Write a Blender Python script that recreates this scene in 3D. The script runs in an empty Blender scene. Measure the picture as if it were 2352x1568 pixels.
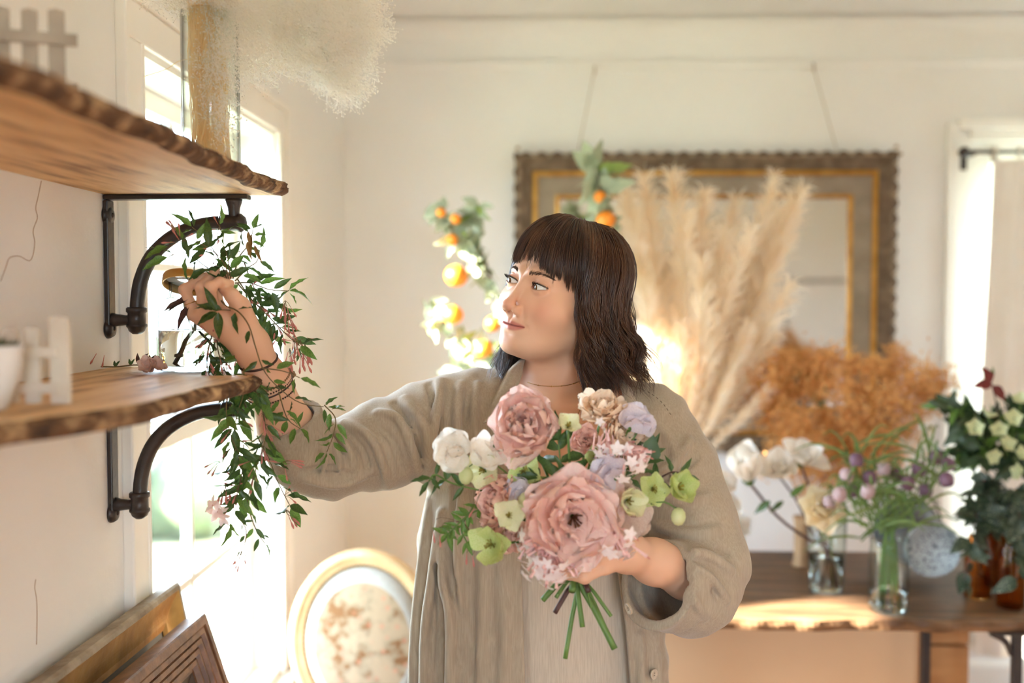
import bpy, bmesh, math, random
import numpy as np
from mathutils import Vector, Matrix, Euler

# ------------------------------------------------------------------ camera
scene = bpy.context.scene
col = scene.collection
CAM = np.array((0.0, 0.0, 1.5))
FPX, W2, H2 = 35 / 36 * 2352, 1176.0, 784.0
cam_data = bpy.data.cameras.new('camera')
cam = bpy.data.objects.new('camera', cam_data)
col.objects.link(cam)
cam.location = CAM
cam.rotation_euler = (math.radians(90 - 2.45), 0, math.radians(1.6))
cam_data.lens = 35
cam_data.sensor_width = 36
cam_data.clip_start = 0.02
cam_data.dof.use_dof = True
cam_data.dof.focus_distance = 1.63
cam_data.dof.aperture_fstop = 1.6
scene.camera = cam

# ------------------------------------------------------------------ world, sun, exposure
world = bpy.data.worlds.new('sky')
scene.world = world
world.use_nodes = True
wn = world.node_tree.nodes
wn['Background'].inputs[0].default_value = (0.775, 0.955, 1.18, 1)
wn['Background'].inputs[1].default_value = 19.0
sun_d = bpy.data.lights.new('sun', 'SUN')
sun = bpy.data.objects.new('sun', sun_d)
col.objects.link(sun)
SUN_DIR = Vector((1.0, 0.35, -0.42)).normalized()
sun.rotation_euler = SUN_DIR.to_track_quat('-Z', 'Y').to_euler()
sun.location = (-6, 0, 6)
sun_d.energy = 75
sun_d.color = (1.0, 0.92, 0.80)
sun_d.angle = math.radians(0.8)

def portal(loc, rot, sx, sy):
    d = bpy.data.lights.new('window_portal', 'AREA')
    d.shape = 'RECTANGLE'; d.size = sx; d.size_y = sy
    d.cycles.is_portal = True
    o = bpy.data.objects.new('window_portal', d); col.objects.link(o)
    o.location = loc; o.rotation_euler = rot
HP = math.pi / 2
portal((-0.86, 2.30, 1.20), (0, -HP, 0), 1.52, 0.98)
portal((-0.86, -0.75, 1.20), (0, -HP, 0), 1.52, 0.92)
portal((0.70, -2.52, 1.25), (HP, 0, 0), 0.7, 1.72)
portal((2.08, 3.88, 1.30), (-HP, 0, 0), 0.86, 1.42)

scene.view_settings.view_transform = 'Standard'
scene.view_settings.look = 'None'
scene.view_settings.exposure = 0.53
scene.view_settings.gamma = 1.0
scene.view_settings.use_curve_mapping = False
scene.cycles.use_denoising = True
scene.cycles.max_bounces = 12
scene.cycles.diffuse_bounces = 8
scene.cycles.glossy_bounces = 4
scene.cycles.transmission_bounces = 10
scene.cycles.transparent_max_bounces = 24
scene.cycles.sample_clamp_indirect = 8.0
scene.cycles.caustics_reflective = False
scene.cycles.caustics_refractive = False

rng = np.random.default_rng(7)
random.seed(7)

# ------------------------------------------------------------------ geometry helpers
CAMROT = np.array(cam.rotation_euler.to_matrix())
def P(px, py, Y):
    """the point of the room seen at a pixel of the photograph, on the plane y = Y"""
    d = CAMROT @ np.array(((px - W2) / FPX, -(py - H2) / FPX, -1.0))
    return CAM + d * (Y / d[1])
def PV(px, py, Y): return Vector(P(px, py, Y))
def nz(v):
    v = np.asarray(v, float); n = np.linalg.norm(v); return v / (n if n > 1e-12 else 1)

def empty(name, loc=(0, 0, 0), parent=None, rot=None):
    o = bpy.data.objects.new(name, None); col.objects.link(o)
    o.empty_display_size = 0.05
    o.location = Vector(loc)
    if rot is not None: o.rotation_euler = rot
    if parent: o.parent = parent
    return o
def tag(o, label=None, cat=None, group=None, kind=None):
    if label: o['label'] = label
    if cat: o['category'] = cat
    if group: o['group'] = group
    if kind: o['kind'] = kind
    return o
def mesh_data(name, V, F, smooth=True, sharp=None):
    me = bpy.data.meshes.new(name)
    V = np.asarray(V, float)
    me.from_pydata(V.tolist(), [], [tuple(f) for f in F] if not isinstance(F, np.ndarray) else F.tolist())
    if smooth:
        me.polygons.foreach_set('use_smooth', np.ones(len(me.polygons), bool))
    me.update()
    return me
def link(name, me, mat=None, parent=None, loc=None, rot=None, world_parent=True):
    o = bpy.data.objects.new(name, me); col.objects.link(o)
    if mat is not None and not me.materials:
        me.materials.append(mat)
    if parent is not None:
        o.parent = parent
        if loc is None:                     # mesh is in world coordinates
            o.matrix_parent_inverse = PINV(parent)
    if loc is not None: o.location = Vector(loc)
    if rot is not None: o.rotation_euler = rot
    return o
def wmat(o):
    m = Matrix.LocRotScale(o.location, o.rotation_euler, o.scale)
    if o.parent: m = wmat(o.parent) @ o.matrix_parent_inverse @ m
    return m
def PINV(o): return wmat(o).inverted()
def mk(name, VF, mat, parent=None, smooth=True, **k):
    return link(name, mesh_data(name, VF[0], VF[1], smooth), mat, parent, **k)
def flip(VF): return VF[0], [tuple(reversed(f)) for f in VF[1]]
def merge(parts):
    Vs, Fs, n = [], [], 0
    for V, F in parts:
        V = np.asarray(V, float); Vs.append(V)
        Fs += [tuple(i + n for i in f) for f in F]; n += len(V)
    return np.concatenate(Vs), Fs
def xf(VF, M):
    V = np.asarray(VF[0], float); M = np.array(M)
    return V @ M[:3, :3].T + M[:3, 3], VF[1]
def box(lo, hi, bev=0.0):
    lo = np.minimum(lo, hi).astype(float); hi = np.maximum(lo, hi).astype(float)
    if bev <= 0:
        V = [(x, y, z) for z in (lo[2], hi[2]) for y in (lo[1], hi[1]) for x in (lo[0], hi[0])]
        F = [(0, 2, 3, 1), (4, 5, 7, 6), (0, 1, 5, 4), (2, 6, 7, 3), (0, 4, 6, 2), (1, 3, 7, 5)]
        return np.array(V), F
    bm = bmesh.new(); bmesh.ops.create_cube(bm, size=1)
    for v in bm.verts: v.co = Vector([(lo[i] + hi[i]) / 2 + v.co[i] * (hi[i] - lo[i]) for i in range(3)])
    bmesh.ops.bevel(bm, geom=bm.edges[:], offset=bev, segments=2, affect='EDGES', profile=0.5)
    bm.verts.index_update()
    V = np.array([v.co[:] for v in bm.verts]); F = [tuple(v.index for v in f.verts) for f in bm.faces]
    bm.free(); return V, F
def frames(pts):
    pts = np.asarray(pts, float); n = len(pts)
    T = np.gradient(pts, axis=0); T /= np.linalg.norm(T, axis=1)[:, None] + 1e-12
    a = np.array((0, 0, 1.0)) if abs(T[0][2]) < 0.9 else np.array((1.0, 0, 0))
    N = np.zeros_like(pts); N[0] = nz(a - T[0] * (a @ T[0]))
    for i in range(1, n):
        N[i] = nz(N[i - 1] - T[i] * (N[i - 1] @ T[i]))
    return T, N, np.cross(T, N)
def tube(pts, r, seg=8, cap=True, flat=1.0):
    pts = np.asarray(pts, float); n = len(pts)
    r = np.broadcast_to(np.asarray(r, float), (n,))
    T, N, B = frames(pts)
    a = np.linspace(0, 2 * math.pi, seg, endpoint=False)
    V = pts[:, None, :] + r[:, None, None] * (np.cos(a)[None, :, None] * N[:, None, :] + flat * np.sin(a)[None, :, None] * B[:, None, :])
    V = V.reshape(-1, 3)
    F = []
    for i in range(n - 1):
        for j in range(seg):
            k = (j + 1) % seg
            F.append((i * seg + j, i * seg + k, (i + 1) * seg + k, (i + 1) * seg + j))
    if cap:
        F.append(tuple(range(seg - 1, -1, -1))); F.append(tuple((n - 1) * seg + j for j in range(seg)))
    return V, F
def strands(paths, radii, seg=3):
    """many tapered strands of equal point count, fast: paths (m, n, 3), radii (n,) or (m, n)"""
    Pm = np.asarray(paths, float); m, n, _ = Pm.shape
    R = np.broadcast_to(np.asarray(radii, float), (m, n))
    T = np.gradient(Pm, axis=1); T /= np.linalg.norm(T, axis=2, keepdims=True) + 1e-12
    ref = np.cross(T[:, 0], T[:, -1]); ln = np.linalg.norm(ref, axis=1, keepdims=True)      # one reference per strand, so that it never twists over
    alt = np.cross(T[:, 0], np.array((0.31, 0.52, 0.79))); ref = np.where(ln > .05, ref / (ln + 1e-12), alt / (np.linalg.norm(alt, axis=1, keepdims=True) + 1e-12))[:, None, :]
    N = np.cross(T, ref); N /= np.linalg.norm(N, axis=2, keepdims=True) + 1e-12
    B = np.cross(T, N)
    a = np.linspace(0, 2 * math.pi, seg, endpoint=False)
    V = Pm[:, :, None, :] + R[:, :, None, None] * (np.cos(a)[None, None, :, None] * N[:, :, None, :] + np.sin(a)[None, None, :, None] * B[:, :, None, :])
    V = V.reshape(-1, 3)
    base = (np.arange(m) * n * seg)[:, None, None]
    i = (np.arange(n - 1) * seg)[None, :, None]; j = np.arange(seg if seg > 2 else 1)[None, None, :]; k = (j + 1) % seg
    F = np.stack([base + i + j, base + i + k, base + i + seg + k, base + i + seg + j], -1).reshape(-1, 4)
    return V, F
def fast_mesh(name, V, F):
    me = bpy.data.meshes.new(name)
    V = np.ascontiguousarray(V, np.float32); F = np.ascontiguousarray(F, np.int32)
    q = F.shape[1]
    me.vertices.add(len(V)); me.vertices.foreach_set('co', V.ravel())
    me.loops.add(F.size); me.loops.foreach_set('vertex_index', F.ravel())
    me.polygons.add(len(F)); me.polygons.foreach_set('loop_start', np.arange(0, F.size, q, dtype=np.int32))
    me.polygons.foreach_set('loop_total', np.full(len(F), q, np.int32))
    me.update(calc_edges=True)
    me.polygons.foreach_set('use_smooth', np.ones(len(F), bool))
    return me
def curve(ctrl, n=24):
    """smooth Catmull-Rom through control points"""
    c = np.asarray(ctrl, float)
    if len(c) == 2: return c[0] + (c[1] - c[0]) * np.linspace(0, 1, n)[:, None]
    c = np.vstack([2 * c[0] - c[1], c, 2 * c[-1] - c[-2]])
    t = np.linspace(0, len(c) - 3, n); i = np.minimum(t.astype(int), len(c) - 4); u = (t - i)[:, None]
    p0, p1, p2, p3 = c[i], c[i + 1], c[i + 2], c[i + 3]
    return 0.5 * (2 * p1 + (p2 - p0) * u + (2 * p0 - 5 * p1 + 4 * p2 - p3) * u ** 2 + (3 * p1 - p0 - 3 * p2 + p3) * u ** 3)
def lathe(prof, seg=32, center=(0, 0, 0), cap=False):
    prof = np.asarray(prof, float); n = len(prof)
    a = np.linspace(0, 2 * math.pi, seg, endpoint=False)
    V = np.stack([prof[:, None, 0] * np.cos(a), prof[:, None, 0] * np.sin(a), np.broadcast_to(prof[:, None, 1], (n, seg))], -1).reshape(-1, 3) + np.asarray(center)
    F = [(i * seg + j, i * seg + (j + 1) % seg, (i + 1) * seg + (j + 1) % seg, (i + 1) * seg + j) for i in range(n - 1) for j in range(seg)]
    if cap:
        F.append(tuple(range(seg - 1, -1, -1))); F.append(tuple((n - 1) * seg + j for j in range(seg)))
    return V, F
def grid_faces(n, m, wrap=False):
    F = []
    for i in range(n - 1):
        for j in range(m if wrap else m - 1):
            k = (j + 1) % m
            F.append((i * m + j, i * m + k, (i + 1) * m + k, (i + 1) * m + j))
    return F
def ico(r=1.0, sub=2, scale=(1, 1, 1), loc=(0, 0, 0)):
    bm = bmesh.new(); bmesh.ops.create_icosphere(bm, subdivisions=sub, radius=r)
    V = np.array([v.co[:] for v in bm.verts]) * np.asarray(scale) + np.asarray(loc)
    F = [tuple(v.index for v in f.verts) for f in bm.faces]; bm.free(); return V, F
def align(d, up=(0, 0, 1), loc=(0, 0, 0), s=1.0):
    """matrix whose +Y runs along d and +Z leans to up"""
    y = nz(d); u = np.asarray(up, float)
    if abs(nz(u) @ y) > 0.98: u = np.array((1.0, 0.2, 0.1))
    x = nz(np.cross(y, u)); z = np.cross(x, y)
    M = np.eye(4); M[:3, 0] = x * s; M[:3, 1] = y * s; M[:3, 2] = z * s; M[:3, 3] = loc
    return M
def place(o, M):
    """give an object without parent inverse a local matrix"""
    o.matrix_basis = Matrix(np.array(M).tolist()); return o

# ------------------------------------------------------------------ material helpers
def lin(c):
    return tuple(((v / 255) / 12.92 if v / 255 <= 0.04045 else ((v / 255 + 0.055) / 1.055) ** 2.4) for v in c)
MATS = {}
def mat(name, c, rough=0.6, c2=None, scale=8.0, detail=4.0, stretch=None, bump=0.0, bscale=None, metal=0.0, spec=0.5,
        trans=0.0, sss=0.0, sheen=0.0, coat=0.0, c3=None, translucent=0.0, alpha=1.0, attr=None, ramp=(0.35, 0.65)):
    """procedural Principled material: colours in sRGB 0-255, noise between c and c2"""
    m = bpy.data.materials.new(name); m.use_nodes = True; MATS[name] = m
    nt = m.node_tree; N = nt.nodes; L = nt.links; b = N['Principled BSDF']
    b.inputs['Base Color'].default_value = (*lin(c), 1)
    b.inputs['Roughness'].default_value = rough
    b.inputs['Metallic'].default_value = metal
    b.inputs['Specular IOR Level'].default_value = spec
    b.inputs['Transmission Weight'].default_value = trans
    b.inputs['Subsurface Weight'].default_value = sss
    b.inputs['Sheen Weight'].default_value = sheen
    b.inputs['Coat Weight'].default_value = coat
    b.inputs['Alpha'].default_value = alpha
    tc = N.new('ShaderNodeTexCoord'); mp = N.new('ShaderNodeMapping')
    L.new(tc.outputs['Object'], mp.inputs['Vector'])
    if stretch: mp.inputs['Scale'].default_value = stretch
    csock = None
    if attr:
        a = N.new('ShaderNodeAttribute'); a.attribute_name = attr; csock = a.outputs['Color']
    elif c2 is not None:
        no = N.new('ShaderNodeTexNoise'); no.inputs['Scale'].default_value = scale; no.inputs['Detail'].default_value = detail
        L.new(mp.outputs['Vector'], no.inputs['Vector'])
        r = N.new('ShaderNodeValToRGB'); e = r.color_ramp.elements
        e[0].position, e[1].position = ramp
        e[0].color = (*lin(c), 1); e[1].color = (*lin(c2), 1)
        if c3 is not None:
            x = e.new((ramp[0] + ramp[1]) / 2); x.color = (*lin(c3), 1)
        L.new(no.outputs['Fac'], r.inputs['Fac']); csock = r.outputs['Color']
    if csock: L.new(csock, b.inputs['Base Color'])
    if bump:
        nb = N.new('ShaderNodeTexNoise'); nb.inputs['Scale'].default_value = bscale or scale * 3; nb.inputs['Detail'].default_value = 6
        L.new(mp.outputs['Vector'], nb.inputs['Vector'])
        bu = N.new('ShaderNodeBump'); bu.inputs['Strength'].default_value = bump; bu.inputs['Distance'].default_value = 0.01
        L.new(nb.outputs['Fac'], bu.inputs['Height']); L.new(bu.outputs['Normal'], b.inputs['Normal'])
    if translucent:
        t = N.new('ShaderNodeBsdfTranslucent'); t.inputs['Color'].default_value = (*lin(c), 1)
        if csock: L.new(csock, t.inputs['Color'])
        mx = N.new('ShaderNodeMixShader'); mx.inputs[0].default_value = translucent
        L.new(b.outputs[0], mx.inputs[1]); L.new(t.outputs[0], mx.inputs[2]); L.new(mx.outputs[0], N['Material Output'].inputs[0])
    return m
def thin_glass(name, tint=(255, 255, 255), refl=1.0, edge=0.0, ior=1.45):
    """a thin pane or vessel wall: clear straight through, mirror-like by Fresnel"""
    m = bpy.data.materials.new(name); m.use_nodes = True; MATS[name] = m
    nt = m.node_tree; N = nt.nodes; L = nt.links; N.remove(N['Principled BSDF'])
    t = N.new('ShaderNodeBsdfTransparent'); g = N.new('ShaderNodeBsdfGlossy'); fr = N.new('ShaderNodeLayerWeight'); mx = N.new('ShaderNodeMixShader')
    t.inputs[0].default_value = (*lin(tint), 1); g.inputs['Roughness'].default_value = 0.02
    fr.inputs[0].default_value = 0.5          # Schlick: F0 + (1 - F0) facing^5, the same from both sides of the wall
    pw = N.new('ShaderNodeMath'); pw.operation = 'POWER'; pw.inputs[1].default_value = 5
    ma = N.new('ShaderNodeMath'); ma.operation = 'MULTIPLY_ADD'; ma.inputs[1].default_value = .85 * refl; ma.inputs[2].default_value = .035 * refl
    L.new(fr.outputs['Facing'], pw.inputs[0]); L.new(pw.outputs[0], ma.inputs[0]); L.new(ma.outputs[0], mx.inputs[0])
    L.new(t.outputs[0], mx.inputs[1]); L.new(g.outputs[0], mx.inputs[2]); L.new(mx.outputs[0], N['Material Output'].inputs[0])
    if edge:   # glass seen along its wall is thicker: it takes more of its tint there
        lw = N.new('ShaderNodeLayerWeight'); lw.inputs[0].default_value = 0.5
        cr = N.new('ShaderNodeValToRGB'); e = cr.color_ramp.elements
        e[0].position, e[1].position = 0.62, 0.97
        e[0].color = (*lin(tint), 1); k = 1 - edge; e[1].color = (*[v * k for v in lin(tint)], 1)
        L.new(lw.outputs['Facing'], cr.inputs[0]); L.new(cr.outputs[0], t.inputs[0])
    return m
# ================================================================== ROOM
XL, XR, YB, YF, ZC = -0.74, 3.2, 3.76, -2.4, 2.53
m_wall = mat('plaster', (239, 238, 236), 0.85, c2=(236, 234, 231), scale=2.5, bump=0.08, bscale=60, spec=0.2)
m_trim = mat('painted_trim', (243, 240, 234), 0.45, c2=(240, 236, 229), scale=5, bump=0.03, bscale=40)
m_sash = mat('painted_sash', (248, 246, 240), 0.4, c2=(243, 240, 232), scale=6)
m_floor = mat('floor_oak', (152, 106, 64), 0.45, c2=(128, 86, 48), scale=3, stretch=(8, 1, 1), bump=0.1, bscale=20)
m_pane = thin_glass('window_glass', (250, 252, 252), refl=0.6)
m_crack = mat('plaster_crack', (150, 110, 72), 0.9)

def slab(name, u0, u1, v0, v1, holes, to3, thick, m):
    """wall with rectangular holes as one closed mesh: to3(u, v, d) maps to the room"""
    us = sorted({u0, u1, *[h[0] for h in holes], *[h[1] for h in holes]})
    vs = sorted({v0, v1, *[h[2] for h in holes], *[h[3] for h in holes]})
    solid = lambda i, j: 0 <= i < len(us) - 1 and 0 <= j < len(vs) - 1 and not any(
        h[0] <= (us[i] + us[i + 1]) / 2 <= h[1] and h[2] <= (vs[j] + vs[j + 1]) / 2 <= h[3] for h in holes)
    idx, V, F = {}, [], []
    def vid(i, j, d):
        if (i, j, d) not in idx:
            idx[(i, j, d)] = len(V); V.append(to3(us[i], vs[j], d * thick))
        return idx[(i, j, d)]
    for i in range(len(us) - 1):
        for j in range(len(vs) - 1):
            if not solid(i, j): continue
            F.append((vid(i, j, 0), vid(i + 1, j, 0), vid(i + 1, j + 1, 0), vid(i, j + 1, 0)))
            F.append((vid(i, j + 1, 1), vid(i + 1, j + 1, 1), vid(i + 1, j, 1), vid(i, j, 1)))
            for (a, b, c, d) in (((i - 1, j), (i, j), (i, j + 1), 0), ((i + 1, j), (i + 1, j), (i + 1, j + 1), 0), ((i, j - 1), (i, j), (i + 1, j), 0), ((i, j + 1), (i, j + 1), (i + 1, j + 1), 0)):
                if not solid(*a): F.append((vid(*b, 0), vid(*c, 0), vid(*c, 1), vid(*b, 1)))
    me = mesh_data(name, V, F, smooth=False)
    bm = bmesh.new(); bm.from_mesh(me); bmesh.ops.recalc_face_normals(bm, faces=bm.faces[:]); bm.to_mesh(me); bm.free()
    return tag(link(name, me, m), kind='structure')

WIN1 = (1.82, 2.78, 0.45, 1.965)
wall_left = slab('wall_left', YF, YB, 0, ZC, [WIN1, (-1.21, -0.29, 0.45, 1.965)], lambda u, v, d: (XL - d, u, v), 0.16, m_wall)
wall_back = slab('wall_back', XL - .16, XR + .16, 0, ZC, [(1.66, 2.5, 0.6, 2.005)], lambda u, v, d: (u, YB + d, v), 0.16, m_wall)
wall_right = slab('wall_right', YF, YB, 0, ZC, [], lambda u, v, d: (XR + d, u, v), 0.16, m_wall)
wall_front = slab('wall_front', XL - .16, XR + .16, 0, ZC, [(0.35, 1.05, 0.4, 2.1)], lambda u, v, d: (u, YF - d, v), 0.16, m_wall)
tag(mk('ceiling', box((XL - .16, YF - .16, ZC), (XR + .16, YB + .16, ZC + .12)), m_wall, smooth=False), kind='structure')
floor = tag(mk('floor', box((XL - .16, YF - .16, -.13), (XR + .16, YB + .16, -.03)), m_floor, smooth=False), kind='structure')
# floor boards, each a piece of its own
bw = 0.16; me_b = mesh_data('board', *box((0, 0, -.03), (bw - .003, YB - YF, 0)), smooth=False); me_b.materials.append(m_floor)
for i in range(int((XR - XL) / bw)):
    o = link('floor_board', me_b); o.parent = floor; o.location = (XL + i * bw, YF, 0)

# picture rail, cove and skirting
def run(name, prof, axis, a, b, m, parent=None):
    """moulding: profile (out, z) swept along x or y"""
    prof = np.asarray(prof); n = len(prof)
    f = (lambda t: np.stack([np.full(n, t), YB - prof[:, 0], prof[:, 1]], 1)) if axis == 'x' else (lambda t: np.stack([XL + prof[:, 0], np.full(n, t), prof[:, 1]], 1))
    V = np.vstack([f(a), f(b)]); F = [(i, (i + 1) % n, n + (i + 1) % n, n + i) for i in range(n)] + [tuple(range(n - 1, -1, -1)), tuple(range(n, 2 * n))]
    return mk(name, (V, F), m, parent, smooth=False)
rail = [(0, 2.352), (.008, 2.352), (.012, 2.358), (.016, 2.366), (.016, 2.371), (.022, 2.376), (.022, 2.382), (.010, 2.386), (0, 2.386)]
tag(run('trim_1', rail, 'x', XL + .02, XR, m_wall), 'slim cream picture rail along the back wall', kind='structure')
tag(run('trim_2', rail, 'y', YF, YB - .02, m_wall), 'slim cream picture rail along the left wall', kind='structure')
cove = [(0, 2.45)] + [(.075 * (1 - math.cos(t)), 2.45 + .075 * math.sin(t)) for t in np.linspace(.1, HP, 8)] + [(0, 2.53)]
tag(run('trim_3', cove, 'x', XL, XR, m_wall), kind='structure')
tag(run('trim_4', cove, 'y', YF, YB, m_wall), kind='structure')
skirt = [(0, 0), (.016, 0), (.016, .11), (.012, .125), (.006, .135), (0, .135)]
tag(run('baseboard_back', skirt, 'x', 1.30, XR, m_trim), kind='structure')
tag(run('baseboard_left', skirt, 'y', YF, YB, m_trim), kind='structure')

# cracks in the plaster of the left wall
def wallpt(px, py, off=0.0004):
    d = CAMROT @ np.array(((px - W2) / FPX, -(py - H2) / FPX, -1.0)); return CAM + d * ((XL + off) / d[0])
for pts in ([(95, 415), (88, 450), (82, 478), (86, 500), (76, 530), (80, 560), (70, 598), (44, 588), (22, 592), (14, 612), (2, 645)],
            [(82, 1330), (80, 1350), (84, 1376), (85, 1420), (84, 1480)]):
    mk('crack', tube(curve([wallpt(*p) for p in pts], 40), 0.00045, 4), m_crack, wall_left)

# ---------------------------------------------------------------- sash window of the left wall
def sash_window(name, y0, y1, z0, z1, cols, label):
    w = tag(empty(name, (XL, (y0 + y1) / 2, z0)), label, kind='structure')
    zm = 1.20
    cw = .088
    def bar(n, lo, hi, par, m=m_trim, bev=.004): return mk(n, box(lo, hi, bev), m, par, smooth=False)
    # casing: flat board with a raised outer bead, both sides and head
    for (a, b, oa, ob) in ((y0 - cw, y0, y0 - cw, y0 - cw + .018), (y1, y1 + cw, y1 + cw - .018, y1 + cw)):
        c = bar('casing_board', (XL - .001, a + (.0185 if a < y0 else .0), z0 - .02), (XL + .013, b - (.0185 if a >= y1 else .0), z1 - .0005), w)
        bar('casing_bead', (XL - .001, oa, z0 - .02), (XL + .021, ob, z1 + cw), c)
        ia = b if a < y0 else a
        bar('inner_bead', (XL - .001, ia - .006, z0), (XL + .017, ia + .006, z1), c)
    c = bar('casing_head', (XL - .001, y0 - cw + .018, z1), (XL + .013, y1 + cw - .018, z1 + cw - .018), w)
    bar('casing_bead', (XL - .001, y0 - cw + .018, z1 + cw - .018), (XL + .021, y1 + cw - .018, z1 + cw), c)
    bar('window_sill', (XL - .10, y0 + .0125, z0 - .035), (XL + .001, y1 - .0125, z0 + .0005), w); bar('window_stool', (XL + .0015, y0 - cw - .03, z0 - .055), (XL + .05, y1 + cw + .03, z0 - .021), w)
    # jamb linings
    bar('jamb', (XL - .155, y0 - .001, z0), (XL - .0, y0 + .012, z1), w, m_sash, .001)
    bar('jamb', (XL - .155, y1 - .012, z0), (XL - .0, y1 + .001, z1), w, m_sash, .001)
    bar('head_lining', (XL - .155, y0 + .012, z1 - .012), (XL - .0, y1 - .012, z1 + .001), w, m_sash, .001)
    for (xa, za, zb, nm) in ((XL - .105, z0, zm + .02, 'lower_sash'), (XL - .142, zm - .02, z1 - .012, 'upper_sash')):
        s = empty(nm, (xa, (y0 + y1) / 2, za), None); s.parent = w; s.matrix_parent_inverse = PINV(w)
        ya, yb = y0 + .013, y1 - .013; st = .05; t = .034
        bar('stile', (xa, ya, za), (xa + t, ya + st, zb), s, m_sash); bar('stile', (xa, yb - st, za), (xa + t, yb, zb), s, m_sash)
        bar('rail', (xa, ya + st, za), (xa + t, yb - st, za + .055), s, m_sash); bar('rail', (xa, ya + st, zb - .045), (xa + t, yb - st, zb), s, m_sash)
        gy = np.linspace(ya + st, yb - st, cols + 1); gz = np.linspace(za + .055, zb - .045, 3)
        for y in gy[1:-1]: bar('muntin', (xa + .004, y - .011, gz[0]), (xa + t - .004, y + .011, gz[-1]), s, m_sash)
        for i in range(cols): bar('muntin', (xa + .005, gy[i] + .011 * (i > 0), gz[1] - .011), (xa + t - .005, gy[i + 1] - .011 * (i < cols - 1), gz[1] + .011), s, m_sash)
        for i in range(cols):
            for j in range(2):
                e = .009
                q = box((xa + .015, gy[i] + e, gz[j] + e), (xa + .018, gy[i + 1] - e, gz[j + 1] - e)); mk('pane', q, m_pane, s, smooth=False)
    return w
sash_window('window_1', *WIN1, 2, 'white sash window with glazing bars beside the shelves')
sash_window('window_2', -1.21, -0.29, 0.45, 1.965, 2, 'white sash window behind the viewer')
# casement in the back wall at the right
w3 = tag(empty('window_3', (2.08, YB, .6)), 'narrow window with stepped cream casing at the right of the back wall', kind='structure')
def bx3(n, lo, hi, m=m_trim, bev=.004, par=None): return mk(n, box(lo, hi, bev), m, par or w3, smooth=False)
x0, x1, z0, z1 = 1.66, 2.5, .6, 2.005
for s, xe in ((-1, x0), (1, x1)):
    for k, (a, b, t) in enumerate(((0, .075, .012), (.075, .12, .020), (.12, .16, .030))):
        lo, hi = sorted((xe + s * a, xe + s * b)); bx3('casing_board', (lo, YB - t, z0 - .02), (hi, YB + .001, z1 + (a + b) / 2))
for (a, b, t) in ((0, .075, .012), (.075, .12, .020), (.12, .16, .030)):
    bx3('casing_head', (x0 - a, YB - t - .0005, z1 + a), (x1 + a, YB + .001, z1 + b))
bx3('window_sill', (x0 - .18, YB - .05, z0 - .035), (x1 + .18, YB + .1, z0))
for xa, xb in ((x0, x0 + .05), (x1 - .05, x1)): bx3('stile', (xa, YB + .07, z0), (xb, YB + .11, z1), m_sash)
for za, zb in ((z0, z0 + .06), (z1 - .05, z1), (1.31, 1.345)): bx3('rail', (x0 + .05, YB + .07, za), (x1 - .05, YB + .11, zb), m_sash)
bx3('muntin', (2.07, YB + .075, z0 + .06), (2.09, YB + .105, z1 - .05), m_sash)
mk('pane', box((x0 + .04, YB + .09, z0 + .05), (x1 - .04, YB + .093, z1 - .04)), m_pane, w3, smooth=False)
# window behind the viewer
w4 = tag(empty('window_4', (.95, YF, .4)), 'tall window in the wall behind the viewer', kind='structure')
def bx4(n, lo, hi, m=m_trim, bev=.004): return mk(n, box(lo, hi, bev), m, w4, smooth=False)
for xe, s in ((.35, -1), (1.05, 1)):
    lo, hi = sorted((xe, xe + s * .09)); bx4('casing_board', (lo, YF - .001, .38), (hi, YF + .018, 2.1))
    lo, hi = sorted((xe, xe - s * .06)); bx4('stile', (lo, YF - .11, .4), (hi, YF - .07, 2.1), m_sash)
bx4('casing_head', (.26, YF - .001, 2.1), (1.14, YF + .018, 2.19)); bx4('window_sill', (.25, YF - .1, .36), (1.15, YF + .05, .4))
bx4('muntin', (.68, YF - .105, .46), (.72, YF - .075, 2.05), m_sash)
for za, zb in ((.4, .46), (2.05, 2.1), (1.22, 1.26)): bx4('rail', (.41, YF - .11, za), (.99, YF - .07, zb), m_sash)
mk('pane', box((.40, YF - .092, .45), (1.0, YF - .089, 2.06)), m_pane, w4, smooth=False)
# ---------------------------------------------------------------- garden outside
m_lawn = mat('lawn_grass', (112, 118, 92), 0.9, c2=(136, 140, 112), scale=1.2, bump=.3, bscale=30)
m_hedge = mat('hedge_leaves', (62, 74, 52), 0.8, c2=(92, 104, 74), scale=3, bump=.5, bscale=14)
tag(mk('garden_lawn', box((-40, -30, -.5), (40, 40, -.4)), m_lawn, smooth=False), 'sunny green lawn outside the window', 'lawn', kind='stuff')
def bush(px, Y, X, h, r, label):
    parts = []
    for k in range(14):
        a, b = rng.uniform(0, 6.28), rng.uniform(.1, 1)
        parts.append(ico(r * rng.uniform(.3, .5), 2, loc=(r * .6 * math.cos(a), r * .6 * math.sin(a), h * b - r * .2)))
    V, F = merge(parts); V += rng.normal(0, r * .03, V.shape); V[:, 2] = np.maximum(V[:, 2], .012)
    o = mk('garden_bush', (V, F), m_hedge, loc=(X, Y, -.41)); tag(o, label, 'bush', 'garden bushes outside the window')
bush(0, 7.6, -3.0, 1.0, .8, 'rounded green bush outside, nearest to the sash window')
bush(0, 10.8, -3.9, 1.5, 1.0, 'green bush outside behind the rounded bush')
bush(0, 13.5, -6.4, 1.9, 1.4, 'larger green bush farthest from the sash window')

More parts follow.
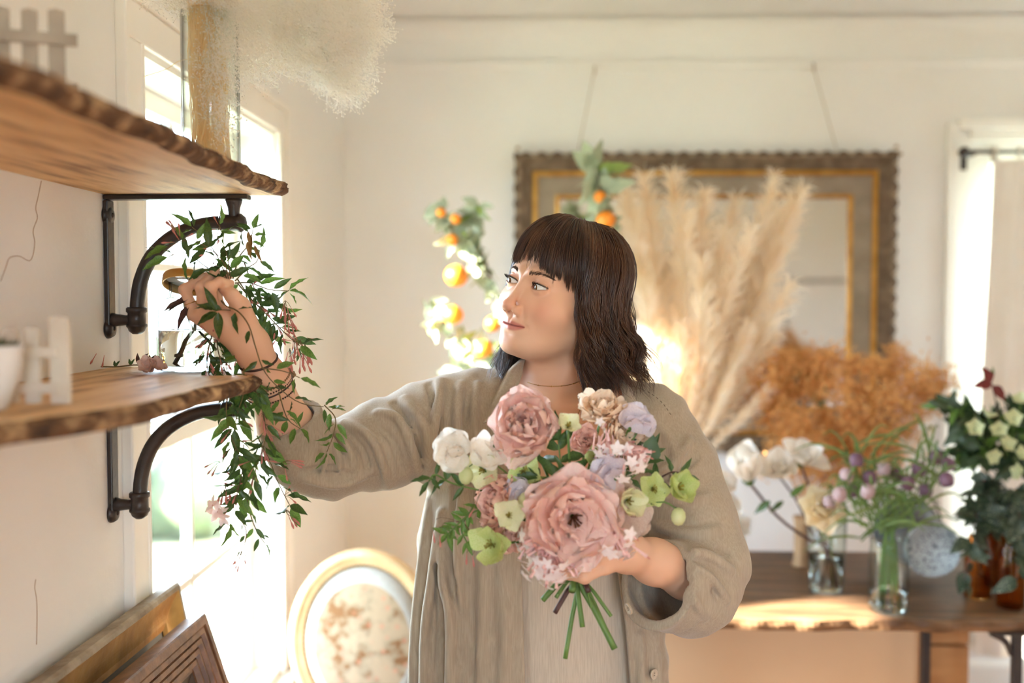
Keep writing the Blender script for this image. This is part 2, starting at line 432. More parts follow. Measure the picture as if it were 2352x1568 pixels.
# unseen tree, added to block the sun from part of the window
def added_garden_tree():
    d = np.array(SUN_DIR[:]); w = np.array((-.86, 2.295, 1.2)); base = w - d * (2.6 / math.hypot(d[0], d[1])); base[2] = -.4
    m_tb = mat('tree_bark', (112, 96, 78), .9, c2=(84, 70, 56), scale=14, bump=.5, bscale=30)
    e = empty('added_garden_tree', base); tag(e, 'unseen garden tree added outside the window to shade part of the room', 'tree')
    pts = [base + (0, 0, 0), base + (.005, .0, 1.2), base + (-.005, 0, 2.6), base + (0, .02, 4.2)]
    mk('trunk', tube(curve(pts, 16), np.linspace(.215, .19, 16), 20), m_tb, e)
    for a in range(5):
        p = base + (0, 0, 3.4 + .2 * a); q = p + np.array((math.cos(a * 1.3) * 1.0, math.sin(a * 1.3) * 1.0, .9)); mk('branch', tube([p, (p + q) / 2 + (0, 0, -.1), q], [.08, .06, .04], 8), m_tb, e)
        mk('crown', ico(.8, 2, loc=q + (0, 0, .5)), m_hedge, e)
    # low bough, added to keep sun off the upper near part of the window
    c = np.array((-.86, 1.99, 1.76)) - d * 2.7; p = base + (0, 0, c[2] + .1); mk('branch', tube([p, (p + c) / 2 + (0, 0, .05), c], [.05, .04, .02], 8), m_tb, e)
    V, F = merge([ico(rng.uniform(.10, .17), 2, loc=c + rng.normal(0, .10, 3)) for _ in range(44)]); V = V + rng.normal(0, .008, V.shape); o = mk('bough_leaves', (V, F), m_hedge, e); o['kind'] = 'stuff'
added_garden_tree()
# ================================================================== implicit-surface modelling (bodies and cloth)
def smin(a, b, k):
    h = np.clip(0.5 + 0.5 * (b - a) / k, 0, 1); return b + (a - b) * h - k * h * (1 - h)
def smax(a, b, k): return -smin(-a, -b, k)
def s_ell(p, c, r):
    q = p - np.asarray(c); r = np.asarray(r, float)
    k0 = np.sqrt(((q / r) ** 2).sum(1)); k1 = np.sqrt(((q / r ** 2) ** 2).sum(1)) + 1e-9
    return k0 * (k0 - 1) / k1
def s_sph(p, c, r): return np.sqrt(((p - np.asarray(c)) ** 2).sum(1)) - r
def s_cap(p, a, b, ra, rb=None):
    rb = ra if rb is None else rb; a = np.asarray(a, float); b = np.asarray(b, float); d = b - a
    t = np.clip((p - a) @ d / (d @ d + 1e-12), 0, 1)
    return np.sqrt(((p - a - t[:, None] * d) ** 2).sum(1)) - (ra + (rb - ra) * t)
def s_chain(p, pts, rs, k=None):
    f = None
    for i in range(len(pts) - 1):
        c = s_cap(p, pts[i], pts[i + 1], rs[i], rs[i + 1]); f = c if f is None else (smin(f, c, k) if k else np.minimum(f, c))
    return f
def gss(p, c, s):
    return np.exp(-(((p - np.asarray(c)) / np.asarray(s)) ** 2).sum(1))
def sdf_mesh(f, lo, hi, res, blk=6, slack=1.25):
    """sparse surface nets of f = 0; returns vertices and quads, vertices pulled onto the surface"""
    lo = np.asarray(lo, float); hi = np.asarray(hi, float)
    nb = np.ceil((hi - lo) / (res * blk)).astype(int)
    g = np.stack(np.meshgrid(*[np.arange(n) for n in nb], indexing='ij'), -1).reshape(-1, 3)
    c = lo + (g + 0.5) * res * blk
    keep = np.abs(np.concatenate([f(c[i:i + 400000]) for i in range(0, len(c), 400000)])) < res * blk * 0.87 * slack
    g = g[keep]; n1 = blk + 1
    off = np.stack(np.meshgrid(*[np.arange(n1)] * 3, indexing='ij'), -1).reshape(-1, 3)
    N = nb * blk + 1
    keys_all, pts_all, edges = [], [], [[], [], []]
    step = max(1, 500000 // n1 ** 3)
    for s in range(0, len(g), step):
        gi = g[s:s + step] * blk
        ijk = (gi[:, None, :] + off[None]).reshape(-1, 3)
        val = f(lo + ijk * res).reshape(-1, n1, n1, n1)
        cr = [val[:, a:blk + a, b:blk + b, d:blk + d] for a in (0, 1) for b in (0, 1) for d in (0, 1)]
        sg = [x < 0 for x in cr]; tot = sum(x.astype(np.int8) for x in sg)
        act = (tot > 0) & (tot < 8)
        bi, i, j, k = np.nonzero(act)
        cell = gi[bi] + np.stack([i, j, k], 1)
        cv = np.stack([x[bi, i, j, k] for x in cr], 1)
        cp = np.array([(a, b, d) for a in (0, 1) for b in (0, 1) for d in (0, 1)], float)
        acc = np.zeros((len(cell), 3)); cnt = np.zeros(len(cell))
        for a in range(8):
            for b in range(a + 1, 8):
                if np.abs(cp[a] - cp[b]).sum() != 1: continue
                va, vb = cv[:, a], cv[:, b]; x = (va < 0) != (vb < 0)
                t = np.where(x, va / np.where(x, va - vb, 1), 0)
                acc += np.where(x[:, None], cp[a] + t[:, None] * (cp[b] - cp[a]), 0); cnt += x
        pts_all.append(lo + (cell + acc / cnt[:, None]) * res)
        keys_all.append((cell[:, 0] * N[1] + cell[:, 1]) * N[2] + cell[:, 2])
        for ax, ci in ((0, 4), (1, 2), (2, 1)):
            x = (cv[:, 0] < 0) != (cv[:, ci] < 0)
            edges[ax].append(np.hstack([cell[x], (cv[x, 0] < 0)[:, None].astype(int)]))
    keys = np.concatenate(keys_all); V = np.concatenate(pts_all)
    o = np.argsort(keys); keys = keys[o]; V = V[o]
    F = []
    for ax in range(3):
        e = np.concatenate(edges[ax]); c = e[:, :3]; inside = e[:, 3] > 0
        u = np.zeros(3, int); v = np.zeros(3, int); u[(ax + 1) % 3] = 1; v[(ax + 2) % 3] = 1
        q = []
        ok = np.ones(len(c), bool)
        for d in (np.zeros(3, int), -u, -u - v, -v):
            cc = c + d; kk = (cc[:, 0] * N[1] + cc[:, 1]) * N[2] + cc[:, 2]
            ix = np.minimum(np.searchsorted(keys, kk), len(keys) - 1); ok &= keys[ix] == kk; q.append(ix)
        q = np.stack(q, 1); q[~inside] = q[~inside][:, ::-1]
        F.append(q[ok])
    F = np.concatenate(F)
    for _ in range(1):
        e = res * 0.3; f0 = f(V)
        G = np.stack([f(V + np.eye(3)[a] * e) - f0 for a in range(3)], 1) / e
        gl = (G ** 2).sum(1); st = np.clip(f0 / np.maximum(gl, 0.15), -res * .7, res * .7)
        V = V - st[:, None] * G
    return V, F
def vcol(me, C, name='col'):
    a = me.color_attributes.new(name, 'FLOAT_COLOR', 'POINT')
    C4 = np.ones((len(C), 4), np.float32); C4[:, :3] = C; a.data.foreach_set('color', C4.ravel())
# ================================================================== THE WOMAN
def rotx(a): c, s = math.cos(a), math.sin(a); return np.array([[1, 0, 0], [0, c, -s], [0, s, c]])
def roty(a): c, s = math.cos(a), math.sin(a); return np.array([[c, 0, s], [0, 1, 0], [-s, 0, c]])
def rotz(a): c, s = math.cos(a), math.sin(a); return np.array([[c, -s, 0], [s, c, 0], [0, 0, 1]])
RAD = math.radians
HR = rotz(RAD(136.5)) @ rotx(RAD(8.5)) @ roty(RAD(-11.5)); HS = 1.035
HO = np.array((0.0345, 1.72, 1.512))
def h2w(q): return HS * np.asarray(q, float) @ HR.T + HO      # head frame (x her right, y forward, z up) to room
def w2h(p): return (np.asarray(p, float) - HO) @ HR / HS
EYE = {1: np.array((.0312, .0765, 0.0)), -1: np.array((-.0312, .0765, 0.0))}
ER = .0125
def lid_curves(u):
    """u: -1 inner corner .. +1 outer corner -> upper and lower lid heights"""
    w = np.clip(1 - u * u, 0, 1)
    tilt = .0009 * u
    return .0049 * w ** .72 * (1 - .10 * u) + tilt, -.0038 * w ** .85 * (1 + .15 * u) + tilt
def head_f(q):
    """skin of head and neck root in the head frame"""
    ax = np.abs(q[:, 0]); m = np.column_stack([ax, q[:, 1], q[:, 2]])      # mirrored point
    f = s_ell(m, (0, -.014, .036), (.0735, .094, .080))
    f = smin(f, s_ell(m, (0, .016, -.030), (.0655, .0735, .088)), .03)
    f = smin(f, s_ell(m, (0, .038, -.072), (.044, .046, .036)), .03)            # muzzle and lower face
    f = smin(f, s_cap(m, (.052, -.012, -.052), (.020, .062, -.098), .017, .015), .028)   # jaw
    f = smin(f, s_ell(m, (0, .0785, -.0985), (.0185, .0135, .0135)), .022)      # chin
    f = smin(f, s_ell(m, (.042, .054, -.033), (.025, .025, .022)), .03)         # cheek
    f = smin(f, s_cap(m, (.012, .0855, .0175), (.044, .066, .0185), .0075, .006), .02)  # brow
    f = smax(f, -s_ell(m, (.0305, .1005, .0015), (.021, .0150, .0130)), .016)   # eye socket
    # nose
    nose = s_cap(m, (0, .0855, .010), (0, .1065, -.034), .0056, .0072)
    nose = smin(nose, s_ell(m, (0, .1105, -.0395), (.0098, .0092, .0086)), .008)
    f = smin(f, nose, .011)
    f = smin(f, s_ell(m, (.0165, .0815, -.0300), (.0140, .0110, .0220)), .012)
    ala = s_ell(m, (.0122, .0972, -.0440), (.0060, .0108, .0070))
    f = smin(f, ala, .0068)
    f = f + .0005 * gss(m, (.0085, .1090, -.0425), (.0024, .008, .006))        # groove between tip and wing
    f = f + .0009 * gss(m, (.0192, .0920, -.0420), (.0020, .012, .0080))       # crease behind the wing
    f = smax(f, -s_cap(m, (.0058, .1070, -.0510), (.0090, .0980, -.0498), .0028, .0032), .0018)   # nostril
    # mouth
    f = smin(f, s_ell(m, (0, .0765, -.0660), (.027, .017, .0185)), .016)
    up = s_cap(m, (0.003, .0925, -.0638), (.0225, .0815, -.0672), .0043, .0015)
    lo_ = s_cap(m, (0.0, .0915, -.0732), (.0175, .0840, -.0706), .0048, .0020)
    f = smin(f, smin(up, lo_, .0015), .0045)
    zc = -.0683 + .10 * (ax - .012) * (ax > .012)                               # smile: corners lift
    f = f + .0042 * np.exp(-((q[:, 2] - zc) / .0010) ** 2) * np.clip((.0265 - ax) / .006, 0, 1) * (q[:, 1] > .06)
    f = f + .0022 * np.exp(-((ax - .0275) ** 2 + (q[:, 2] + .0665) ** 2) / .0045 ** 2) * (q[:, 1] > .05)
    f = f + .0016 * np.exp(-(ax / .0030) ** 2) * np.exp(-((q[:, 2] + .0560) / .0045) ** 2) * (q[:, 1] > .07)   # philtrum
    f = f + .0020 * gss(m, (0, .0900, -.0835), (.013, .02, .0050))             # under the lip
    f = f + .0016 * gss(m, (.0225, .0880, -.0520), (.0040, .02, .010))         # smile fold
    # eye: lids over the ball
    for s in (1, -1):
        e = EYE[s]; d = q - e; r = np.sqrt((d ** 2).sum(1))
        u = s * d[:, 0] / .0152; hi, lo2 = lid_curves(u); v = d[:, 2]
        lid = r - (ER + .0019)
        front = d[:, 1] > -.004
        f = np.where(front & (r < .03), smin(f, lid, .0055), f)
        crease = np.exp(-((v - hi - .0046) / .0011) ** 2) * np.clip(1 - u * u * .8, 0, 1)
        f = f + np.where(front & (r < .024), .0013 * crease, 0)
        hole = np.maximum(np.maximum(v - hi, lo2 - v), np.maximum(r - .0185, -d[:, 1] + .002))
        hole = np.maximum(hole, np.abs(u) * .0152 - .0150)
        f = np.where(r < .03, smax(f, -hole, .0007), f)
    # ears
    for s in (1, -1):
        e = q - np.array((s * .0715, -.006, -.020)); c_, s_ = math.cos(.35), math.sin(.35)
        e2 = np.column_stack([e[:, 0] * c_ + s * e[:, 1] * s_, -s * e[:, 0] * s_ + e[:, 1] * c_, e[:, 2]])
        ear = s_ell(e2, (0, 0, 0), (.0085, .0175, .031))
        ear = smin(ear, s_ell(e2, (0, .006, -.031), (.0055, .0085, .012)), .008)
        f = smin(f, ear, .006)
    return f * .92
# neck and shoulders in room coordinates
NECK_TOP = h2w((0, -.024, -.070)); NECK_PIT = P(1252, 905, 1.705)
def neck_f(p):
    a = h2w((0, -.020, -.060)); b = np.array(P(1275, 905, 1.765))
    f = s_cap(p, a, b, .0545, .0570)
    pit = NECK_PIT
    for px, Y in ((1120, 1.755), (1440, 1.765)):                                # trapezius
        f = smin(f, s_cap(p, P(1262, 872, 1.795), P(px, 940, Y + .03), .030, .030), .05)
    for px in (1120, 1430):                                                     # collar bones
        f = smin(f, s_cap(p, P(1258 if px < 1200 else 1275, 925, 1.694), P(px, 915, 1.735), .0095, .010), .03)
    st = s_cap(p, h2w((.050, -.03, -.045)), P(1245, 918, 1.70), .010, .009)    # neck muscle
    f = smin(f, st, .03)
    st = s_cap(p, h2w((-.052, -.03, -.045)), P(1268, 918, 1.70), .010, .009)
    f = smin(f, st, .03)
    return f
def torso_skin_f(p):
    f = s_ell(p, P(1270, 1040, 1.80), (.165, .098, .155))
    f = smin(f, s_cap(p, P(1095, 935, 1.785), P(1460, 945, 1.785), .045), .05)
    return f
def skin_head_f(p):
    q = w2h(p)
    near = (np.abs(q) < .16).all(1)
    fh = np.sqrt((q ** 2).sum(1)) * HS - .10
    if near.any(): fh[near] = head_f(q[near]) * HS
    f = smin(neck_f(p), torso_skin_f(p), .05)
    return smin(fh, f, .018)
SKIN = np.array(lin((220, 173, 144)))
def skin_color(p):
    q = w2h(p); n = len(p); C = np.tile(SKIN, (n, 1)); ax = np.abs(q[:, 0]); m = np.column_stack([ax, q[:, 1], q[:, 2]])
    def mixin(c, w): C[:] = C * (1 - w[:, None]) + np.array(lin(c)) * w[:, None]
    inhead = (q[:, 1] > .03) & (np.abs(q[:, 2]) < .12)
    mixin((222, 142, 118), .42 * gss(m, (.046, .072, -.035), (.022, .05, .020)) * inhead)       # blush
    mixin((214, 136, 112), .40 * gss(m, (0, .112, -.038), (.016, .016, .014)))
    mixin((214, 150, 126), .35 * gss(m, (0, .090, -.100), (.016, .03, .012)))
    mixin((196, 140, 118), .35 * gss(m, (.030, .092, .011), (.018, .02, .006)))                  # eyelid
    # lips
    z = q[:, 2]; zc = -.0683 + .10 * (ax - .012) * (ax > .012)
    w = np.clip(1 - (ax / .0262) ** 2, 0, 1)
    hi = zc + .0068 * w ** .6 - .0018 * np.exp(-(ax / .0035) ** 2); lo_ = zc - .0086 * w ** .6
    lip = 1 / (1 + np.exp(-(np.minimum(hi - z, z - lo_)) / .0006)) * (ax < .0262) * (q[:, 1] > .07)
    mixin((196, 112, 102), .85 * lip)
    mixin((140, 66, 60), .7 * np.exp(-((z - zc) / .0010) ** 2) * (ax < .0255) * (q[:, 1] > .07))
    for s in (1, -1):                                                                             # liner on the lid rim
        d = q - EYE[s]; r = np.sqrt((d ** 2).sum(1)); u = s * d[:, 0] / .0152; hi2, lo2 = lid_curves(u)
        on = (r < .0172) & (d[:, 1] > 0)
        mixin((62, 36, 28), .92 * np.exp(-((d[:, 2] - hi2 - .0006) / .0012) ** 2) * on * (np.abs(u) < 1.12))
        mixin((130, 84, 70), .6 * np.exp(-((d[:, 2] - lo2 + .0004) / .0009) ** 2) * on * (np.abs(u) < 1.02))
        mixin((206, 130, 118), .7 * np.exp(-((u + 1.0) / .10) ** 2 - (d[:, 2] / .002) ** 2) * on)
    mixin((96, 44, 36), .9 * gss(m, (.0072, .1020, -.0490), (.0034, .0065, .0030)))               # nostril
    return C
import time as _t
_t0 = _t.time()
m_skin = mat('skin', (226, 186, 160), 0.48, attr='col', sss=0.0, spec=0.35, bump=.06, bscale=900)
_b = m_skin.node_tree.nodes['Principled BSDF']
_b.inputs['Subsurface Weight'].default_value = 0.12; _b.inputs['Subsurface Radius'].default_value = (1.0, 0.42, 0.22); _b.inputs['Subsurface Scale'].default_value = 0.006
person = empty('person', (.03, 1.76, 0))
hc = h2w((0, 0, 0))
SKINPARTS = [sdf_mesh(skin_head_f, hc - np.array((.13, .14, .125)), hc + np.array((.13, .13, .13)), .00135),
             sdf_mesh(lambda p: skin_head_f(p), P(1270, 990, 1.78) - np.array((.30, .17, .10)), np.array((.35, 2.0, hc[2] - .118)), .0035)]
_V, _F = SKINPARTS[0]
print('head', len(_V), _t.time() - _t0)
m_eye = mat('eye_white', (232, 226, 220), 0.08, spec=.6, coat=.5)
m_iris = mat('eye_iris', (74, 44, 26), 0.15, c2=(110, 70, 40), scale=900, coat=.8)
m_pupil = mat('eye_pupil', (8, 6, 6), 0.05, coat=1.0)
m_lash = mat('lashes', (24, 16, 14), 0.6)
m_brow = mat('brow_hair', (92, 64, 48), 0.7)
def head_details():
    gaze_t = P(470, 650, 1.45)
    for s in (1, -1):
        c = h2w(EYE[s]); g = nz(gaze_t - c); g = nz(g + .35 * nz(HR @ np.array((0, 1, 0))))
        a = nz(np.cross(g, (0, 0, 1))); b = np.cross(a, g); R = ER * HS
        def cap_pts(r0, r1, bulge, n=24, rings=5):
            V = []
            for rr in np.linspace(r0, r1, rings):
                th = np.linspace(0, 2 * math.pi, n, endpoint=False)
                h = math.sqrt(max(R * R - rr * rr, 0)) + bulge * (1 - (rr / .0062) ** 2)
                V += [c + g * h + (a * math.cos(t) + b * math.sin(t)) * rr for t in th]
            return np.array(V), grid_faces(rings, n, True)
        e = link('eye', mesh_data('eye', *xf(ico(R, 4), np.block([[np.eye(3), c[:, None]], [0, 0, 0, 1]]))), m_eye, person)
        mk('iris', cap_pts(.0026, .0061, .0003), m_iris, e)
        mk('pupil', cap_pts(.00001, .0027, .0003), m_pupil, e)
        # lashes: curved outwards from both lid rims
        paths = []
        for k in range(46):
            u = -0.85 + 1.9 * k / 45 + rng.normal(0, .015); uc = np.clip(u, -.97, .97)
            hi, lo_ = lid_curves(np.array(uc)); x = s * uc * .0148; r = ER + .0016
            y = math.sqrt(max(r * r - x * x - float(hi) ** 2, 1e-8))
            p0 = EYE[s] + np.array((x, y, float(hi)))
            L = .0050 + .0030 * max(0, u)
            out = np.array((s * (.15 + .55 * max(u, -.2)), 1.0, .25)); out /= np.linalg.norm(out)
            paths.append(np.array([p0, p0 + out * L * .4 + np.array((0, 0, -.0004)), p0 + out * L * .75 + np.array((0, 0, .0010)), p0 + out * L + np.array((0, 0, .0024))]))
        pu = h2w(np.array(paths).reshape(-1, 3)).reshape(-1, 4, 3)
        V, F = strands(pu, [.00042, .00034, .00022, .00006]); o = link('upper_lashes', fast_mesh('lashes', V, F), m_lash, person); o['kind'] = 'stuff'
        paths = []
        for k in range(15):
            u = -0.5 + 1.4 * k / 14; uc = np.clip(u, -.95, .95); hi, lo_ = lid_curves(np.array(uc)); x = s * uc * .0148; r = ER + .0016
            y = math.sqrt(max(r * r - x * x - float(lo_) ** 2, 1e-8)); p0 = EYE[s] + np.array((x, y, float(lo_) - .0003))
            out = nz((s * .3 * u, 1, -.75)); paths.append(np.array([p0, p0 + out * .0013, p0 + out * .0024]))
        V, F = strands(h2w(np.array(paths).reshape(-1, 3)).reshape(-1, 3, 3), [.00014, .0001, .00004]); o = link('lower_lashes', fast_mesh('lashes', V, F), m_lash, person); o['kind'] = 'stuff'
        # brow
        t = rng.uniform(0, 1, 230); x = s * (.013 + .036 * t)
        zz = .0165 + .0075 * np.sin(np.minimum(t, .95) * 2.2) - .004 * t + rng.normal(0, 1, 230) * .0014 * (1.1 - .7 * t)
        y = np.full(230, .13)
        for _ in range(30): y -= np.maximum(head_f(np.column_stack([x, y, zz])), 0)
        p0 = np.column_stack([x, y, zz]); dr = np.column_stack([s * (.35 + .6 * t), -.25 * t, .75 - 1.1 * t]); dr /= np.linalg.norm(dr, axis=1)[:, None]
        L = rng.uniform(.0045, .007, 230)[:, None]
        p1 = p0 + dr * L * .5 + (0, .0006, 0); p2 = p0 + dr * L + np.column_stack([t * 0, -.0012 * t, t * 0])
        paths = np.stack([p0, p1, p2], 1)
        V, F = strands(h2w(np.array(paths).reshape(-1, 3)).reshape(-1, 3, 3), [.00022, .00018, .00005]); o = link('eyebrow', fast_mesh('brow', V, F), m_brow, person); o['kind'] = 'stuff'
head_details(); print("headdet", _t.time() - _t0)
# ---------------------------------------------------------------- hair: brown, fringe, wavy to the shoulder
m_hair = mat('hair', (60, 38, 27), 0.34, c2=(104, 68, 45), scale=30, stretch=(1, 1, .1), spec=.5, ramp=(.4, .7))
m_hair.node_tree.nodes['Principled BSDF'].inputs['Anisotropic'].default_value = .4
HC, HRAD = np.array((0, -.014, .036)), np.array((.0735, .094, .080))
def scalp(th, ph, off):
    d = np.stack([np.sin(th) * np.sin(ph), np.sin(th) * np.cos(ph), np.cos(th)], -1)
    return HC + d * (HRAD + np.asarray(off)[..., None])
def hair():
    paths, NP_ = [], 30
    def clump(ph0, ph1, th0, th1, fall, n, spread, off0=.010, off1=.014, wave=.0, flare=(0, 0, 0), tip=.5, wl=.075, drop_curve=0.0):
        """strands from (th0, ph0) along the scalp to (th1, ph1), then falling by `fall` metres; +ph is her right"""
        phase = rng.uniform(0, 6.28); ph_w = rng.uniform(0, 6.28)
        for _ in range(n):
            ja, jb = rng.normal(0, spread, 2); jo = rng.uniform(-.5, 1)
            a0, a1 = RAD(ph0 + ja * 1.6), RAD(ph1 + ja * tip)
            t0, t1 = RAD(max(th0 + rng.uniform(-6, 6), 1)), RAD(th1 + jb * (.6 if fall == 0 else .3))
            ns = NP_ if fall == 0 else 9
            u = np.linspace(0, 1, ns)
            th = t0 + (t1 - t0) * u; ph = a0 + (a1 - a0) * u ** 1.2
            off = off0 * np.minimum(1, .25 + u * 3) + (off1 - off0) * u + jo * .0035 * np.sin(np.minimum(u, .9) * math.pi) + (jo * .002)
            q = scalp(th, ph, off)
            w = h2w(q)
            if fall > 0:
                L = fall * (1 + rng.normal(0, .05)); v = np.linspace(0, 1, NP_ - ns + 1)[1:]
                d0 = nz(w[-1] - w[-2]); out = nz((w[-1] - h2w((0, -.02, 0))) * (1, 1, 0))
                fl = np.asarray(flare)
                sd = nz(np.cross(out, (0, 0, 1)))
                s = v * L
                dirmix = np.clip(v * 4, 0, 1)[:, None]
                base = w[-1] + np.cumsum((d0 * (1 - dirmix) + np.array((0, 0, -1.0)) * dirmix) * (L / len(v)), axis=0)
                amp = wave * np.clip(v * 1.6, 0, 1)
                wv = np.sin(s / wl * 6.28 + phase + ja * .06)[:, None] * amp[:, None] * (out * .8 + sd * .5 * math.cos(ph_w)) + np.cos(s / wl * 6.28 + phase)[:, None] * amp[:, None] * sd * .5
                jit = rng.normal(0, .0012, 3) * v[:, None] * 2
                base = base + wv + jit + out * (.004 * v)[:, None] + fl * (v[:, None] ** 2.2)
                w = np.vstack([w, base])
            paths.append(w)
    R = lambda a, b: a + (b - a) * rng.random()
    # crown layer all round
    for k in range(210):
        ph = -180 + 360 * (k + R(0, 1)) / 210
        if -62 < ph < 60: continue
        far = ph > 0
        end_z = 1.352 + R(-.012, .03) + (.02 if abs(ph) > 140 else 0)
        th1 = 96 + R(-6, 8)
        z0 = h2w(scalp(np.array(RAD(th1)), np.array(RAD(ph)), np.array(.014)))[2]
        fall = max(z0 - end_z, .03)
        fl = (R(.0, .05), R(-.01, .02), 0) if not far else (R(-.05, -.005), R(-.01, .01), 0)
        d = 10 if far else -10
        clump(ph + R(-10, 10), ph, R(3, 14), th1, fall, 15, 2.8, wave=R(.007, .015), off0=R(.006, .016), off1=R(.008, .026), flare=fl, wl=R(.065, .10))
    # near side in front of and over the ear
    for k in range(46):
        p0 = R(-46, -74); p1 = p0 - R(10, 24); z0 = h2w(scalp(np.array(RAD(104)), np.array(RAD(p1)), np.array(.014)))[2]
        clump(p0, p1, R(3, 14), R(98, 110), z0 - 1.36 + R(-.02, .05), 14, 2.2, wave=R(.005, .012), off0=R(.008, .015), off1=R(.006, .018), flare=(R(-.004, .03), R(-.03, 0), 0), wl=R(.065, .10))
    for k in range(26):
        p0 = R(50, 75); p1 = p0 + R(8, 20)
        clump(p0, p1, R(3, 14), R(100, 112), R(.15, .20), 16, 2.2, wave=R(.003, .008), flare=(R(-.05, -.01), R(-.03, 0), 0))
    # fringe
    for k in range(96):
        u = R(0, 1); p0 = -64 + 116 * u                       # near temple .. far temple
        gap = 9 < p0 < 17
        if gap and R(0, 1) < .85: continue
        if p0 < -44: e = R(98, 108); p1 = p0 * 1.10
        elif p0 < -16: e = R(93, 102) + .12 * (-16 - p0); p1 = p0 * 1.12
        elif p0 < 10: e = R(84, 94) - (p0 + 16) * .18; p1 = p0 - 5
        else: e = R(88, 94); p1 = p0 * 1.05 + 2
        clump(p0 * .8, p1, R(3, 14), e, 0, 18, 1.9, off0=R(.010, .016), off1=R(.008, .015), tip=.45)
    for k in range(14):                                        # wisps
        p0 = R(-60, 45); clump(p0 * .8, p0 * 1.1, R(4, 12), R(88, 100), 0, 3, 3, off0=.015, off1=R(.010, .020), tip=1.2)
    for k in range(12):
        p0 = R(-178, -75); clump(p0, p0, R(6, 30), 98, R(.12, .2), 3, 4, wave=.011, off0=.017, off1=.026, flare=(R(.0, .06), R(-.02, .02), R(-.01, .02)))
    A = np.array(paths); print('hair strands', len(A))
    rr = np.interp(np.linspace(0, 1, NP_), [0, .15, .8, 1], [.00050, .00072, .00064, .00012])
    V, F = strands(A, rr[None] * rng.uniform(.75, 1.25, (len(A), 1)))
    o = link('hair', fast_mesh('hair', V, F), m_hair, person); o['kind'] = 'stuff'
    # under-layer close to the scalp, so that no skin shows through
    ph = np.linspace(-math.pi, math.pi, 73); rows = 22; V = []
    for i in range(rows):
        t = i / (rows - 1)
        lim = np.interp(np.abs(np.degrees(ph)), [0, 40, 62, 80, 180], [76, 80, 90, 104, 124])
        V.append(h2w(scalp(np.radians(lim) * t, ph, np.full(len(ph), .0050 * (1 - t ** 3) + .0008)))) 
    o = mk('scalp_hair', (np.array(V).reshape(-1, 3), grid_faces(rows, 73)), m_hair, person); o['kind'] = 'stuff'
hair()
# ---------------------------------------------------------------- arms and hands
def PP(*a): return np.array(P(*a))
S_R, E_R, W_R = PP(1085, 925, 1.775), PP(692, 1062, 1.655), PP(580, 797, 1.552)
S_L, E_L, W_L = PP(1515, 965, 1.785), PP(1632, 1335, 1.690), PP(1440, 1268, 1.525)
def zz(x, y, Y): return PP(380 + x / 5.227, 580 + y / 5.227, Y)
# right hand (raised): wrist, knuckles and finger joints read from the photograph
RH = dict(
    f=[[zz(350, 735, 1.545), zz(232, 445, 1.538), zz(420, 305, 1.552), zz(575, 262, 1.566)],
       [zz(462, 735, 1.532), zz(425, 412, 1.516), zz(525, 305, 1.528), zz(610, 195, 1.545)],
       [zz(575, 715, 1.520), zz(535, 415, 1.500), zz(650, 350, 1.508), zz(780, 368, 1.524)],
       [zz(650, 690, 1.545), zz(600, 420, 1.560), zz(660, 280, 1.562), zz(760, 280, 1.560)]],
    fr=[.0094, .0082, .0072, .0060], wrist=W_R, th=[zz(980, 850, 1.545), zz(900, 640, 1.520), zz(800, 520, 1.512), zz(700, 430, 1.522)])
def hand_f(p, H):
    f = None
    for j in H['f']:
        m = np.asarray(j[0])
        pm = s_cap(p, H['wrist'] + (m - H['wrist']) * .10, m, .0195, .0125)
        f = pm if f is None else smin(f, pm, .016)
    f = smin(f, s_cap(p, H['wrist'], H['th'][1], .0200, .0135), .02)
    fr = H['fr']
    for j in H['f']:
        g = s_chain(p, j, fr, .004)
        g = smin(g, s_sph(p, j[1], fr[1] * 1.06), .004)
        f = smin(f, g, .0042)
        # nail: a shallow flat on the outside of the last joint
    t = H['th']; g = s_chain(p, t, [.016, .0125, .0108, .0085], .006)
    return smin(f, g, .008)
def arm_r_f(p):
    f = s_chain(p, [S_R, E_R], [.050, .043])
    d = W_R - E_R
    fore = s_chain(p, [E_R, E_R + d * .3, E_R + d * .7, W_R], [.042, .0435, .0340, .0265], .02)
    f = smin(f, fore, .02)
    return smin(f, hand_f(p, RH), .016)
# left hand closed round the stems
BX = PP(1322, 1268, 1.475)            # the stems at the grip
def lh():
    ax = nz(PP(1300, 1120, 1.43) - PP(1335, 1400, 1.47))          # up along the stems
    r = .019; side = nz(np.cross(ax, (0, -1, 0.0)))               # image right
    if side[0] < 0: side = -side
    fwd = nz(np.cross(side, ax)); fwd = fwd if fwd[1] < 0 else -fwd   # to the viewer
    F = []
    for k, (h, sc) in enumerate(((.034, .93), (.014, 1.0), (-.006, .97), (-.025, .85))):
        c = BX + ax * h
        kn = c + side * (r + .022) + fwd * .008
        F.append([kn, c + side * .010 * sc + fwd * (r + .013), c - side * (r + .004) + fwd * (.014), c - side * (r * .75) - fwd * .014])
    th = [BX + side * .055 - fwd * .012 - ax * .01, BX + side * .036 - fwd * .020 + ax * .022, BX + side * .006 - fwd * (r + .010) + ax * .040, BX - side * .018 - fwd * (r + .002) + ax * .052]
    return dict(f=F, fr=[.0100, .0092, .0082, .0068], wrist=W_L, th=th), ax, side, fwd
LH, STEM_AX, STEM_SIDE, STEM_FWD = lh()
def arm_l_f(p):
    f = s_chain(p, [S_L, E_L], [.050, .044]); d = W_L - E_L
    fore = s_chain(p, [E_L, E_L + d * .3, E_L + d * .7, W_L], [.040, .0405, .0335, .0275], .02)
    f = smin(f, fore, .02)
    return smin(f, hand_f(p, LH), .02)
def bounds(pts, pad): pts = np.array(pts); return pts.min(0) - pad, pts.max(0) + pad
_t1 = _t.time()
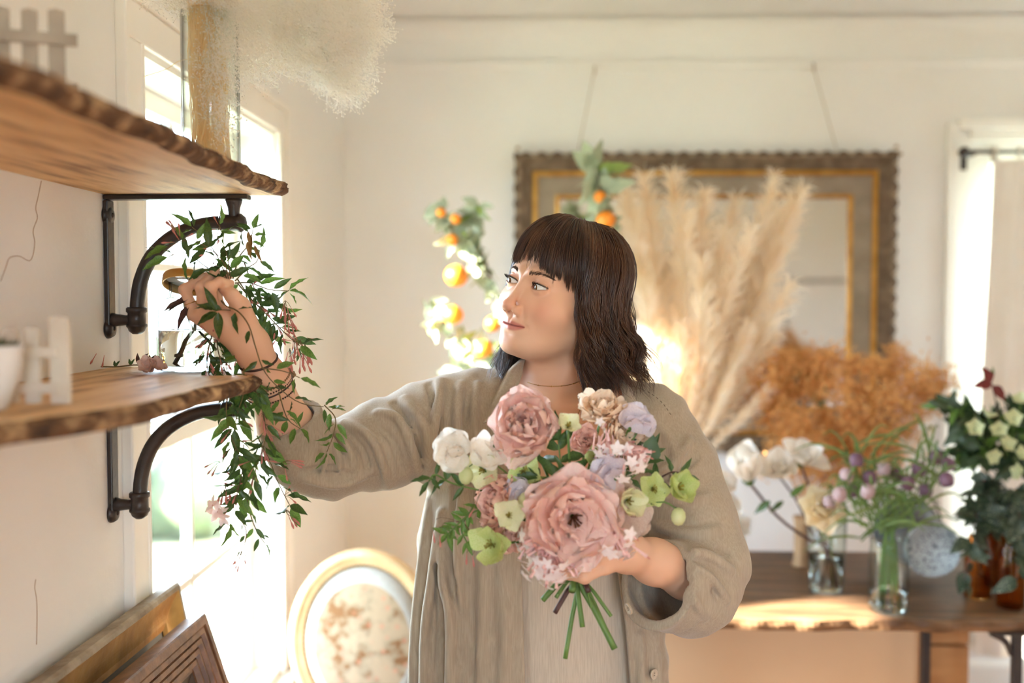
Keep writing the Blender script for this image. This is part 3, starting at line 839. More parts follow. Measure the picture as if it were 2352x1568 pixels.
allr = [E_R + (W_R - E_R) * .1, W_R] + [x for j in RH['f'] for x in j] + RH['th']
SKINPARTS.append(sdf_mesh(arm_r_f, *bounds(allr, .05), .0017))
alll = [E_L, W_L] + [x for j in LH['f'] for x in j] + LH['th']
SKINPARTS.append(sdf_mesh(arm_l_f, *bounds(alll, .05), .0020))
SKINPARTS.append(sdf_mesh(lambda p: smin(s_cap(p, S_R, E_R, .048, .042), s_cap(p, S_R, PP(1290, 1000, 1.80), .05, .09), .03), *bounds([S_R, E_R, PP(1290, 1000, 1.80)], .10), .008))
SKINPARTS.append(sdf_mesh(lambda p: smin(s_cap(p, S_L, E_L, .048, .043), s_cap(p, S_L, PP(1290, 1000, 1.80), .05, .09), .03), *bounds([S_L, E_L, PP(1290, 1000, 1.80)], .10), .008))
print('arms', _t.time() - _t1, [len(x[0]) for x in SKINPARTS])
m_nail = mat('nail', (236, 196, 178), .25, spec=.6)
m_gold = mat('gold', (214, 170, 96), .25, metal=1.0, c2=(180, 130, 64), scale=300)
m_leather = mat('dark_leather', (58, 32, 22), .5)
m_bead = mat('wood_bead', (160, 116, 66), .4, c2=(120, 80, 42), scale=200)
m_bead2 = mat('dark_bead', (66, 36, 22), .4)
def ring_pts(c, axis, r, n=40, wob=0.0):
    a = nz(np.cross(axis, (0.2, 1, 0.1))); b = np.cross(nz(axis), a); t = np.linspace(0, 2 * math.pi, n + 1)
    return np.array([c + (a * math.cos(x) + b * math.sin(x)) * (r + wob * math.sin(3 * x)) for x in t])
def jewellery():
    # thin gold rings on two fingers
    for k, s in ((0, .46), (1, .44)):
        a, b = RH['f'][k][0], RH['f'][k][1]; c = a + (b - a) * s
        mk('ring', tube(ring_pts(c, b - a, .0100), .0007, 6, cap=False), m_gold, person)
    d = nz(W_R - E_R)
    def at(px, py, Y): return PP(px, py, Y)
    c = W_R - d * .026
    mk('leather_band', tube(ring_pts(c, d + np.array((.10, 0, .0)), .0300), .0021, 8, cap=False), m_leather, person)
    def beads(c, ax, r, n, br, m):
        e = empty('bead_bracelet', c, None); e.parent = person; e.matrix_parent_inverse = PINV(person)
        bm_ = mesh_data('bead', *ico(br, 1)); bm_.materials.append(m)
        for q in ring_pts(c, ax, r, n)[:-1]:
            o = link('bead', bm_, parent=e, loc=None); o.location = Vector(q)
    beads(W_R - d * .062, d, .0375, 50, .0026, m_bead)
    beads(W_R - d * .068, d + np.array((.05, 0, .03)), .0380, 54, .0022, m_bead2)
    beads(W_R - d * .083, d + np.array((.10, 0, -.02)), .0388, 58, .0019, m_bead2)
    mk('leather_band', tube(ring_pts(W_R - d * .074, d, .0385), .0018, 8, cap=False), m_leather, person)
jewellery()
# ---------------------------------------------------------------- clothes
_t1 = _t.time()
def linen(name, c, c2):
    m = mat(name, c, 0.85, c2=c2, scale=420, detail=3, stretch=(1, 1, .05), spec=.15, sheen=.25)
    nt = m.node_tree; N = nt.nodes; L = nt.links; b = N['Principled BSDF']
    tc = N.new('ShaderNodeTexCoord'); hs = []
    for ax, sc in (('X', 520), ('Z', 520)):
        w = N.new('ShaderNodeTexWave'); w.bands_direction = ax; w.inputs['Scale'].default_value = sc; w.inputs['Distortion'].default_value = 1.5; w.inputs['Detail'].default_value = 1
        L.new(tc.outputs['Object'], w.inputs['Vector']); hs.append(w)
    ad = N.new('ShaderNodeMath'); L.new(hs[0].outputs['Fac'], ad.inputs[0]); L.new(hs[1].outputs['Fac'], ad.inputs[1])
    bu = N.new('ShaderNodeBump'); bu.inputs['Strength'].default_value = .12; bu.inputs['Distance'].default_value = .0008
    L.new(ad.outputs[0], bu.inputs['Height']); L.new(bu.outputs['Normal'], b.inputs['Normal'])
    return m
m_linen = linen('linen', (171, 155, 135), (158, 142, 123))
m_top = linen('inner_top', (200, 185, 167), (186, 171, 153))
SEC = [  # photo row, left edge, right edge of the torso (overshirt), half depth
    (1900, 925, 1560, .150), (1568, 938, 1536, .142), (1400, 950, 1522, .136), (1250, 962, 1518, .132), (1120, 982, 1525, .126), (1000, 1010, 1530, .118), (930, 1062, 1520, .100), (885, 1115, 1462, .080), (850, 1150, 1412, .066), (815, 1185, 1370, .052)]
YC = 1.80
_sz = np.array([P(1270, s[0], YC)[2] for s in SEC])[::-1]
_sl = np.array([P(s[1], s[0], YC)[0] for s in SEC])[::-1]; _sr = np.array([P(s[2], s[0], YC)[0] for s in SEC])[::-1]; _sb = np.array([s[3] for s in SEC])[::-1]
_o = np.argsort(_sz); _sz, _sl, _sr, _sb = _sz[_o], _sl[_o], _sr[_o], _sb[_o]
def torso_f(p, shrink=0.0):
    z = p[:, 2]; l = np.interp(z, _sz, _sl) + shrink; r = np.interp(z, _sz, _sr) - shrink; b = np.interp(z, _sz, _sb) - shrink
    a = (r - l) / 2; x = (p[:, 0] - (l + r) / 2) / a; y = (p[:, 1] - YC) / b
    e = 2.35
    n = (np.abs(x) ** e + np.abs(y) ** e + 1e-9) ** (1 / e)
    return (n - 1) * np.minimum(a, b) * .85
CUFF_R, CUFF_RD = PP(661, 962, 1.612), nz(W_R - E_R)
CUFF_L = PP(1508, 1338, 1.590); CUFF_LD = nz(PP(1440, 1310, 1.535) - PP(1600, 1362, 1.665))
SLR = ([PP(1090, 955, 1.780), PP(985, 985, 1.745), PP(880, 1020, 1.715), PP(760, 1058, 1.675), PP(706, 1050, 1.652), PP(680, 1005, 1.632), CUFF_R + CUFF_RD * .03], [.086, .083, .075, .062, .057, .054, .0515])
SLL = ([PP(1490, 985, 1.785), PP(1548, 1080, 1.760), PP(1590, 1190, 1.725), PP(1612, 1290, 1.695), PP(1590, 1352, 1.655), CUFF_L + CUFF_LD * .03], [.082, .075, .074, .077, .074, .0685])
FOLDS = []
def cloth_base(p):
    f = torso_f(p)
    f = smin(f, s_chain(p, *SLR, .02), .035)
    f = smin(f, s_chain(p, *SLL, .02), .030)
    return f
def ray_surface(f, px, py, y0=1.2, y1=2.0):
    d = CAMROT @ np.array(((px - W2) / FPX, -(py - H2) / FPX, -1.0)); d = d / np.linalg.norm(d)
    t = y0 / d[1]
    for _ in range(80):
        s = f((CAM + d * t)[None])[0]
        if s < .0004: break
        t += max(s * .8, .0004)
        if t * d[1] > y1: return None
    q = CAM + d * t; e = .002
    g = np.array([f((q + np.eye(3)[a] * e)[None])[0] - f((q - np.eye(3)[a] * e)[None])[0] for a in range(3)])
    return q, nz(g)
def fold(pts, r=.010, h=.006, sign=1):
    """a ridge (or crease) of the cloth along photo points"""
    q = []; r = r * (.72 if sign > 0 else .8)
    c = curve([(a, b, 0) for a, b in pts], max(4, len(pts) * 3))
    for i, (a, b, _) in enumerate(c):
        s = ray_surface(cloth_base, a, b)
        if s is None: continue
        w = 2.0 * math.sin(math.pi * (i + .6) / (len(c) + .2)) ** .6
        if sign > 0: q.append(np.append(s[0] + s[1] * (h * w - r), r))
        else: q.append(np.append(s[0] - s[1] * (h * w - r * 1.0) , r))
    if len(q) > 1: FOLDS.append((sign, np.array(q)))
# sleeve on the raised arm
fold([(1012, 872), (1000, 960), (985, 1050), (975, 1105)], .012, .007); fold([(985, 880), (1005, 960), (998, 1040)], .008, .006, -1)
fold([(930, 915), (975, 985), (985, 1075)], .011, .007); fold([(905, 925), (945, 990), (965, 1070)], .008, .007, -1)
fold([(868, 945), (915, 965), (945, 1030), (962, 1095)], .011, .007); fold([(858, 972), (900, 1010), (925, 1085)], .007, .005, -1)
fold([(790, 968), (850, 1005), (880, 1070), (890, 1118)], .010, .0065); fold([(785, 985), (830, 1030), (850, 1095)], .007, .005, -1)
fold([(762, 975), (800, 1030), (815, 1075)], .008, .005); fold([(745, 985), (775, 1040), (780, 1080)], .007, .005); fold([(752, 978), (787, 1035)], .005, .004, -1)
fold([(728, 1000), (745, 1050), (740, 1090)], .007, .0045); fold([(700, 1100), (780, 1112), (850, 1085)], .009, .005)
fold([(690, 1085), (760, 1075), (800, 1090)], .006, .005, -1)
# chest and body, raised-arm side
fold([(1060, 880), (1048, 960), (1052, 1050), (1040, 1120)], .010, .006); fold([(1035, 880), (1028, 960), (1030, 1060)], .008, .005, -1)
fold([(1098, 880), (1088, 960), (1098, 1060)], .009, .005); fold([(1075, 900), (1070, 980)], .006, .004, -1)
fold([(1012, 1180), (1000, 1330), (985, 1450), (972, 1640)], .012, .010); fold([(1015, 1200), (1022, 1330), (1038, 1420), (1030, 1640)], .012, .009); fold([(1008, 1300), (1010, 1420), (1003, 1640)], .013, .010, -1)
fold([(985, 1150), (972, 1300), (955, 1480), (945, 1640)], .012, .007); fold([(1058, 1130), (1052, 1280), (1062, 1400)], .009, .006); fold([(1045, 1120), (1040, 1260), (1048, 1340)], .008, .006, -1)
fold([(1100, 1200), (1110, 1350), (1100, 1600)], .014, .004); fold([(1150, 1300), (1160, 1450), (1150, 1640)], .014, .004); fold([(1080, 1350), (1082, 1500), (1075, 1640)], .010, .004, -1)
# sleeve at the bouquet
fold([(1520, 985), (1550, 1040), (1545, 1110)], .012, .005); fold([(1500, 1090), (1550, 1060), (1585, 1010)], .010, .006); fold([(1510, 1105), (1560, 1085), (1600, 1050)], .007, .005, -1)
fold([(1500, 1130), (1560, 1150), (1625, 1140)], .012, .005); fold([(1505, 1205), (1580, 1225), (1650, 1215)], .012, .006)
fold([(1520, 1258), (1600, 1252), (1670, 1268)], .009, .010, -1); fold([(1530, 1275), (1610, 1280), (1680, 1310)], .012, .009); fold([(1560, 1300), (1610, 1320), (1650, 1370)], .007, .006, -1)
fold([(1575, 1290), (1630, 1330), (1670, 1380)], .009, .006); fold([(1560, 1330), (1590, 1380), (1620, 1420)], .009, .006); fold([(1575, 1340), (1605, 1400)], .006, .005, -1)
fold([(1470, 1460), (1468, 1640)], .010, .006); fold([(1505, 1460), (1510, 1640)], .009, .005)
def cloth_f(p):
    f = cloth_base(p)
    f = f + .0016 * np.sin(p[:, 0] * 95 + 14 * np.sin(p[:, 2] * 7)) * np.sin(p[:, 2] * 31 + 30 * p[:, 0]) + .0014 * np.sin(p[:, 0] * 61 + 9 * p[:, 2]) * np.sin(p[:, 2] * 23 + 4) + .0009 * np.sin(p[:, 0] * 130 + p[:, 1] * 90) * np.sin(p[:, 2] * 57 + p[:, 0] * 40)
    for sg, q in FOLDS:
        lo = q[:, :3].min(0) - .04; hi = q[:, :3].max(0) + .04
        m = ((p > lo) & (p < hi)).all(1)
        if not m.any(): continue
        c = s_chain(p[m], q[:, :3], q[:, 3])
        f[m] = smin(f[m], c, .0075) if sg > 0 else np.minimum(smax(f[m], -c, .006), f[m] + .0058)
    # turned-back cuffs stand proud
    for c, d, r in ((CUFF_R, CUFF_RD, .0555), (CUFF_L, CUFF_LD, .0735)):
        m = (((p - c) ** 2).sum(1) < .13 ** 2)
        if not m.any(): continue
        t = (p[m] - c) @ d; rad = np.sqrt(np.maximum(((p[m] - c) ** 2).sum(1) - t * t, 0))
        wob = .0022 * np.sin(np.arctan2(p[m][:, 2] - c[2], p[m][:, 0] - c[0] + p[m][:, 1] - c[1]) * 5)
        band = np.maximum(rad - r - wob, np.abs(t + .024) - .024)
        f[m] = smin(f[m], band, .003)
    return f
# edges of the open front as a function of height: photo columns at the front plane
FR_ROW = [820, 860, 900, 960, 1040, 1150, 1300, 1450, 1568, 1900]
FR_L = [1196, 1192, 1186, 1150, 1162, 1182, 1198, 1203, 1206, 1212]
FR_R = [1400, 1425, 1438, 1448, 1440, 1425, 1418, 1440, 1450, 1465]
_fz = np.array([P(1270, r, 1.66)[2] for r in FR_ROW])[::-1]; _fl = np.array([P(c, r, 1.66)[0] for c, r in zip(FR_L, FR_ROW)])[::-1]; _fr = np.array([P(c, r, 1.66)[0] for c, r in zip(FR_R, FR_ROW)])[::-1]
def jacket_f(p):
    f = cloth_f(p)
    z = p[:, 2]; l = np.interp(z, _fz, _fl); r = np.interp(z, _fz, _fr)
    gap = np.maximum(np.maximum(l - p[:, 0], p[:, 0] - r), p[:, 1] - (YC - .01))
    sh = np.maximum(f, -(f + .0088))
    sh = smax(sh, -gap, .003)
    for c, d in ((CUFF_R, CUFF_RD), (CUFF_L, CUFF_LD)):
        t = (p - c) @ d; near = ((p - c) ** 2).sum(1) < .14 ** 2
        sh = np.where(near, smax(sh, t, .002), sh)
    # neck hole
    nk = s_cap(p, PP(1285, 860, 1.775), PP(1290, 800, 1.765), .062, .068)
    sh = smax(sh, -nk, .004)
    return np.maximum(np.maximum(sh, .66 - z), z - 1.43)
_pts = [PP(640, 1000, 1.6), PP(1700, 1400, 1.7), PP(1270, 830, 1.80)]
jl = np.array((P(600, 900, 1.6)[0], 1.50, .655)); jh = np.array((P(1720, 900, 1.75)[0], 1.97, 1.44))
V, F = sdf_mesh(jacket_f, jl, jh, .0032)
print('jacket', len(V), _t.time() - _t1)
# slight relaxation so the cloth has no grid marks
def relax(V, F, it=2, w=.4):
    E = np.concatenate([F[:, [0, 1]], F[:, [1, 2]], F[:, [2, 3]], F[:, [3, 0]]]); n = len(V)
    deg = np.bincount(E.ravel(), minlength=n).astype(float)
    for _ in range(it):
        A = np.stack([np.bincount(E[:, 0], V[E[:, 1], a], n) + np.bincount(E[:, 1], V[E[:, 0], a], n) for a in range(3)], 1)
        V = V * (1 - w) + w * A / np.maximum(deg, 1)[:, None]
    return V
jacket = link('overshirt', fast_mesh('overshirt', relax(V, F), F), m_linen, person)
jacket['label'] = 'open taupe linen overshirt with rolled sleeves'
# inner top: fills the open front, ends in a low V at the neck
def top_f(p):
    f = torso_f(p, .034)
    v = PP(1310, 1030, 1.68); s = (p - v)
    cut = np.maximum(-(s[:, 2] - np.abs(s[:, 0] - .0) * 1.05), p[:, 1] - 1.80)
    f = smax(f, -cut, .006)
    return np.maximum(np.maximum(f, .74 - p[:, 2]), p[:, 2] - 1.335)
V, F = sdf_mesh(top_f, (-.30, 1.6, .73), (.32, 1.96, 1.35), .005)
link('inner_top', fast_mesh('inner_top', relax(V, F), F), m_top, person)
m_trouser = mat('trousers', (96, 84, 72), .8, c2=(80, 70, 60), scale=40)
m_shoe = mat('shoes', (60, 46, 38), .5)
def legs_f(p):
    f = s_ell(p, (.03, 1.80, .74), (.150, .075, .10))
    for s in (-1, 1):
        f = smin(f, s_chain(p, [np.array((.03 + s * .08, 1.80, .70)), np.array((.03 + s * .09, 1.79, .46)), np.array((.03 + s * .105, 1.81, .09))], [.075, .068, .058]), .03)
    return np.maximum(f, .05 - p[:, 2])
V, F = sdf_mesh(legs_f, (-.25, 1.6, .03), (.30, 2.0, 1.0), .012); link('trousers', fast_mesh('trousers', V, F), m_trouser, person)
for s in (-1, 1):
    V, F = sdf_mesh(lambda p: np.maximum(smin(s_ell(p, (.03 + s * .105, 1.75, .035), (.047, .12, .045)), s_ell(p, (.03 + s * .105, 1.81, .07), (.044, .05, .06)), .03), .001 - p[:, 2]), (.03 + s * .105 - .07, 1.6, -.01), (.03 + s * .105 + .07, 1.9, .15), .008)
    link('shoe', fast_mesh('shoe', V, F), m_shoe, person)
def sheet(rows, thick=.003):
    """thin cloth panel from rows of 3-D points, with thickness"""
    A = np.array(rows); n, m, _ = A.shape
    du = np.gradient(A, axis=0); dv = np.gradient(A, axis=1); N = np.cross(du, dv); N /= np.linalg.norm(N, axis=2, keepdims=True) + 1e-9
    V = np.vstack([(A + N * thick / 2).reshape(-1, 3), (A - N * thick / 2).reshape(-1, 3)])
    F = [tuple(f) for f in grid_faces(n, m)]; k = n * m; F += [tuple(reversed([i + k for i in f])) for f in grid_faces(n, m)]
    ring = [(0, j) for j in range(m)] + [(i, m - 1) for i in range(1, n)] + [(n - 1, j) for j in range(m - 2, -1, -1)] + [(i, 0) for i in range(n - 2, 0, -1)]
    ids = [i * m + j for i, j in ring]
    for a, b in zip(ids, ids[1:] + ids[:1]): F.append((a, b, b + k, a + k))
    return V, F
# collar: stand round the back of the neck that opens into two lapels
def collar():
    inner = [PP(1160, 965, 1.655), PP(1178, 915, 1.66), PP(1196, 868, 1.685), PP(1204, 832, 1.725), PP(1230, 810, 1.80), PP(1290, 806, 1.845), PP(1360, 822, 1.83), PP(1405, 850, 1.76), PP(1425, 890, 1.70), PP(1432, 930, 1.672), PP(1428, 985, 1.655)]
    outer = [PP(1110, 972, 1.652), PP(1130, 925, 1.655), PP(1150, 885, 1.668), PP(1172, 848, 1.70), PP(1195, 842, 1.83), PP(1285, 850, 1.885), PP(1390, 855, 1.87), PP(1440, 868, 1.79), PP(1452, 900, 1.715), PP(1462, 940, 1.682), PP(1452, 1000, 1.655)]
    A, B = curve(inner, 44), curve(outer, 44)
    rows = []
    for t in np.linspace(0, 1, 7):
        bul = math.sin(math.pi * t) * .006
        rows.append(A + (B - A) * t + np.array((0, -bul, bul * .6)))
    o = mk('collar', sheet(rows, .0035), m_linen, jacket)
collar()
m_button = mat('button', (196, 178, 156), .35, c2=(182, 160, 136), scale=120)
m_thread = mat('thread', (118, 100, 82), .8)
def button(px, py, tilt):
    q, n = ray_surface(cloth_base, px, py)
    n = nz(n + np.asarray(tilt)); M = align(np.cross(n, (0.3, 0, 1)), n, q + n * .006)
    b = mk('button', xf(lathe([(.00001, .0012), (.005, .0012), (.0062, .0022), (.0085, .0022), (.0092, .001), (.0088, -.0008), (.00001, -.001)], 24), M), m_button, jacket)
    for s in (-1, 1):
        mk('thread', xf(ico(.0011, 1, loc=(s * .0019, 0, .0014)), M), m_thread, b)
button(1496, 1546, (0, 0, 0)); button(1452, 1394, (-.9, .2, 0)); button(1470, 1700, (0, 0, 0))
def buttonhole():
    pts = [ray_surface(cloth_base, x, y)[0] + np.array((0, -.0006, 0)) for x, y in ((1144, 1464), (1156, 1467), (1170, 1470))]
    mk('buttonhole', tube(curve(pts, 8), [.0004, .0009, .0012, .0013, .0013, .0011, .0008, .0004], 5), m_thread, jacket)
buttonhole()
# stitched shoulder seam, necklace
seam = [(1452, 888), (1490, 902), (1520, 925), (1542, 955)]
def dashes(pts):
    c = curve([(a, b, 0) for a, b in pts], 40)
    for i in range(0, 38, 4):
        s = [ray_surface(cloth_base, *c[k][:2]) for k in (i, i + 1, i + 2)]
        if any(x is None for x in s): continue
        mk('stitch', tube([x[0] + x[1] * .0012 for x in s], .0006, 4), m_thread, jacket)
dashes(seam)
def necklace():
    f = lambda p: skin_head_f(p); pts = []
    for a, b in ((1212, 878), (1232, 884), (1255, 887), (1280, 887), (1305, 884), (1330, 876), (1345, 866)):
        s = ray_surface(f, a, b); pts.append(s[0] + s[1] * .0008)
    ch = mk('necklace', tube(curve(pts, 40), .00055, 5), m_gold, person)
    for k in (8, 16, 22, 29): mk('bead', ico(.0013, 1, loc=curve(pts, 40)[k]), m_gold, ch)
    pts = []
    for a, b in ((1352, 870), (1345, 905), (1332, 940), (1322, 960)):
        s = ray_surface(f, a, b); pts.append(s[0] + s[1] * .001)
    mk('pendant_chain', tube(curve(pts, 24), .0007, 5), m_gold, person)
necklace()
print('clothes', _t.time() - _t1)
def skin_join():
    V, F, n = [], [], 0
    for v, f in SKINPARTS:
        V.append(v); F.append(f + n); n += len(v)
    V = np.concatenate(V); F = np.concatenate(F)
    me = fast_mesh('body', V, F); vcol(me, skin_color(V)); link('body', me, m_skin, person)
    tag(person, 'woman with dark wavy hair and fringe in an open linen overshirt reaching for the jasmine', 'person')
skin_join()
# ================================================================== SHELVES
m_wood = mat('shelf_wood', (232, 198, 150), .55, c2=(148, 106, 68), c3=(216, 176, 124), scale=4.5, detail=8, stretch=(9, 1.1, 3), bump=.12, bscale=16, ramp=(.38, .70))
m_bark = mat('bark', (52, 34, 24), .9, c2=(200, 164, 120), c3=(108, 74, 48), scale=34, detail=9, bump=1.0, bscale=70, ramp=(.3, .7))
m_iron = mat('cast_iron', (38, 31, 29), .38, c2=(52, 42, 38), scale=20, bump=.12, bscale=90, spec=.5)
m_screw = mat('screw', (70, 60, 54), .4, metal=.8)
def shelf(name, z0, th, y0, y1, edge, label):
    """live-edge board: flat sawn faces, ragged bark along the front"""
    e = empty(name, (XL, y1, z0)); tag(e, label, 'shelf')
    ys = np.linspace(y0, y1, 90); xf_ = np.interp(ys, [a for a, _ in edge], [b for _, b in edge])
    w = np.array([.004 * math.sin(y * 23) + .003 * math.sin(y * 51 + 1) for y in ys]); xf_ = xf_ + w
    rows = []
    for i, y in enumerate(ys):
        x = xf_[i]
        rows.append([(XL + .001, y, z0), (x - .016, y, z0), (x - .013, y, z0 + th * .3), (x - .010, y, z0 + th * .75), (x - .009, y, z0 + th), (XL + .001, y, z0 + th)])
    n = len(ys); V = np.array(rows).reshape(-1, 3); F = grid_faces(n, 6, True) + [tuple(range(6)), tuple(range((n - 1) * 6 + 5, (n - 1) * 6 - 1, -1))]
    mk('board', (V, F), m_wood, e, smooth=False)
    # bark: rough skin over the edge
    ys = np.linspace(y0, y1, 420); xb = np.interp(ys, [a for a, _ in edge], [b for _, b in edge]) + np.array([.004 * math.sin(y * 23) + .003 * math.sin(y * 51 + 1) for y in ys])
    ts = np.linspace(0, 1, 15)
    prof = [(-.0165, -.0006)] + [(-.010 + .0125 * math.sin(t * math.pi) ** .7, -.001 + th * 1.03 * t) for t in ts] + [(-.013, th * .6)]
    n, q = len(ys), len(prof); A = np.zeros((n, q, 3)); N2 = np.zeros((n, q))
    def vnoise(a, b):
        g = rng.normal(0, 1, (a + 2, b + 2)); u = np.linspace(0, a, n); v = np.linspace(0, b, q); i = u.astype(int); j = v.astype(int); fu = (u - i)[:, None]; fv = (v - j)[None]
        return (g[i][:, j] * (1 - fu) + g[i + 1][:, j] * fu) * (1 - fv) + (g[i][:, j + 1] * (1 - fu) + g[i + 1][:, j + 1] * fu) * fv
    N2 = vnoise(34, 3) * .45 + vnoise(120, 7) * .75 + vnoise(230, 12) * .8 + rng.normal(0, .3, (n, q))
    N2 = np.sign(N2) * np.abs(N2) ** .7
    for j, (dx, dz) in enumerate(prof):
        k = 1.0 if 1 < j < q - 2 else .12
        A[:, j, 0] = xb + dx + k * .0019 * N2[:, j]; A[:, j, 1] = ys + k * .0006 * N2[:, j]; A[:, j, 2] = z0 + dz + k * .0006 * N2[:, j]
    F = grid_faces(len(ys), len(prof), True); m = len(prof); F += [tuple(range(m)), tuple(range((len(ys) - 1) * m + m - 1, (len(ys) - 1) * m - 1, -1))]
    mk('bark_edge', (A.reshape(-1, 3), F), m_bark, e)
    return e
ZU, ZL = 1.677, 1.359
TU, TL = .024, .023
shelf('live_edge_shelf', ZU, TU, .35, 1.705, [(.3, -.44), (.8, -.437), (1.06, -.428), (1.3, -.432), (1.5, -.440), (1.71, -.436)], 'upper live-edge wooden shelf carrying the vase of dried flowers')
shelf('live_edge_shelf', ZL, TL, .35, 1.705, [(.3, -.54), (.8, -.525), (.95, -.505), (1.06, -.450), (1.28, -.438), (1.5, -.432), (1.71, -.430)], 'lower live-edge wooden shelf carrying the glass jar')
def bracket(dz, label):
    YB_ = 1.684; e = empty('shelf_bracket', (XL, YB_, ZU + dz)); tag(e, label, 'bracket', 'iron shelf brackets')
    D = np.array((0, 0, dz))
    def q(px, py, Y=YB_): return np.array(P(px, py, Y)) + D
    zt = ZU + dz - .0008; zb = q(262, 768)[2]
    # wall plate with pointed foot
    hw = .013
    mk('back_plate', box((XL + .0008, YB_ - hw, zb + .012), (XL + .0095, YB_ + hw, zt - .009), .002), m_iron, e, smooth=False)
    for zc in (zt - .034, zb + .010):
        b = mk('plate_boss', xf(lathe([(.00001, .0), (.017, 0), (.0165, .004), (.013, .0098), (.007, .0115), (.00001, .012)], 20), np.array([[0, 0, 1, XL + .0008], [1, 0, 0, YB_], [0, 1, 0, zc], [0, 0, 0, 1.0]])), m_iron, e)
        mk('screw', xf(ico(.0045, 2, (1, 1, .55)), np.array([[0, 0, 1, XL + .0125], [1, 0, 0, YB_], [0, 1, 0, zc], [0, 0, 0, 1.0]])), m_screw, b)
    xe = q(572, 455)[0]
    tp = mk('top_plate', box((XL + .0008, YB_ - hw, zt - .008), (xe, YB_ + hw, zt), .0018), m_iron, e, smooth=False)
    # front post from the plate to the arm
    pc = q(537, 480); ax = pc[0]; arm_end = q(520, 512)
    mk('post', lathe([(.0145, zt - .008), (.0135, zt - .013), (.0105, zt - .022), (.0092, zt - .034), (.0098, arm_end[2] + .006)], 20, (ax, YB_, 0), True), m_iron, e)
    # curved arm
    pts = [q(315, 735), q(316, 690), q(325, 640), q(348, 590), q(385, 552), q(432, 526), q(478, 514), q(520, 512)]
    c = curve(pts, 34); mk('arm', tube(c, .0122, 16), m_iron, e)
    # finial along x at the front
    fx = [(q(505, 512)[0], .0128), (q(510, 512)[0], .0158), (q(520, 512)[0], .0150), (q(535, 512)[0], .0142), (q(546, 512)[0], .0142), (q(549, 512)[0], .0160), (q(554, 512)[0], .0160), (q(557, 512)[0], .0140), (q(563, 512)[0], .0105), (q(566, 512)[0], .004)]
    V, F = lathe([(r, x) for x, r in fx], 24, cap=True); V = np.stack([V[:, 2], V[:, 0] + YB_, V[:, 1] + arm_end[2]], 1)
    mk('finial', (V, F), m_iron, e)
    # lower socket and its stub to the plate
    k = q(314, 735)
    zs = [(705, .0150), (708, .0172), (716, .0172), (719, .0148), (742, .0148), (745, .0172), (750, .0172), (753, .0150), (760, .0130), (767, .007)]
    mk('socket', lathe([(r, q(314, y)[2]) for y, r in zs][::-1], 24, (k[0], YB_, 0), True), m_iron, e)
    st = np.array((XL + .006, YB_, q(300, 735)[2]))
    mk('stub', tube([st, st + (k[0] - st[0]) * np.array((.25, 0, 0)), st + (k[0] - st[0]) * np.array((.6, 0, 0)), np.array((k[0], YB_, st[2]))], [.0135, .0105, .0085, .0105], 14), m_iron, e)
bracket(0, 'black iron bracket under the upper shelf, behind the jasmine'); bracket(ZL - ZU, 'black iron bracket under the lower shelf')

# ---------------------------------------------------------------- glass jar on the lower shelf
m_glass = thin_glass('jar_glass', (252, 254, 253), refl=1.0, edge=.88)
m_water = bpy.data.materials.new('water'); m_water.use_nodes = True
_n = m_water.node_tree.nodes; _p = _n['Principled BSDF']; _p.inputs['Transmission Weight'].default_value = 1; _p.inputs['IOR'].default_value = 1.33; _p.inputs['Roughness'].default_value = 0; _p.inputs['Base Color'].default_value = (.97, .985, .98, 1)
m_lidgold = mat('brass_lid', (196, 150, 84), .35, metal=.7); m_lidtop = mat('lid_white', (240, 236, 228), .4)
ZS = ZL + TL * 1.0 + .0012
def mat4_(R, loc):
    M = np.eye(4); M[:3, :3] = R; M[:3, 3] = loc; return M
def jar():
    c = np.array(P(441, 858, 1.605)); c[2] = ZS + .0008
    e = empty('glass_jar', c); tag(e, 'round clear glass jar half full of water on the lower shelf', 'jar')
    out = [(.00001, 0), (.046, 0), (.0525, .003), (.0540, .008), (.0540, .104), (.0530, .110), (.0495, .1155), (.040, .118), (.0345, .121), (.0335, .127), (.0345, .143)]
    inn = [(.0315, .143), (.0308, .127), (.033, .119), (.048, .1125), (.0512, .104), (.0512, .013), (.048, .008), (.030, .0065), (.00001, .006)]
    mk('jar_wall', xf(lathe(out + inn, 48), np.array([[1, 0, 0, c[0]], [0, 1, 0, c[1]], [0, 0, 1, c[2]], [0, 0, 0, 1.0]])), m_glass, e)
    mk('water', lathe([(.00001, .0068), (.030, .0072), (.0478, .0088), (.0506, .014), (.0506, .0655), (.0498, .0648), (.00001, .0645)], 48, c), m_water, e)
    Ml = mat4_(rotx(-.42), c + (-.004, -.006, .1425))
    lid = mk('lid_band', xf(lathe([(.0378, -.007), (.0385, -.006), (.0385, .006), (.0378, .0075), (.0360, .0075), (.0360, -.007), (.0378, -.007)], 40), Ml), m_lidgold, e)
    mk('lid_top', xf(lathe([(.0360, .0065), (.0365, .0080), (.030, .0085), (.020, .0085), (.0195, .0075), (.020, .0065), (.0360, .0065)], 40), Ml), m_lidtop, lid)
    for a in np.linspace(0, 6.28, 5)[:-1]: mk('lid_spoke', xf(tube([(0, 0, .0077), (.0205 * math.cos(a), .0205 * math.sin(a), .0077)], .0022, 6), Ml), m_lidtop, lid)
    return c
JAR = jar()
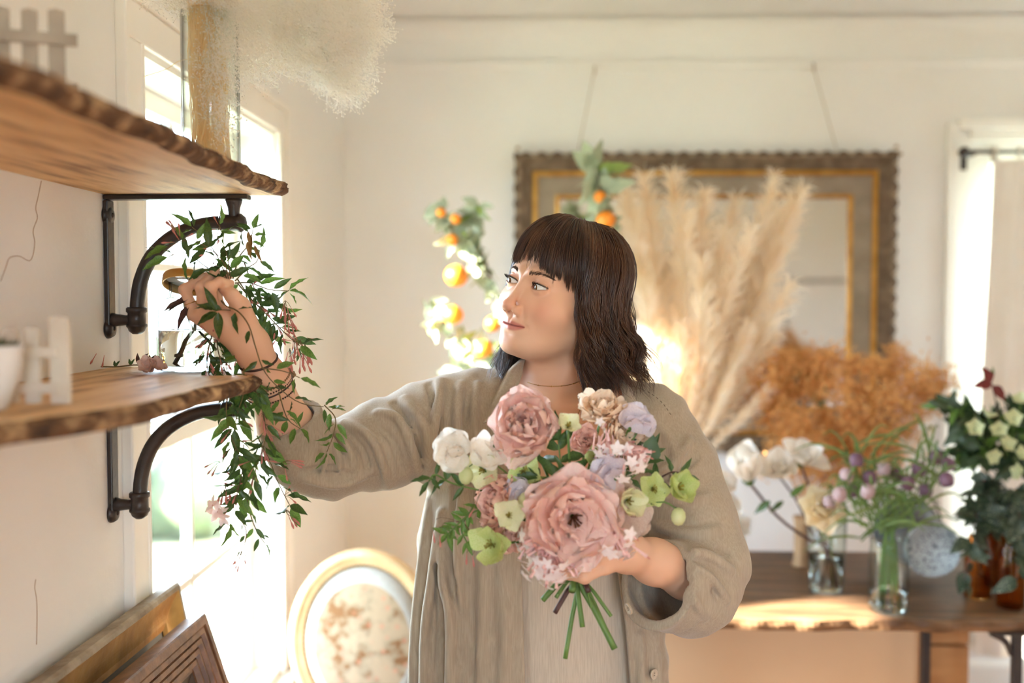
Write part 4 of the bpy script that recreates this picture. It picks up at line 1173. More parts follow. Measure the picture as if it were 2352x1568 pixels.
# ---------------------------------------------------------------- tall vase with dried baby's breath on the upper shelf
ZSU = ZU + TU * 1.03 + .001
VB = np.array(P(485, 300, 1.53)); VB[2] = ZSU + .0006
m_straw = mat('dried_stem', (253, 238, 206), .7, c2=(250, 226, 182), scale=40, translucent=.6)
m_gyp = mat('dried_blossom', (255, 254, 250), .85, c2=(254, 251, 244), scale=30, translucent=.5)
def gyp():
    v = empty('glass_vase', VB); tag(v, 'tall clear glass cylinder vase on the upper shelf', 'vase')
    R, H = .0435, .232
    mk('vase_wall', lathe([(.00001, 0), (R - .004, 0), (R, .004), (R, H), (R - .0012, H + .0008), (R - .0024, H), (R - .0024, .010), (R - .006, .007), (.00001, .007)], 40, VB), m_glass, v)
    b = empty('dried_flower_bunch', VB + (0, 0, .008)); tag(b, "bunch of dried golden and cream baby's breath in the tall glass vase", 'dried flowers')
    st = []
    for k in range(230):
        a, r = rng.uniform(0, 6.28), .030 * math.sqrt(rng.random()); a2 = a + rng.normal(0, .6); r2 = .031 * math.sqrt(rng.random())
        p0 = VB + (r * math.cos(a), r * math.sin(a), .010); p1 = VB + (r2 * math.cos(a2) - .004, r2 * math.sin(a2), .12); p2 = VB + (r * .9 * math.cos(a2) - .006, r * .9 * math.sin(a2), .232); p3 = VB + (r * 1.5 * math.cos(a) + rng.normal(0, .012), r * 1.4 * math.sin(a), .33)
        c = curve([p0, p1, p2, p3], 9); c[1:-1] += rng.normal(0, .0018, (7, 3)); st.append(c)
    V, F = strands(np.array(st), np.full(9, .0010), 2); o = link('stems', fast_mesh('stems', V, F), m_straw, b); o['kind'] = 'stuff'
    # cloud of fine branchlets: gathered above the vase, spilling to the right
    cen, src = [], []
    spec = [(640, -40, 1.53, 130, 100, .10, 250), (760, 60, 1.50, 85, 85, .07, 220), (600, 100, 1.53, 85, 70, .08, 150), (790, 165, 1.49, 42, 52, .04, 100), (840, 60, 1.50, 38, 45, .03, 60), (470, -40, 1.54, 90, 60, .06, 120), (400, -8, 1.54, 55, 22, .03, 26), (505, 200, 1.50, 26, 100, .012, 40)]
    for cx, cy, Y, sx, sy, sY, n in spec:
        for _ in range(n):
            u = rng.normal(0, 1, 3); u *= min(1, 1.25 / np.linalg.norm(u)); p = np.array(P(cx + u[0] * sx, cy + u[1] * sy, Y + u[2] * sY)); cen.append(p)
            s0 = VB + np.array((rng.normal(0, .015), rng.normal(0, .015), .26)); src.append(s0)
    cen, src = np.array(cen), np.array(src); n = len(cen)
    mid = src + (cen - src) * .5 + (0, 0, .03); t = np.linspace(0, 1, 7)[None, :, None]
    path = (1 - t) ** 2 * src[:, None] + 2 * t * (1 - t) * mid[:, None] + t ** 2 * cen[:, None]
    V1, F1 = strands(path[::2], np.linspace(.0006, .0003, 7), 2)
    tw, tips = [], []
    for k in range(n):
        d0 = nz(cen[k] - src[k])
        for _ in range(10):
            d = nz(d0 * .7 + rng.normal(0, .75, 3)); L = rng.uniform(.012, .038); d2 = nz(d + rng.normal(0, .5, 3))
            p0 = cen[k] - d0 * rng.uniform(0, .03); p1 = p0 + d * L * .6; p2 = p1 + d2 * L * .4; tw.append([p0, p1, p2]); tips.append(p2)
            for _2 in range(2):
                p3 = p1 + nz(d + rng.normal(0, .8, 3)) * L * .4; tw.append([p1, p1 + (p3 - p1) * .5, p3]); tips.append(p3)
    V2, F2 = strands(np.array(tw), [.00030, .00026, .0002], 2)
    o = link('branchlets', fast_mesh('branchlets', np.vstack([V1, V2]), np.vstack([F1, F2 + len(V1)])), m_gyp, b); o['kind'] = 'stuff'
    tips = np.array(tips); oc = np.array([(1, 0, 0), (-1, 0, 0), (0, 1, 0), (0, -1, 0), (0, 0, 1), (0, 0, -1.0)]); of = np.array([(0, 2, 4), (2, 1, 4), (1, 3, 4), (3, 0, 4), (2, 0, 5), (1, 2, 5), (3, 1, 5), (0, 3, 5)])
    V = (tips[:, None] + oc[None] * rng.uniform(.0009, .0017, (len(tips), 1, 1))).reshape(-1, 3); F = (of[None] + (np.arange(len(tips)) * 6)[:, None, None]).reshape(-1, 3)
    o = link('blossoms', fast_mesh('blossoms', V, F), m_gyp, b); o['kind'] = 'stuff'
    # the stray dry twig
    mk('stray_twig', tube(curve([P(470, 130, 1.53), P(412, 140, 1.52), P(384, 158, 1.52), P(330, 176, 1.52)], 12), .0005, 4), m_straw, b)
gyp()
# ---------------------------------------------------------------- picket fences and pot
m_picket = mat('white_paint_wood', (236, 230, 220), .7, c2=(216, 206, 192), scale=12, bump=.15, bscale=40)
m_picket2 = mat('grey_paint_wood', (176, 166, 152), .75, c2=(146, 134, 120), scale=12, bump=.2, bscale=40)
m_pot = mat('white_enamel', (236, 236, 236), .35, c2=(226, 226, 228), scale=6); m_moss = mat('pot_moss', (58, 72, 48), .9, c2=(84, 96, 60), scale=60)
def picket(name, x, y, z, w, h, t, m, par, d):
    """one pointed slat; d: unit direction of its width"""
    d = np.append(np.asarray(d, float), 0); n = np.array((-d[1], d[0], 0)); o = np.array((x, y, z))
    pr = [(-w / 2, 0), (w / 2, 0), (w / 2, h - w * .12), (0.0, h), (-w / 2, h - w * .12)]
    V = [o + d * a + np.array((0, 0, b)) + n * s * t / 2 for s in (-1, 1) for a, b in pr]
    F = [(4, 3, 2, 1, 0), (5, 6, 7, 8, 9)] + [(i, (i + 1) % 5, 5 + (i + 1) % 5, 5 + i) for i in range(5)]
    return mk(name, (np.array(V), F), m, par, smooth=False)
def fences():
    c = np.array(P(141, 934, 1.09)); e = empty('picket_fence', (c[0], c[1], ZS)); tag(e, 'small white picket fence at the front of the lower shelf', 'picket fence')
    pts = [(141, 934, 1.09, .098, .0215), (78, 932, 1.093, .085, .0165), (27, 930, 1.097, .083, .0165), (-25, 928, 1.10, .083, .0165)]
    Q = [np.array(P(a, b, Y)) for a, b, Y, _, _ in pts]; d = nz((Q[3] - Q[0])[:2])
    for q, (_, _, _, h, w) in zip(Q, pts): picket('picket', q[0], q[1], ZS + .0005, w, h, .006, m_picket, e, d)
    n = np.array((-d[1], d[0]))
    for z in (.018, .058):
        a = np.array((Q[0][0] + n[0] * .007, Q[0][1] + n[1] * .007, ZS + z)); b = np.array((Q[3][0] + n[0] * .007, Q[3][1] + n[1] * .007, ZS + z))
        dn = np.append(n, 0) * .0025; u = np.array((0, 0, .0055))
        mk('fence_rail', (np.array([a - dn - u, a + dn - u, a + dn + u, a - dn + u, b - dn - u, b + dn - u, b + dn + u, b - dn + u]), [(0, 1, 2, 3), (7, 6, 5, 4), (0, 4, 5, 1), (1, 5, 6, 2), (2, 6, 7, 3), (3, 7, 4, 0)]), m_picket, e, smooth=False)
    # pot beside it
    pc = np.array(P(-32, 938, 1.02)); pc[2] = ZS + .0005
    p = empty('plant_pot', pc); tag(p, 'small white round pot cut by the left edge of the photo', 'pot')
    mk('pot_body', lathe([(.00001, 0), (.018, 0), (.021, .003), (.032, .036), (.037, .064), (.0375, .068), (.0352, .068), (.030, .036), (.019, .006), (.00001, .005)], 32, pc), m_pot, p)
    tw = []
    for _ in range(160):
        a, r = rng.uniform(0, 6.28), .028 * math.sqrt(rng.random()); q = pc + (r * math.cos(a), r * math.sin(a), .060); d2 = nz(rng.normal(0, .6, 3) + (0, 0, 1)); tw.append([q, q + d2 * .008, q + d2 * .015 + rng.normal(0, .002, 3)])
    V, F = strands(np.array(tw), [.0012, .001, .0003]); o = link('moss', fast_mesh('moss', V, F), m_moss, p); o['kind'] = 'stuff'
    # upper fence
    pts = [(132, 185, 1.13, .125, .0172), (70, 170, 1.12, .123, .0165), (5, 155, 1.11, .123, .0165)]
    Q = [np.array(P(a, b, Y)) for a, b, Y, _, _ in pts]; e = empty('picket_fence', (Q[0][0], Q[0][1], ZSU)); tag(e, 'small weathered picket fence on the upper shelf', 'picket fence')
    d = nz((Q[2] - Q[0])[:2]); n = np.array((-d[1], d[0]))
    for q, (_, _, _, h, w) in zip(Q, pts): picket('picket', q[0], q[1], ZSU + .0005, w, h, .006, m_picket2, e, d)
    q0 = Q[0][:2] - d * .022; q1 = Q[2][:2] + d * .02
    zr = ZSU + .0905
    for z in (zr, ZSU + .035):
        a = np.append(q0 + n * .0065, z); b = np.append(q1 + n * .0065, z); dn = np.append(n, 0) * .003; u = np.array((0, 0, .0065))
        mk('fence_rail', (np.array([a - dn - u, a + dn - u, a + dn + u, a - dn + u, b - dn - u, b + dn - u, b + dn + u, b - dn + u]), [(0, 1, 2, 3), (7, 6, 5, 4), (0, 4, 5, 1), (1, 5, 6, 2), (2, 6, 7, 3), (3, 7, 4, 0)]), m_picket2, e, smooth=False)
fences()
# ================================================================== PLANT KIT
def leaf_vf(L=1.0, W=.42, tip=1.5, fold=.25, curl=.25, wave=.0, n=7, m=5, base=.8, phase=0.0):
    """leaf along +Y from the origin, face to +Z"""
    V = []
    for i in range(n):
        t = i / (n - 1); w = W * (math.sin(math.pi * t ** base) ** .9) * (1 - .25 * t ** tip) if 0 < i < n - 1 else .004
        if i == n - 1: w = .004
        for j in range(m):
            s = 2 * j / (m - 1) - 1
            V.append((s * w / 2, t, fold * abs(s) * w * .5 - curl * t * t + wave * w * math.sin(t * 15 + s * 2 + phase) * abs(s)))
    V = np.array(V) * L
    return V, grid_faces(n, m)
def petal_vf(L=1.0, W=.9, cup=.4, curl=.2, ruffle=.05, notch=.0, n=7, m=7, k=9, phase=0.0, narrow=.25, shape=.62):
    V = []
    for i in range(n):
        t = i / (n - 1)
        w = W * (narrow + (1 - narrow) * math.sin(min(1, t / shape) * math.pi / 2)) * (1 - .55 * max(0, (t - shape) / (1 - shape)) ** 2.2)
        for j in range(m):
            s = 2 * j / (m - 1) - 1
            e = max(t, 0) ** 2
            V.append((s * w / 2, t - .16 * s * s * t - notch * (abs(s) < .2) * (t > .95), cup * (s * s) * w * .5 + curl * t * t + ruffle * e * (math.sin(s * k + phase) + .6 * math.sin(s * k * 1.9 + 2 * phase)) * (.4 + abs(s))))
    return np.array(V) * L, grid_faces(n, m)
def variants(name, fn, count, m):
    out = []
    for i in range(count):
        me = mesh_data(name, *fn(i)); me.materials.append(m); out.append(me)
    return out
def inst(name, me, M, parent, wp=None):
    """an instance of shared mesh data at world matrix M under parent"""
    o = bpy.data.objects.new(name, me); col.objects.link(o); o.parent = parent
    o.matrix_parent_inverse = wp if wp is not None else PINV(parent)
    o.matrix_basis = Matrix(np.asarray(M).tolist()); return o
def rot_about(axis, a):
    x, y, z = nz(axis); c, s = math.cos(a), math.sin(a); C = 1 - c
    return np.array([[c + x * x * C, x * y * C - z * s, x * z * C + y * s], [y * x * C + z * s, c + y * y * C, y * z * C - x * s], [z * x * C - y * s, z * y * C + x * s, c + z * z * C]])
def basis(axis, spin=0.0):
    """rotation whose +Z is axis"""
    z = nz(axis); a = np.array((0, 0, 1.0)) if abs(z[2]) < .9 else np.array((1.0, 0, 0)); x = nz(np.cross(a, z)); y = np.cross(z, x)
    return np.stack([x, y, z], 1) @ rotz(spin)
def mat4(R, loc, s=1.0):
    M = np.eye(4); M[:3, :3] = R * s; M[:3, 3] = loc; return M
def whorl(parent, wp, petals, c, B, n, tilt, size, r0=.0, az0=0.0, jit=.12, name='petal', lift=0.0, pick=None):
    """petals round the axis of basis B: tilt 0 = closed along the axis, 90 = flat open"""
    for k in range(n):
        az = az0 + 2 * math.pi * k / n + rng.normal(0, jit); ti = math.radians(tilt) + rng.normal(0, jit * .6)
        # petal +Y runs outwards/upwards; its face +Z looks to the axis
        Rl = rotz(az) @ rotx(HP - ti) ; sz = size * (1 + rng.normal(0, .07))
        loc = c + B @ (rotz(az) @ np.array((0, r0, lift)))
        inst(name, petals[rng.integers(len(petals))] if pick is None else petals[pick], mat4(B @ Rl, loc, sz), parent, wp)
def stem(parent, pts, r, m, name='stem', n=14): return mk(name, tube(curve(pts, n), r, 6), m, parent)

m_leaf_d = mat('leaf_dark', (52, 78, 38), .4, c2=(78, 102, 48), scale=20, translucent=.3, spec=.5)
m_leaf_m = mat('leaf_mid', (78, 112, 48), .42, c2=(108, 138, 62), scale=20, translucent=.35)
m_leaf_l = mat('leaf_light', (136, 160, 84), .45, c2=(160, 178, 104), scale=20, translucent=.4)
m_leaf_g = mat('leaf_greygreen', (158, 168, 138), .5, c2=(190, 198, 168), scale=14, translucent=.3)
m_leaf_p = mat('leaf_purple', (60, 38, 34), .45, c2=(84, 50, 44), scale=20, translucent=.2)
m_vine = mat('vine_stem', (92, 70, 44), .6, c2=(112, 96, 54), scale=30)
m_stem = mat('green_stem', (108, 138, 66), .5, c2=(86, 114, 52), scale=20, translucent=.1)
m_stem_d = mat('dark_stem', (92, 58, 50), .5, c2=(70, 44, 40), scale=20)
m_bud = mat('jasmine_bud', (188, 104, 98), .5, c2=(216, 146, 134), scale=60, translucent=.2)
m_white = mat('white_petal', (250, 246, 240), .55, c2=(246, 238, 228), scale=8, translucent=.4)
m_cream = mat('cream_petal', (250, 240, 214), .55, c2=(246, 230, 196), scale=8, translucent=.4)
LEAF_D = variants('leaf', lambda i: leaf_vf(1, .32 + .03 * (i % 3), 1.5, .45, .10 + .16 * (i % 4), .15, n=9, phase=i), 6, m_leaf_d)
LEAF_M = variants('leaf', lambda i: leaf_vf(1, .34 + .03 * (i % 3), 1.5, .45, .10 + .16 * (i % 4), .13, n=9, phase=i), 6, m_leaf_m)
LEAF_P = variants('leaf', lambda i: leaf_vf(1, .28, 1.5, .35, .2 + .1 * i, .1, phase=i), 3, m_leaf_p)
def bud_me(name, m, L=1.0, r=.085): 
    me = mesh_data(name, *lathe([(.02, -.02), (.028, .25), (.036, .5), (r * .8, .68), (r, .8), (r * .6, .93), (.01, 1.0)], 7, cap=True)); me.materials.append(m); return me
BUD = bud_me('bud', m_bud)
# ------------------------------------------------------------------ jasmine vine in the raised hand
def jasmine():
    v = empty('jasmine_vine', PP(530, 650, 1.52)); tag(v, 'trailing jasmine vine with pink buds draped over the raised hand', 'vine'); wp = PINV(v)
    leaves = [0]
    def add_leaf(p, d, size, meshes, up=None):
        up = nz(rng.normal(0, .65, 3) + np.array((0.1, -.65, .6))) if up is None else up
        M = align(d, up, p, size); inst('leaf', meshes[rng.integers(len(meshes))], M, v, wp); leaves[0] += 1
    def strand(pts, r=.0011, step=24, size=.034, meshes=None, skip=0, end=True, spread=1.0, buds=0.0):
        pts3 = curve([PP(*p) for p in pts], 60); L = np.cumsum(np.r_[0, np.linalg.norm(np.diff(pts3, axis=0), axis=1)])
        mk('stem', tube(pts3[::2], np.linspace(r, r * .55, 30), 5), m_vine, v)
        s = step * .0007; k = 0; pos = s * .7 + skip * .0007
        while pos < L[-1]:
            i = np.searchsorted(L, pos); i = min(max(i, 1), 58); p = pts3[i]; t = nz(pts3[i + 1] - pts3[i - 1]); side = nz(np.cross(t, (0, -1, .15)))
            for sg in (-1, 1):
                if rng.random() < .12: continue
                d = nz(t * .55 + side * sg * spread + rng.normal(0, .33, 3) + np.array((0, 0, -.25))); q = p + d * .004
                ms = meshes or (LEAF_D if rng.random() < .62 else LEAF_M)
                sz = size * rng.uniform(.7, 1.2)
                add_leaf(q, d, sz, ms)
            if rng.random() < buds: cluster(p, nz(t + rng.normal(0, .5, 3)), rng.integers(3, 7))
            pos += s * rng.uniform(.8, 1.25); k += 1
        if end: add_leaf(pts3[-1], nz(pts3[-1] - pts3[-4]), size * 1.15, meshes or LEAF_M)
    def cluster(p, d, n, L=.020, sp=.6):
        for _ in range(n):
            dd = nz(d + rng.normal(0, sp, 3)); ped = p + dd * rng.uniform(.006, .016)
            mk('bud_stalk', tube([p, (p + ped) / 2 + rng.normal(0, .001, 3), ped], .0004, 4), m_vine, v)
            inst('bud', BUD, mat4(basis(nz(dd + (0, 0, -.35))), ped, L * rng.uniform(.75, 1.15)), v, wp)
    # above the hand
    strand([(528, 655, 1.535), (515, 605, 1.53), (480, 570, 1.52), (432, 552, 1.51), (385, 566, 1.50)], buds=.1)
    strand([(525, 650, 1.55), (500, 590, 1.56), (468, 545, 1.56), (440, 520, 1.55)], size=.030)
    strand([(520, 655, 1.53), (470, 610, 1.545), (420, 580, 1.53), (385, 590, 1.52)], size=.036)
    strand([(530, 640, 1.54), (520, 580, 1.54), (500, 545, 1.54), (505, 515, 1.54)], size=.028)
    strand([(535, 640, 1.55), (550, 590, 1.56), (572, 560, 1.56), (582, 525, 1.56)], size=.022, step=16)
    cluster(PP(415, 560, 1.50), nz((-.5, 0, .8)), 4); cluster(PP(410, 540, 1.51), nz((-.3, 0, 1)), 3); cluster(PP(505, 530, 1.53), nz((.1, 0, 1)), 2)
    strand([(540, 645, 1.545), (570, 615, 1.555), (590, 600, 1.56), (598, 570, 1.56)], size=.030)
    # at the right of the hand, behind the wrist
    strand([(540, 650, 1.56), (575, 650, 1.575), (620, 665, 1.58), (665, 668, 1.58)], size=.036, step=30, buds=.1)
    strand([(545, 650, 1.575), (580, 690, 1.59), (620, 730, 1.59), (660, 770, 1.58), (690, 795, 1.57)], size=.032, step=18, buds=.4)
    strand([(545, 640, 1.58), (570, 680, 1.60), (590, 730, 1.605), (620, 760, 1.60)], size=.034, step=16)
    strand([(560, 600, 1.57), (575, 640, 1.58), (600, 690, 1.595), (640, 705, 1.59)], size=.033, step=16)
    for a, b in ((675, 770), (690, 780), (700, 790), (665, 800), (690, 810), (655, 690), (660, 720)): cluster(PP(a, b, 1.575), nz((.25, 0, -1)), 6, .022, .35)
    # dark purple leaf over the jar
    for a, b, dx, dz in ((432, 690, -1, -.15), (440, 682, -1, -.35), (436, 700, -.6, -.8)): add_leaf(PP(a, b, 1.535), nz((dx, 0, dz)), .048, LEAF_P, nz((.1, -.8, .6)))
    # across the back of the hand
    strand([(508, 690, 1.492), (520, 702, 1.486), (548, 716, 1.478), (572, 748, 1.474), (588, 800, 1.475), (606, 850, 1.49), (640, 890, 1.505), (690, 925, 1.525), (752, 935, 1.535)], size=.026, step=62, r=.0013, buds=.0)
    strand([(530, 712, 1.488), (505, 712, 1.482), (492, 716, 1.480)], size=.033, step=18, meshes=LEAF_D)
    for a, b, dx, dz in ((502, 717, .0, -1), (500, 718, -1, -.35), (498, 712, -.5, 1)): add_leaf(PP(a, b, 1.480), nz((dx, -.1, dz)), .040, LEAF_D, nz((.2, -.9, .3)))
    strand([(600, 845, 1.49), (650, 852, 1.49), (690, 868, 1.495)], size=.030, step=40, meshes=LEAF_M)
    strand([(745, 930, 1.535), (770, 960, 1.545), (765, 1000, 1.55), (750, 1040, 1.55)], size=.026, step=26, meshes=LEAF_M)
    strand([(640, 900, 1.505), (660, 960, 1.52), (690, 985, 1.53)], size=.026, step=26, meshes=LEAF_M)
    # long fall below the hand
    strand([(500, 740, 1.545), (500, 800, 1.535), (520, 860, 1.525), (540, 900, 1.52)], size=.030, step=20, buds=.35)
    strand([(520, 745, 1.56), (535, 790, 1.56), (575, 850, 1.55), (600, 900, 1.545)], size=.034, step=18, buds=.3)
    strand([(490, 760, 1.55), (475, 820, 1.53), (485, 870, 1.515), (520, 880, 1.51)], size=.030, step=20, meshes=LEAF_D, buds=.2)
    strand([(560, 845, 1.53), (560, 900, 1.505), (545, 950, 1.50), (535, 1010, 1.50), (545, 1080, 1.50)], size=.040, step=20, buds=.25)
    strand([(575, 870, 1.52), (600, 930, 1.51), (610, 1000, 1.505), (590, 1070, 1.50), (570, 1140, 1.50)], size=.038, step=19, buds=.25)
    strand([(540, 860, 1.52), (520, 930, 1.50), (530, 1000, 1.49), (560, 1060, 1.49)], size=.036, step=20)
    strand([(590, 1000, 1.51), (620, 1060, 1.515), (640, 1110, 1.52), (668, 1165, 1.525)], size=.034, step=24, buds=.3)
    strand([(560, 1020, 1.50), (555, 1090, 1.495), (540, 1150, 1.49), (530, 1200, 1.49)], size=.034, step=24, buds=.4)
    strand([(565, 1130, 1.50), (575, 1180, 1.50), (590, 1220, 1.50), (610, 1250, 1.50)], size=.020, step=26, buds=.3)
    strand([(540, 1180, 1.49), (565, 1215, 1.49), (560, 1255, 1.49), (545, 1290, 1.49)], size=.014, step=30, end=False)
    cluster(PP(555, 1265, 1.49), nz((-.3, 0, -1)), 7, .018, .5); cluster(PP(520, 1110, 1.495), nz((-.4, 0, -1)), 10, .022, .4); cluster(PP(505, 1060, 1.495), nz((-.9, 0, -.5)), 4)
    cluster(PP(655, 1170, 1.525), nz((.7, 0, -.4)), 5); cluster(PP(650, 1060, 1.51), nz((1, 0, .1)), 6, .022, .35)
    # brown withered end at the top, blossoms at the bottom
    for k in range(5):
        a = 575 + rng.normal(0, 8); mk('withered_leaf', xf(leaf_vf(.028, .25, 1.5, .6, .5, .2), align((rng.normal(0, .2), -.2, -1), (0, -1, .1), PP(a, 530 + 8 * k, 1.555))), mat('withered_leaf', (142, 108, 58), .7, c2=(118, 88, 44), scale=40, translucent=.2) if k == 0 else MATS['withered_leaf'], v)
    jp = variants('jasmine_petal', lambda i: petal_vf(1, .55, .2, -.1, .02, n=5, m=4, k=4, phase=i, narrow=.35), 3, mat('jasmine_petal', (250, 232, 226), .5, c2=(244, 214, 208), scale=40, translucent=.4))
    for a, b, d in ((488, 1160, (-.6, -.6, .3)), (512, 1185, (-.2, -.8, -.3)), (500, 1175, (.3, -.7, .2))):
        c = PP(a, b, 1.485); B = basis(nz(d)); whorl(v, wp, jp, c, B, 5, 75, .017, .001); mk('tube', tube([c - B[:, 2] * .016, c], [.0010, .0014], 6), m_bud, v)
    # cut stems standing in the jar
    for k, (a, b) in enumerate((((-.024, .0, .014), (.016, .0, .10)), ((.026, .012, .035), (-.002, -.004, .075)), ((-.012, .012, .10), (.004, .0, .075)))):
        pass
    print('vine leaves', leaves[0])
jasmine()
m_stem_w = mat('wet_stem', (98, 92, 72), .5, c2=(82, 80, 64), scale=30)
def jar_stem():
    o = mk('cut_stem', tube(curve([JAR + (-.022, .0, .012), JAR + (-.008, 0, .036), JAR + (.004, 0, .060), JAR + (.010, -.002, .10), JAR + (.014, -.004, .135)], 16), .0026, 8), m_stem_w)
    tag(o, 'bare cut stem standing in the water of the glass jar', 'stem'); mk('node', ico(.005, 1, (1.2, 1.2, .6), JAR + (-.0155, 0, .024)), m_stem_w, o)
    o = mk('cut_stem', tube(curve([JAR + (.030, .008, .030), JAR + (.014, .004, .045), JAR + (.002, .002, .066), JAR + (-.010, 0, .10), JAR + (-.012, -.002, .125)], 16), .0018, 8), m_leaf_g)
    tag(o, 'thin green stem leaning in the glass jar behind the bare stem', 'stem')
jar_stem()
# ------------------------------------------------------------------ broken-off sprig lying on the shelf
def sprig():
    v = empty('jasmine_sprig', PP(300, 855, 1.60)); tag(v, 'cut jasmine sprig lying on the lower shelf beside the jar', 'sprig'); wp = PINV(v)
    def q(px, py, Y): p = PP(px, py, Y); p[2] = max(p[2], ZS + .003); return p
    c = curve([q(232, 842, 1.56), q(270, 842, 1.585), q(310, 838, 1.60), q(345, 842, 1.60), q(372, 850, 1.58)], 24); mk('stem', tube(c, .0012, 5), m_vine, v)
    for i in (5, 10, 13, 16, 18, 20):
        for s in (-1, 1):
            inst('leaf', LEAF_P[i % 3] if i > 10 else LEAF_D[i % 6], align(nz((.3 * s, .3, .7)), (0, -1, .4), c[i], .013 if i < 12 else .026), v, wp)
    for a in ((222, 838, (-.5, 0, -.8)), (240, 842, (-.2, 0, -1))): inst('bud', BUD, mat4(basis(a[2]), q(a[0], a[1], 1.56) + (0, 0, .018), .020), v, wp)
    pp = variants('petal', lambda i: petal_vf(1, .8, .5, .3, .12, phase=i), 3, mat('blush_petal', (240, 214, 198), .55, c2=(232, 196, 180), scale=20, translucent=.35))
    for a, b, s in ((340, 856, .026), (352, 862, .024), (335, 862, .018), (360, 850, .024)):
        whorl(v, wp, pp, q(a, b, 1.555) + (0, 0, .004), basis(nz(rng.normal(0, .4, 3) + (0, -.6, .7))), 5, 60, s * .8)
sprig()
# ================================================================== FRAMES, MIRROR, CHAIR, TABLE
def frame_ring(w, h, prof, M):
    """mitred moulding round a w x h outer rectangle: profile (inset, height); local x right, y up, z out"""
    prof = np.asarray(prof, float); n = len(prof); V = []
    for cx, cy in ((-1, -1), (1, -1), (1, 1), (-1, 1)):
        V += [(cx * (w / 2 - i), cy * (h / 2 - i), z) for i, z in prof]
    F = [(k * n + i, k * n + (i + 1) % n, ((k + 1) % 4) * n + (i + 1) % n, ((k + 1) % 4) * n + i) for k in range(4) for i in range(n)]
    return xf((np.array(V), [tuple(reversed(f)) for f in F]), M)
def plate(w, h, z, M, t=.003):
    return xf(box((-w / 2, -h / 2, z - t), (w / 2, h / 2, z)), M)
m_goldframe = mat('gilt_frame', (188, 146, 84), .38, c2=(140, 100, 52), scale=14, metal=.75, bump=.15, bscale=50, ramp=(.4, .75))
m_gesso = mat('frame_grey_gesso', (170, 156, 136), .8, c2=(128, 112, 92), scale=18, bump=.3, bscale=60)
m_walnut = mat('frame_walnut', (128, 86, 56), .45, c2=(92, 58, 36), c3=(112, 74, 46), scale=6, stretch=(6, 6, 6), bump=.1, bscale=40)
m_canvas = mat('slate_canvas', (122, 122, 118), .35, c2=(104, 104, 102), scale=5)
def leaning(w, h, corner, lean, yaw):
    """matrix for a frame with its top far corner at `corner`, leaning back on the left wall"""
    x = np.array((math.sin(yaw), math.cos(yaw), 0)); n0 = np.array((math.cos(yaw), -math.sin(yaw), 0))
    up = np.array((0, 0, 1.0)) * math.cos(lean) - n0 * math.sin(lean); out = n0 * math.cos(lean) + np.array((0, 0, 1.0)) * math.sin(lean)
    M = np.eye(4); M[:3, 0] = x; M[:3, 1] = up; M[:3, 2] = out
    M[:3, 3] = np.asarray(corner) - x * w / 2 - up * h / 2
    return M
def picture_frames():
    # gilt frame nearest the wall
    lean = .20; c = np.array((-.716, 1.862, .955)); w, h = .95, .955 / math.cos(lean)
    M = leaning(w, h, c, lean, 0.02); e = empty('picture_frame', M[:3, 3] - M[:3, 1] * h / 2); tag(e, 'old gilt picture frame leaning on the left wall', 'picture frame')
    mk('outer_edge', frame_ring(w, h, [(0, 0), (0, .026), (.004, .030), (.012, .030), (.012, 0)], M), m_gesso, e, smooth=False)
    mk('gilt_moulding', frame_ring(w, h, [(.0122, .001), (.0122, .030)] + [(.0122 + .046 * t, .030 - .016 * math.sin(t * HP)) for t in np.linspace(.1, 1, 8)] + [(.064, .012), (.070, .010), (.070, .001)], M), m_goldframe, e, smooth=False)
    mk('picture', plate(w - .13, h - .13, .008, M), m_canvas, e, smooth=False)
    # fluted walnut frame in front
    c = np.array((-.628, 1.800, .917)); lean = .32; w, h = 1.0, .917 / math.cos(lean)
    M = leaning(w, h, c, lean, 0.03); e = empty('picture_frame', M[:3, 3] - M[:3, 1] * h / 2); tag(e, 'fluted brown wooden picture frame in front of the gilt frame', 'picture frame')
    mk('outer_edge', frame_ring(w, h, [(0, -.030), (0, .010), (.003, .013), (.016, .013), (.016, -.030)], M), m_walnut, e, smooth=False)
    fl = [(.0162, -.029), (.0162, .008)]
    for k in range(4): fl += [(.020 + k * .014, .010 - k * .004), (.028 + k * .014, .011 - k * .004), (.0315 + k * .014, .003 - k * .004)]
    fl += [(.078, -.008), (.078, -.029)]
    mk('fluted_moulding', frame_ring(w, h, fl, M), m_walnut, e, smooth=False)
    mk('slip', frame_ring(w, h, [(.0782, -.028), (.0782, -.010), (.094, -.016), (.094, -.028)], M), mat('dark_slip', (58, 40, 30), .6), e, smooth=False)
    mk('picture', plate(w - .18, h - .18, -.020, M), m_canvas, e, smooth=False)
picture_frames()
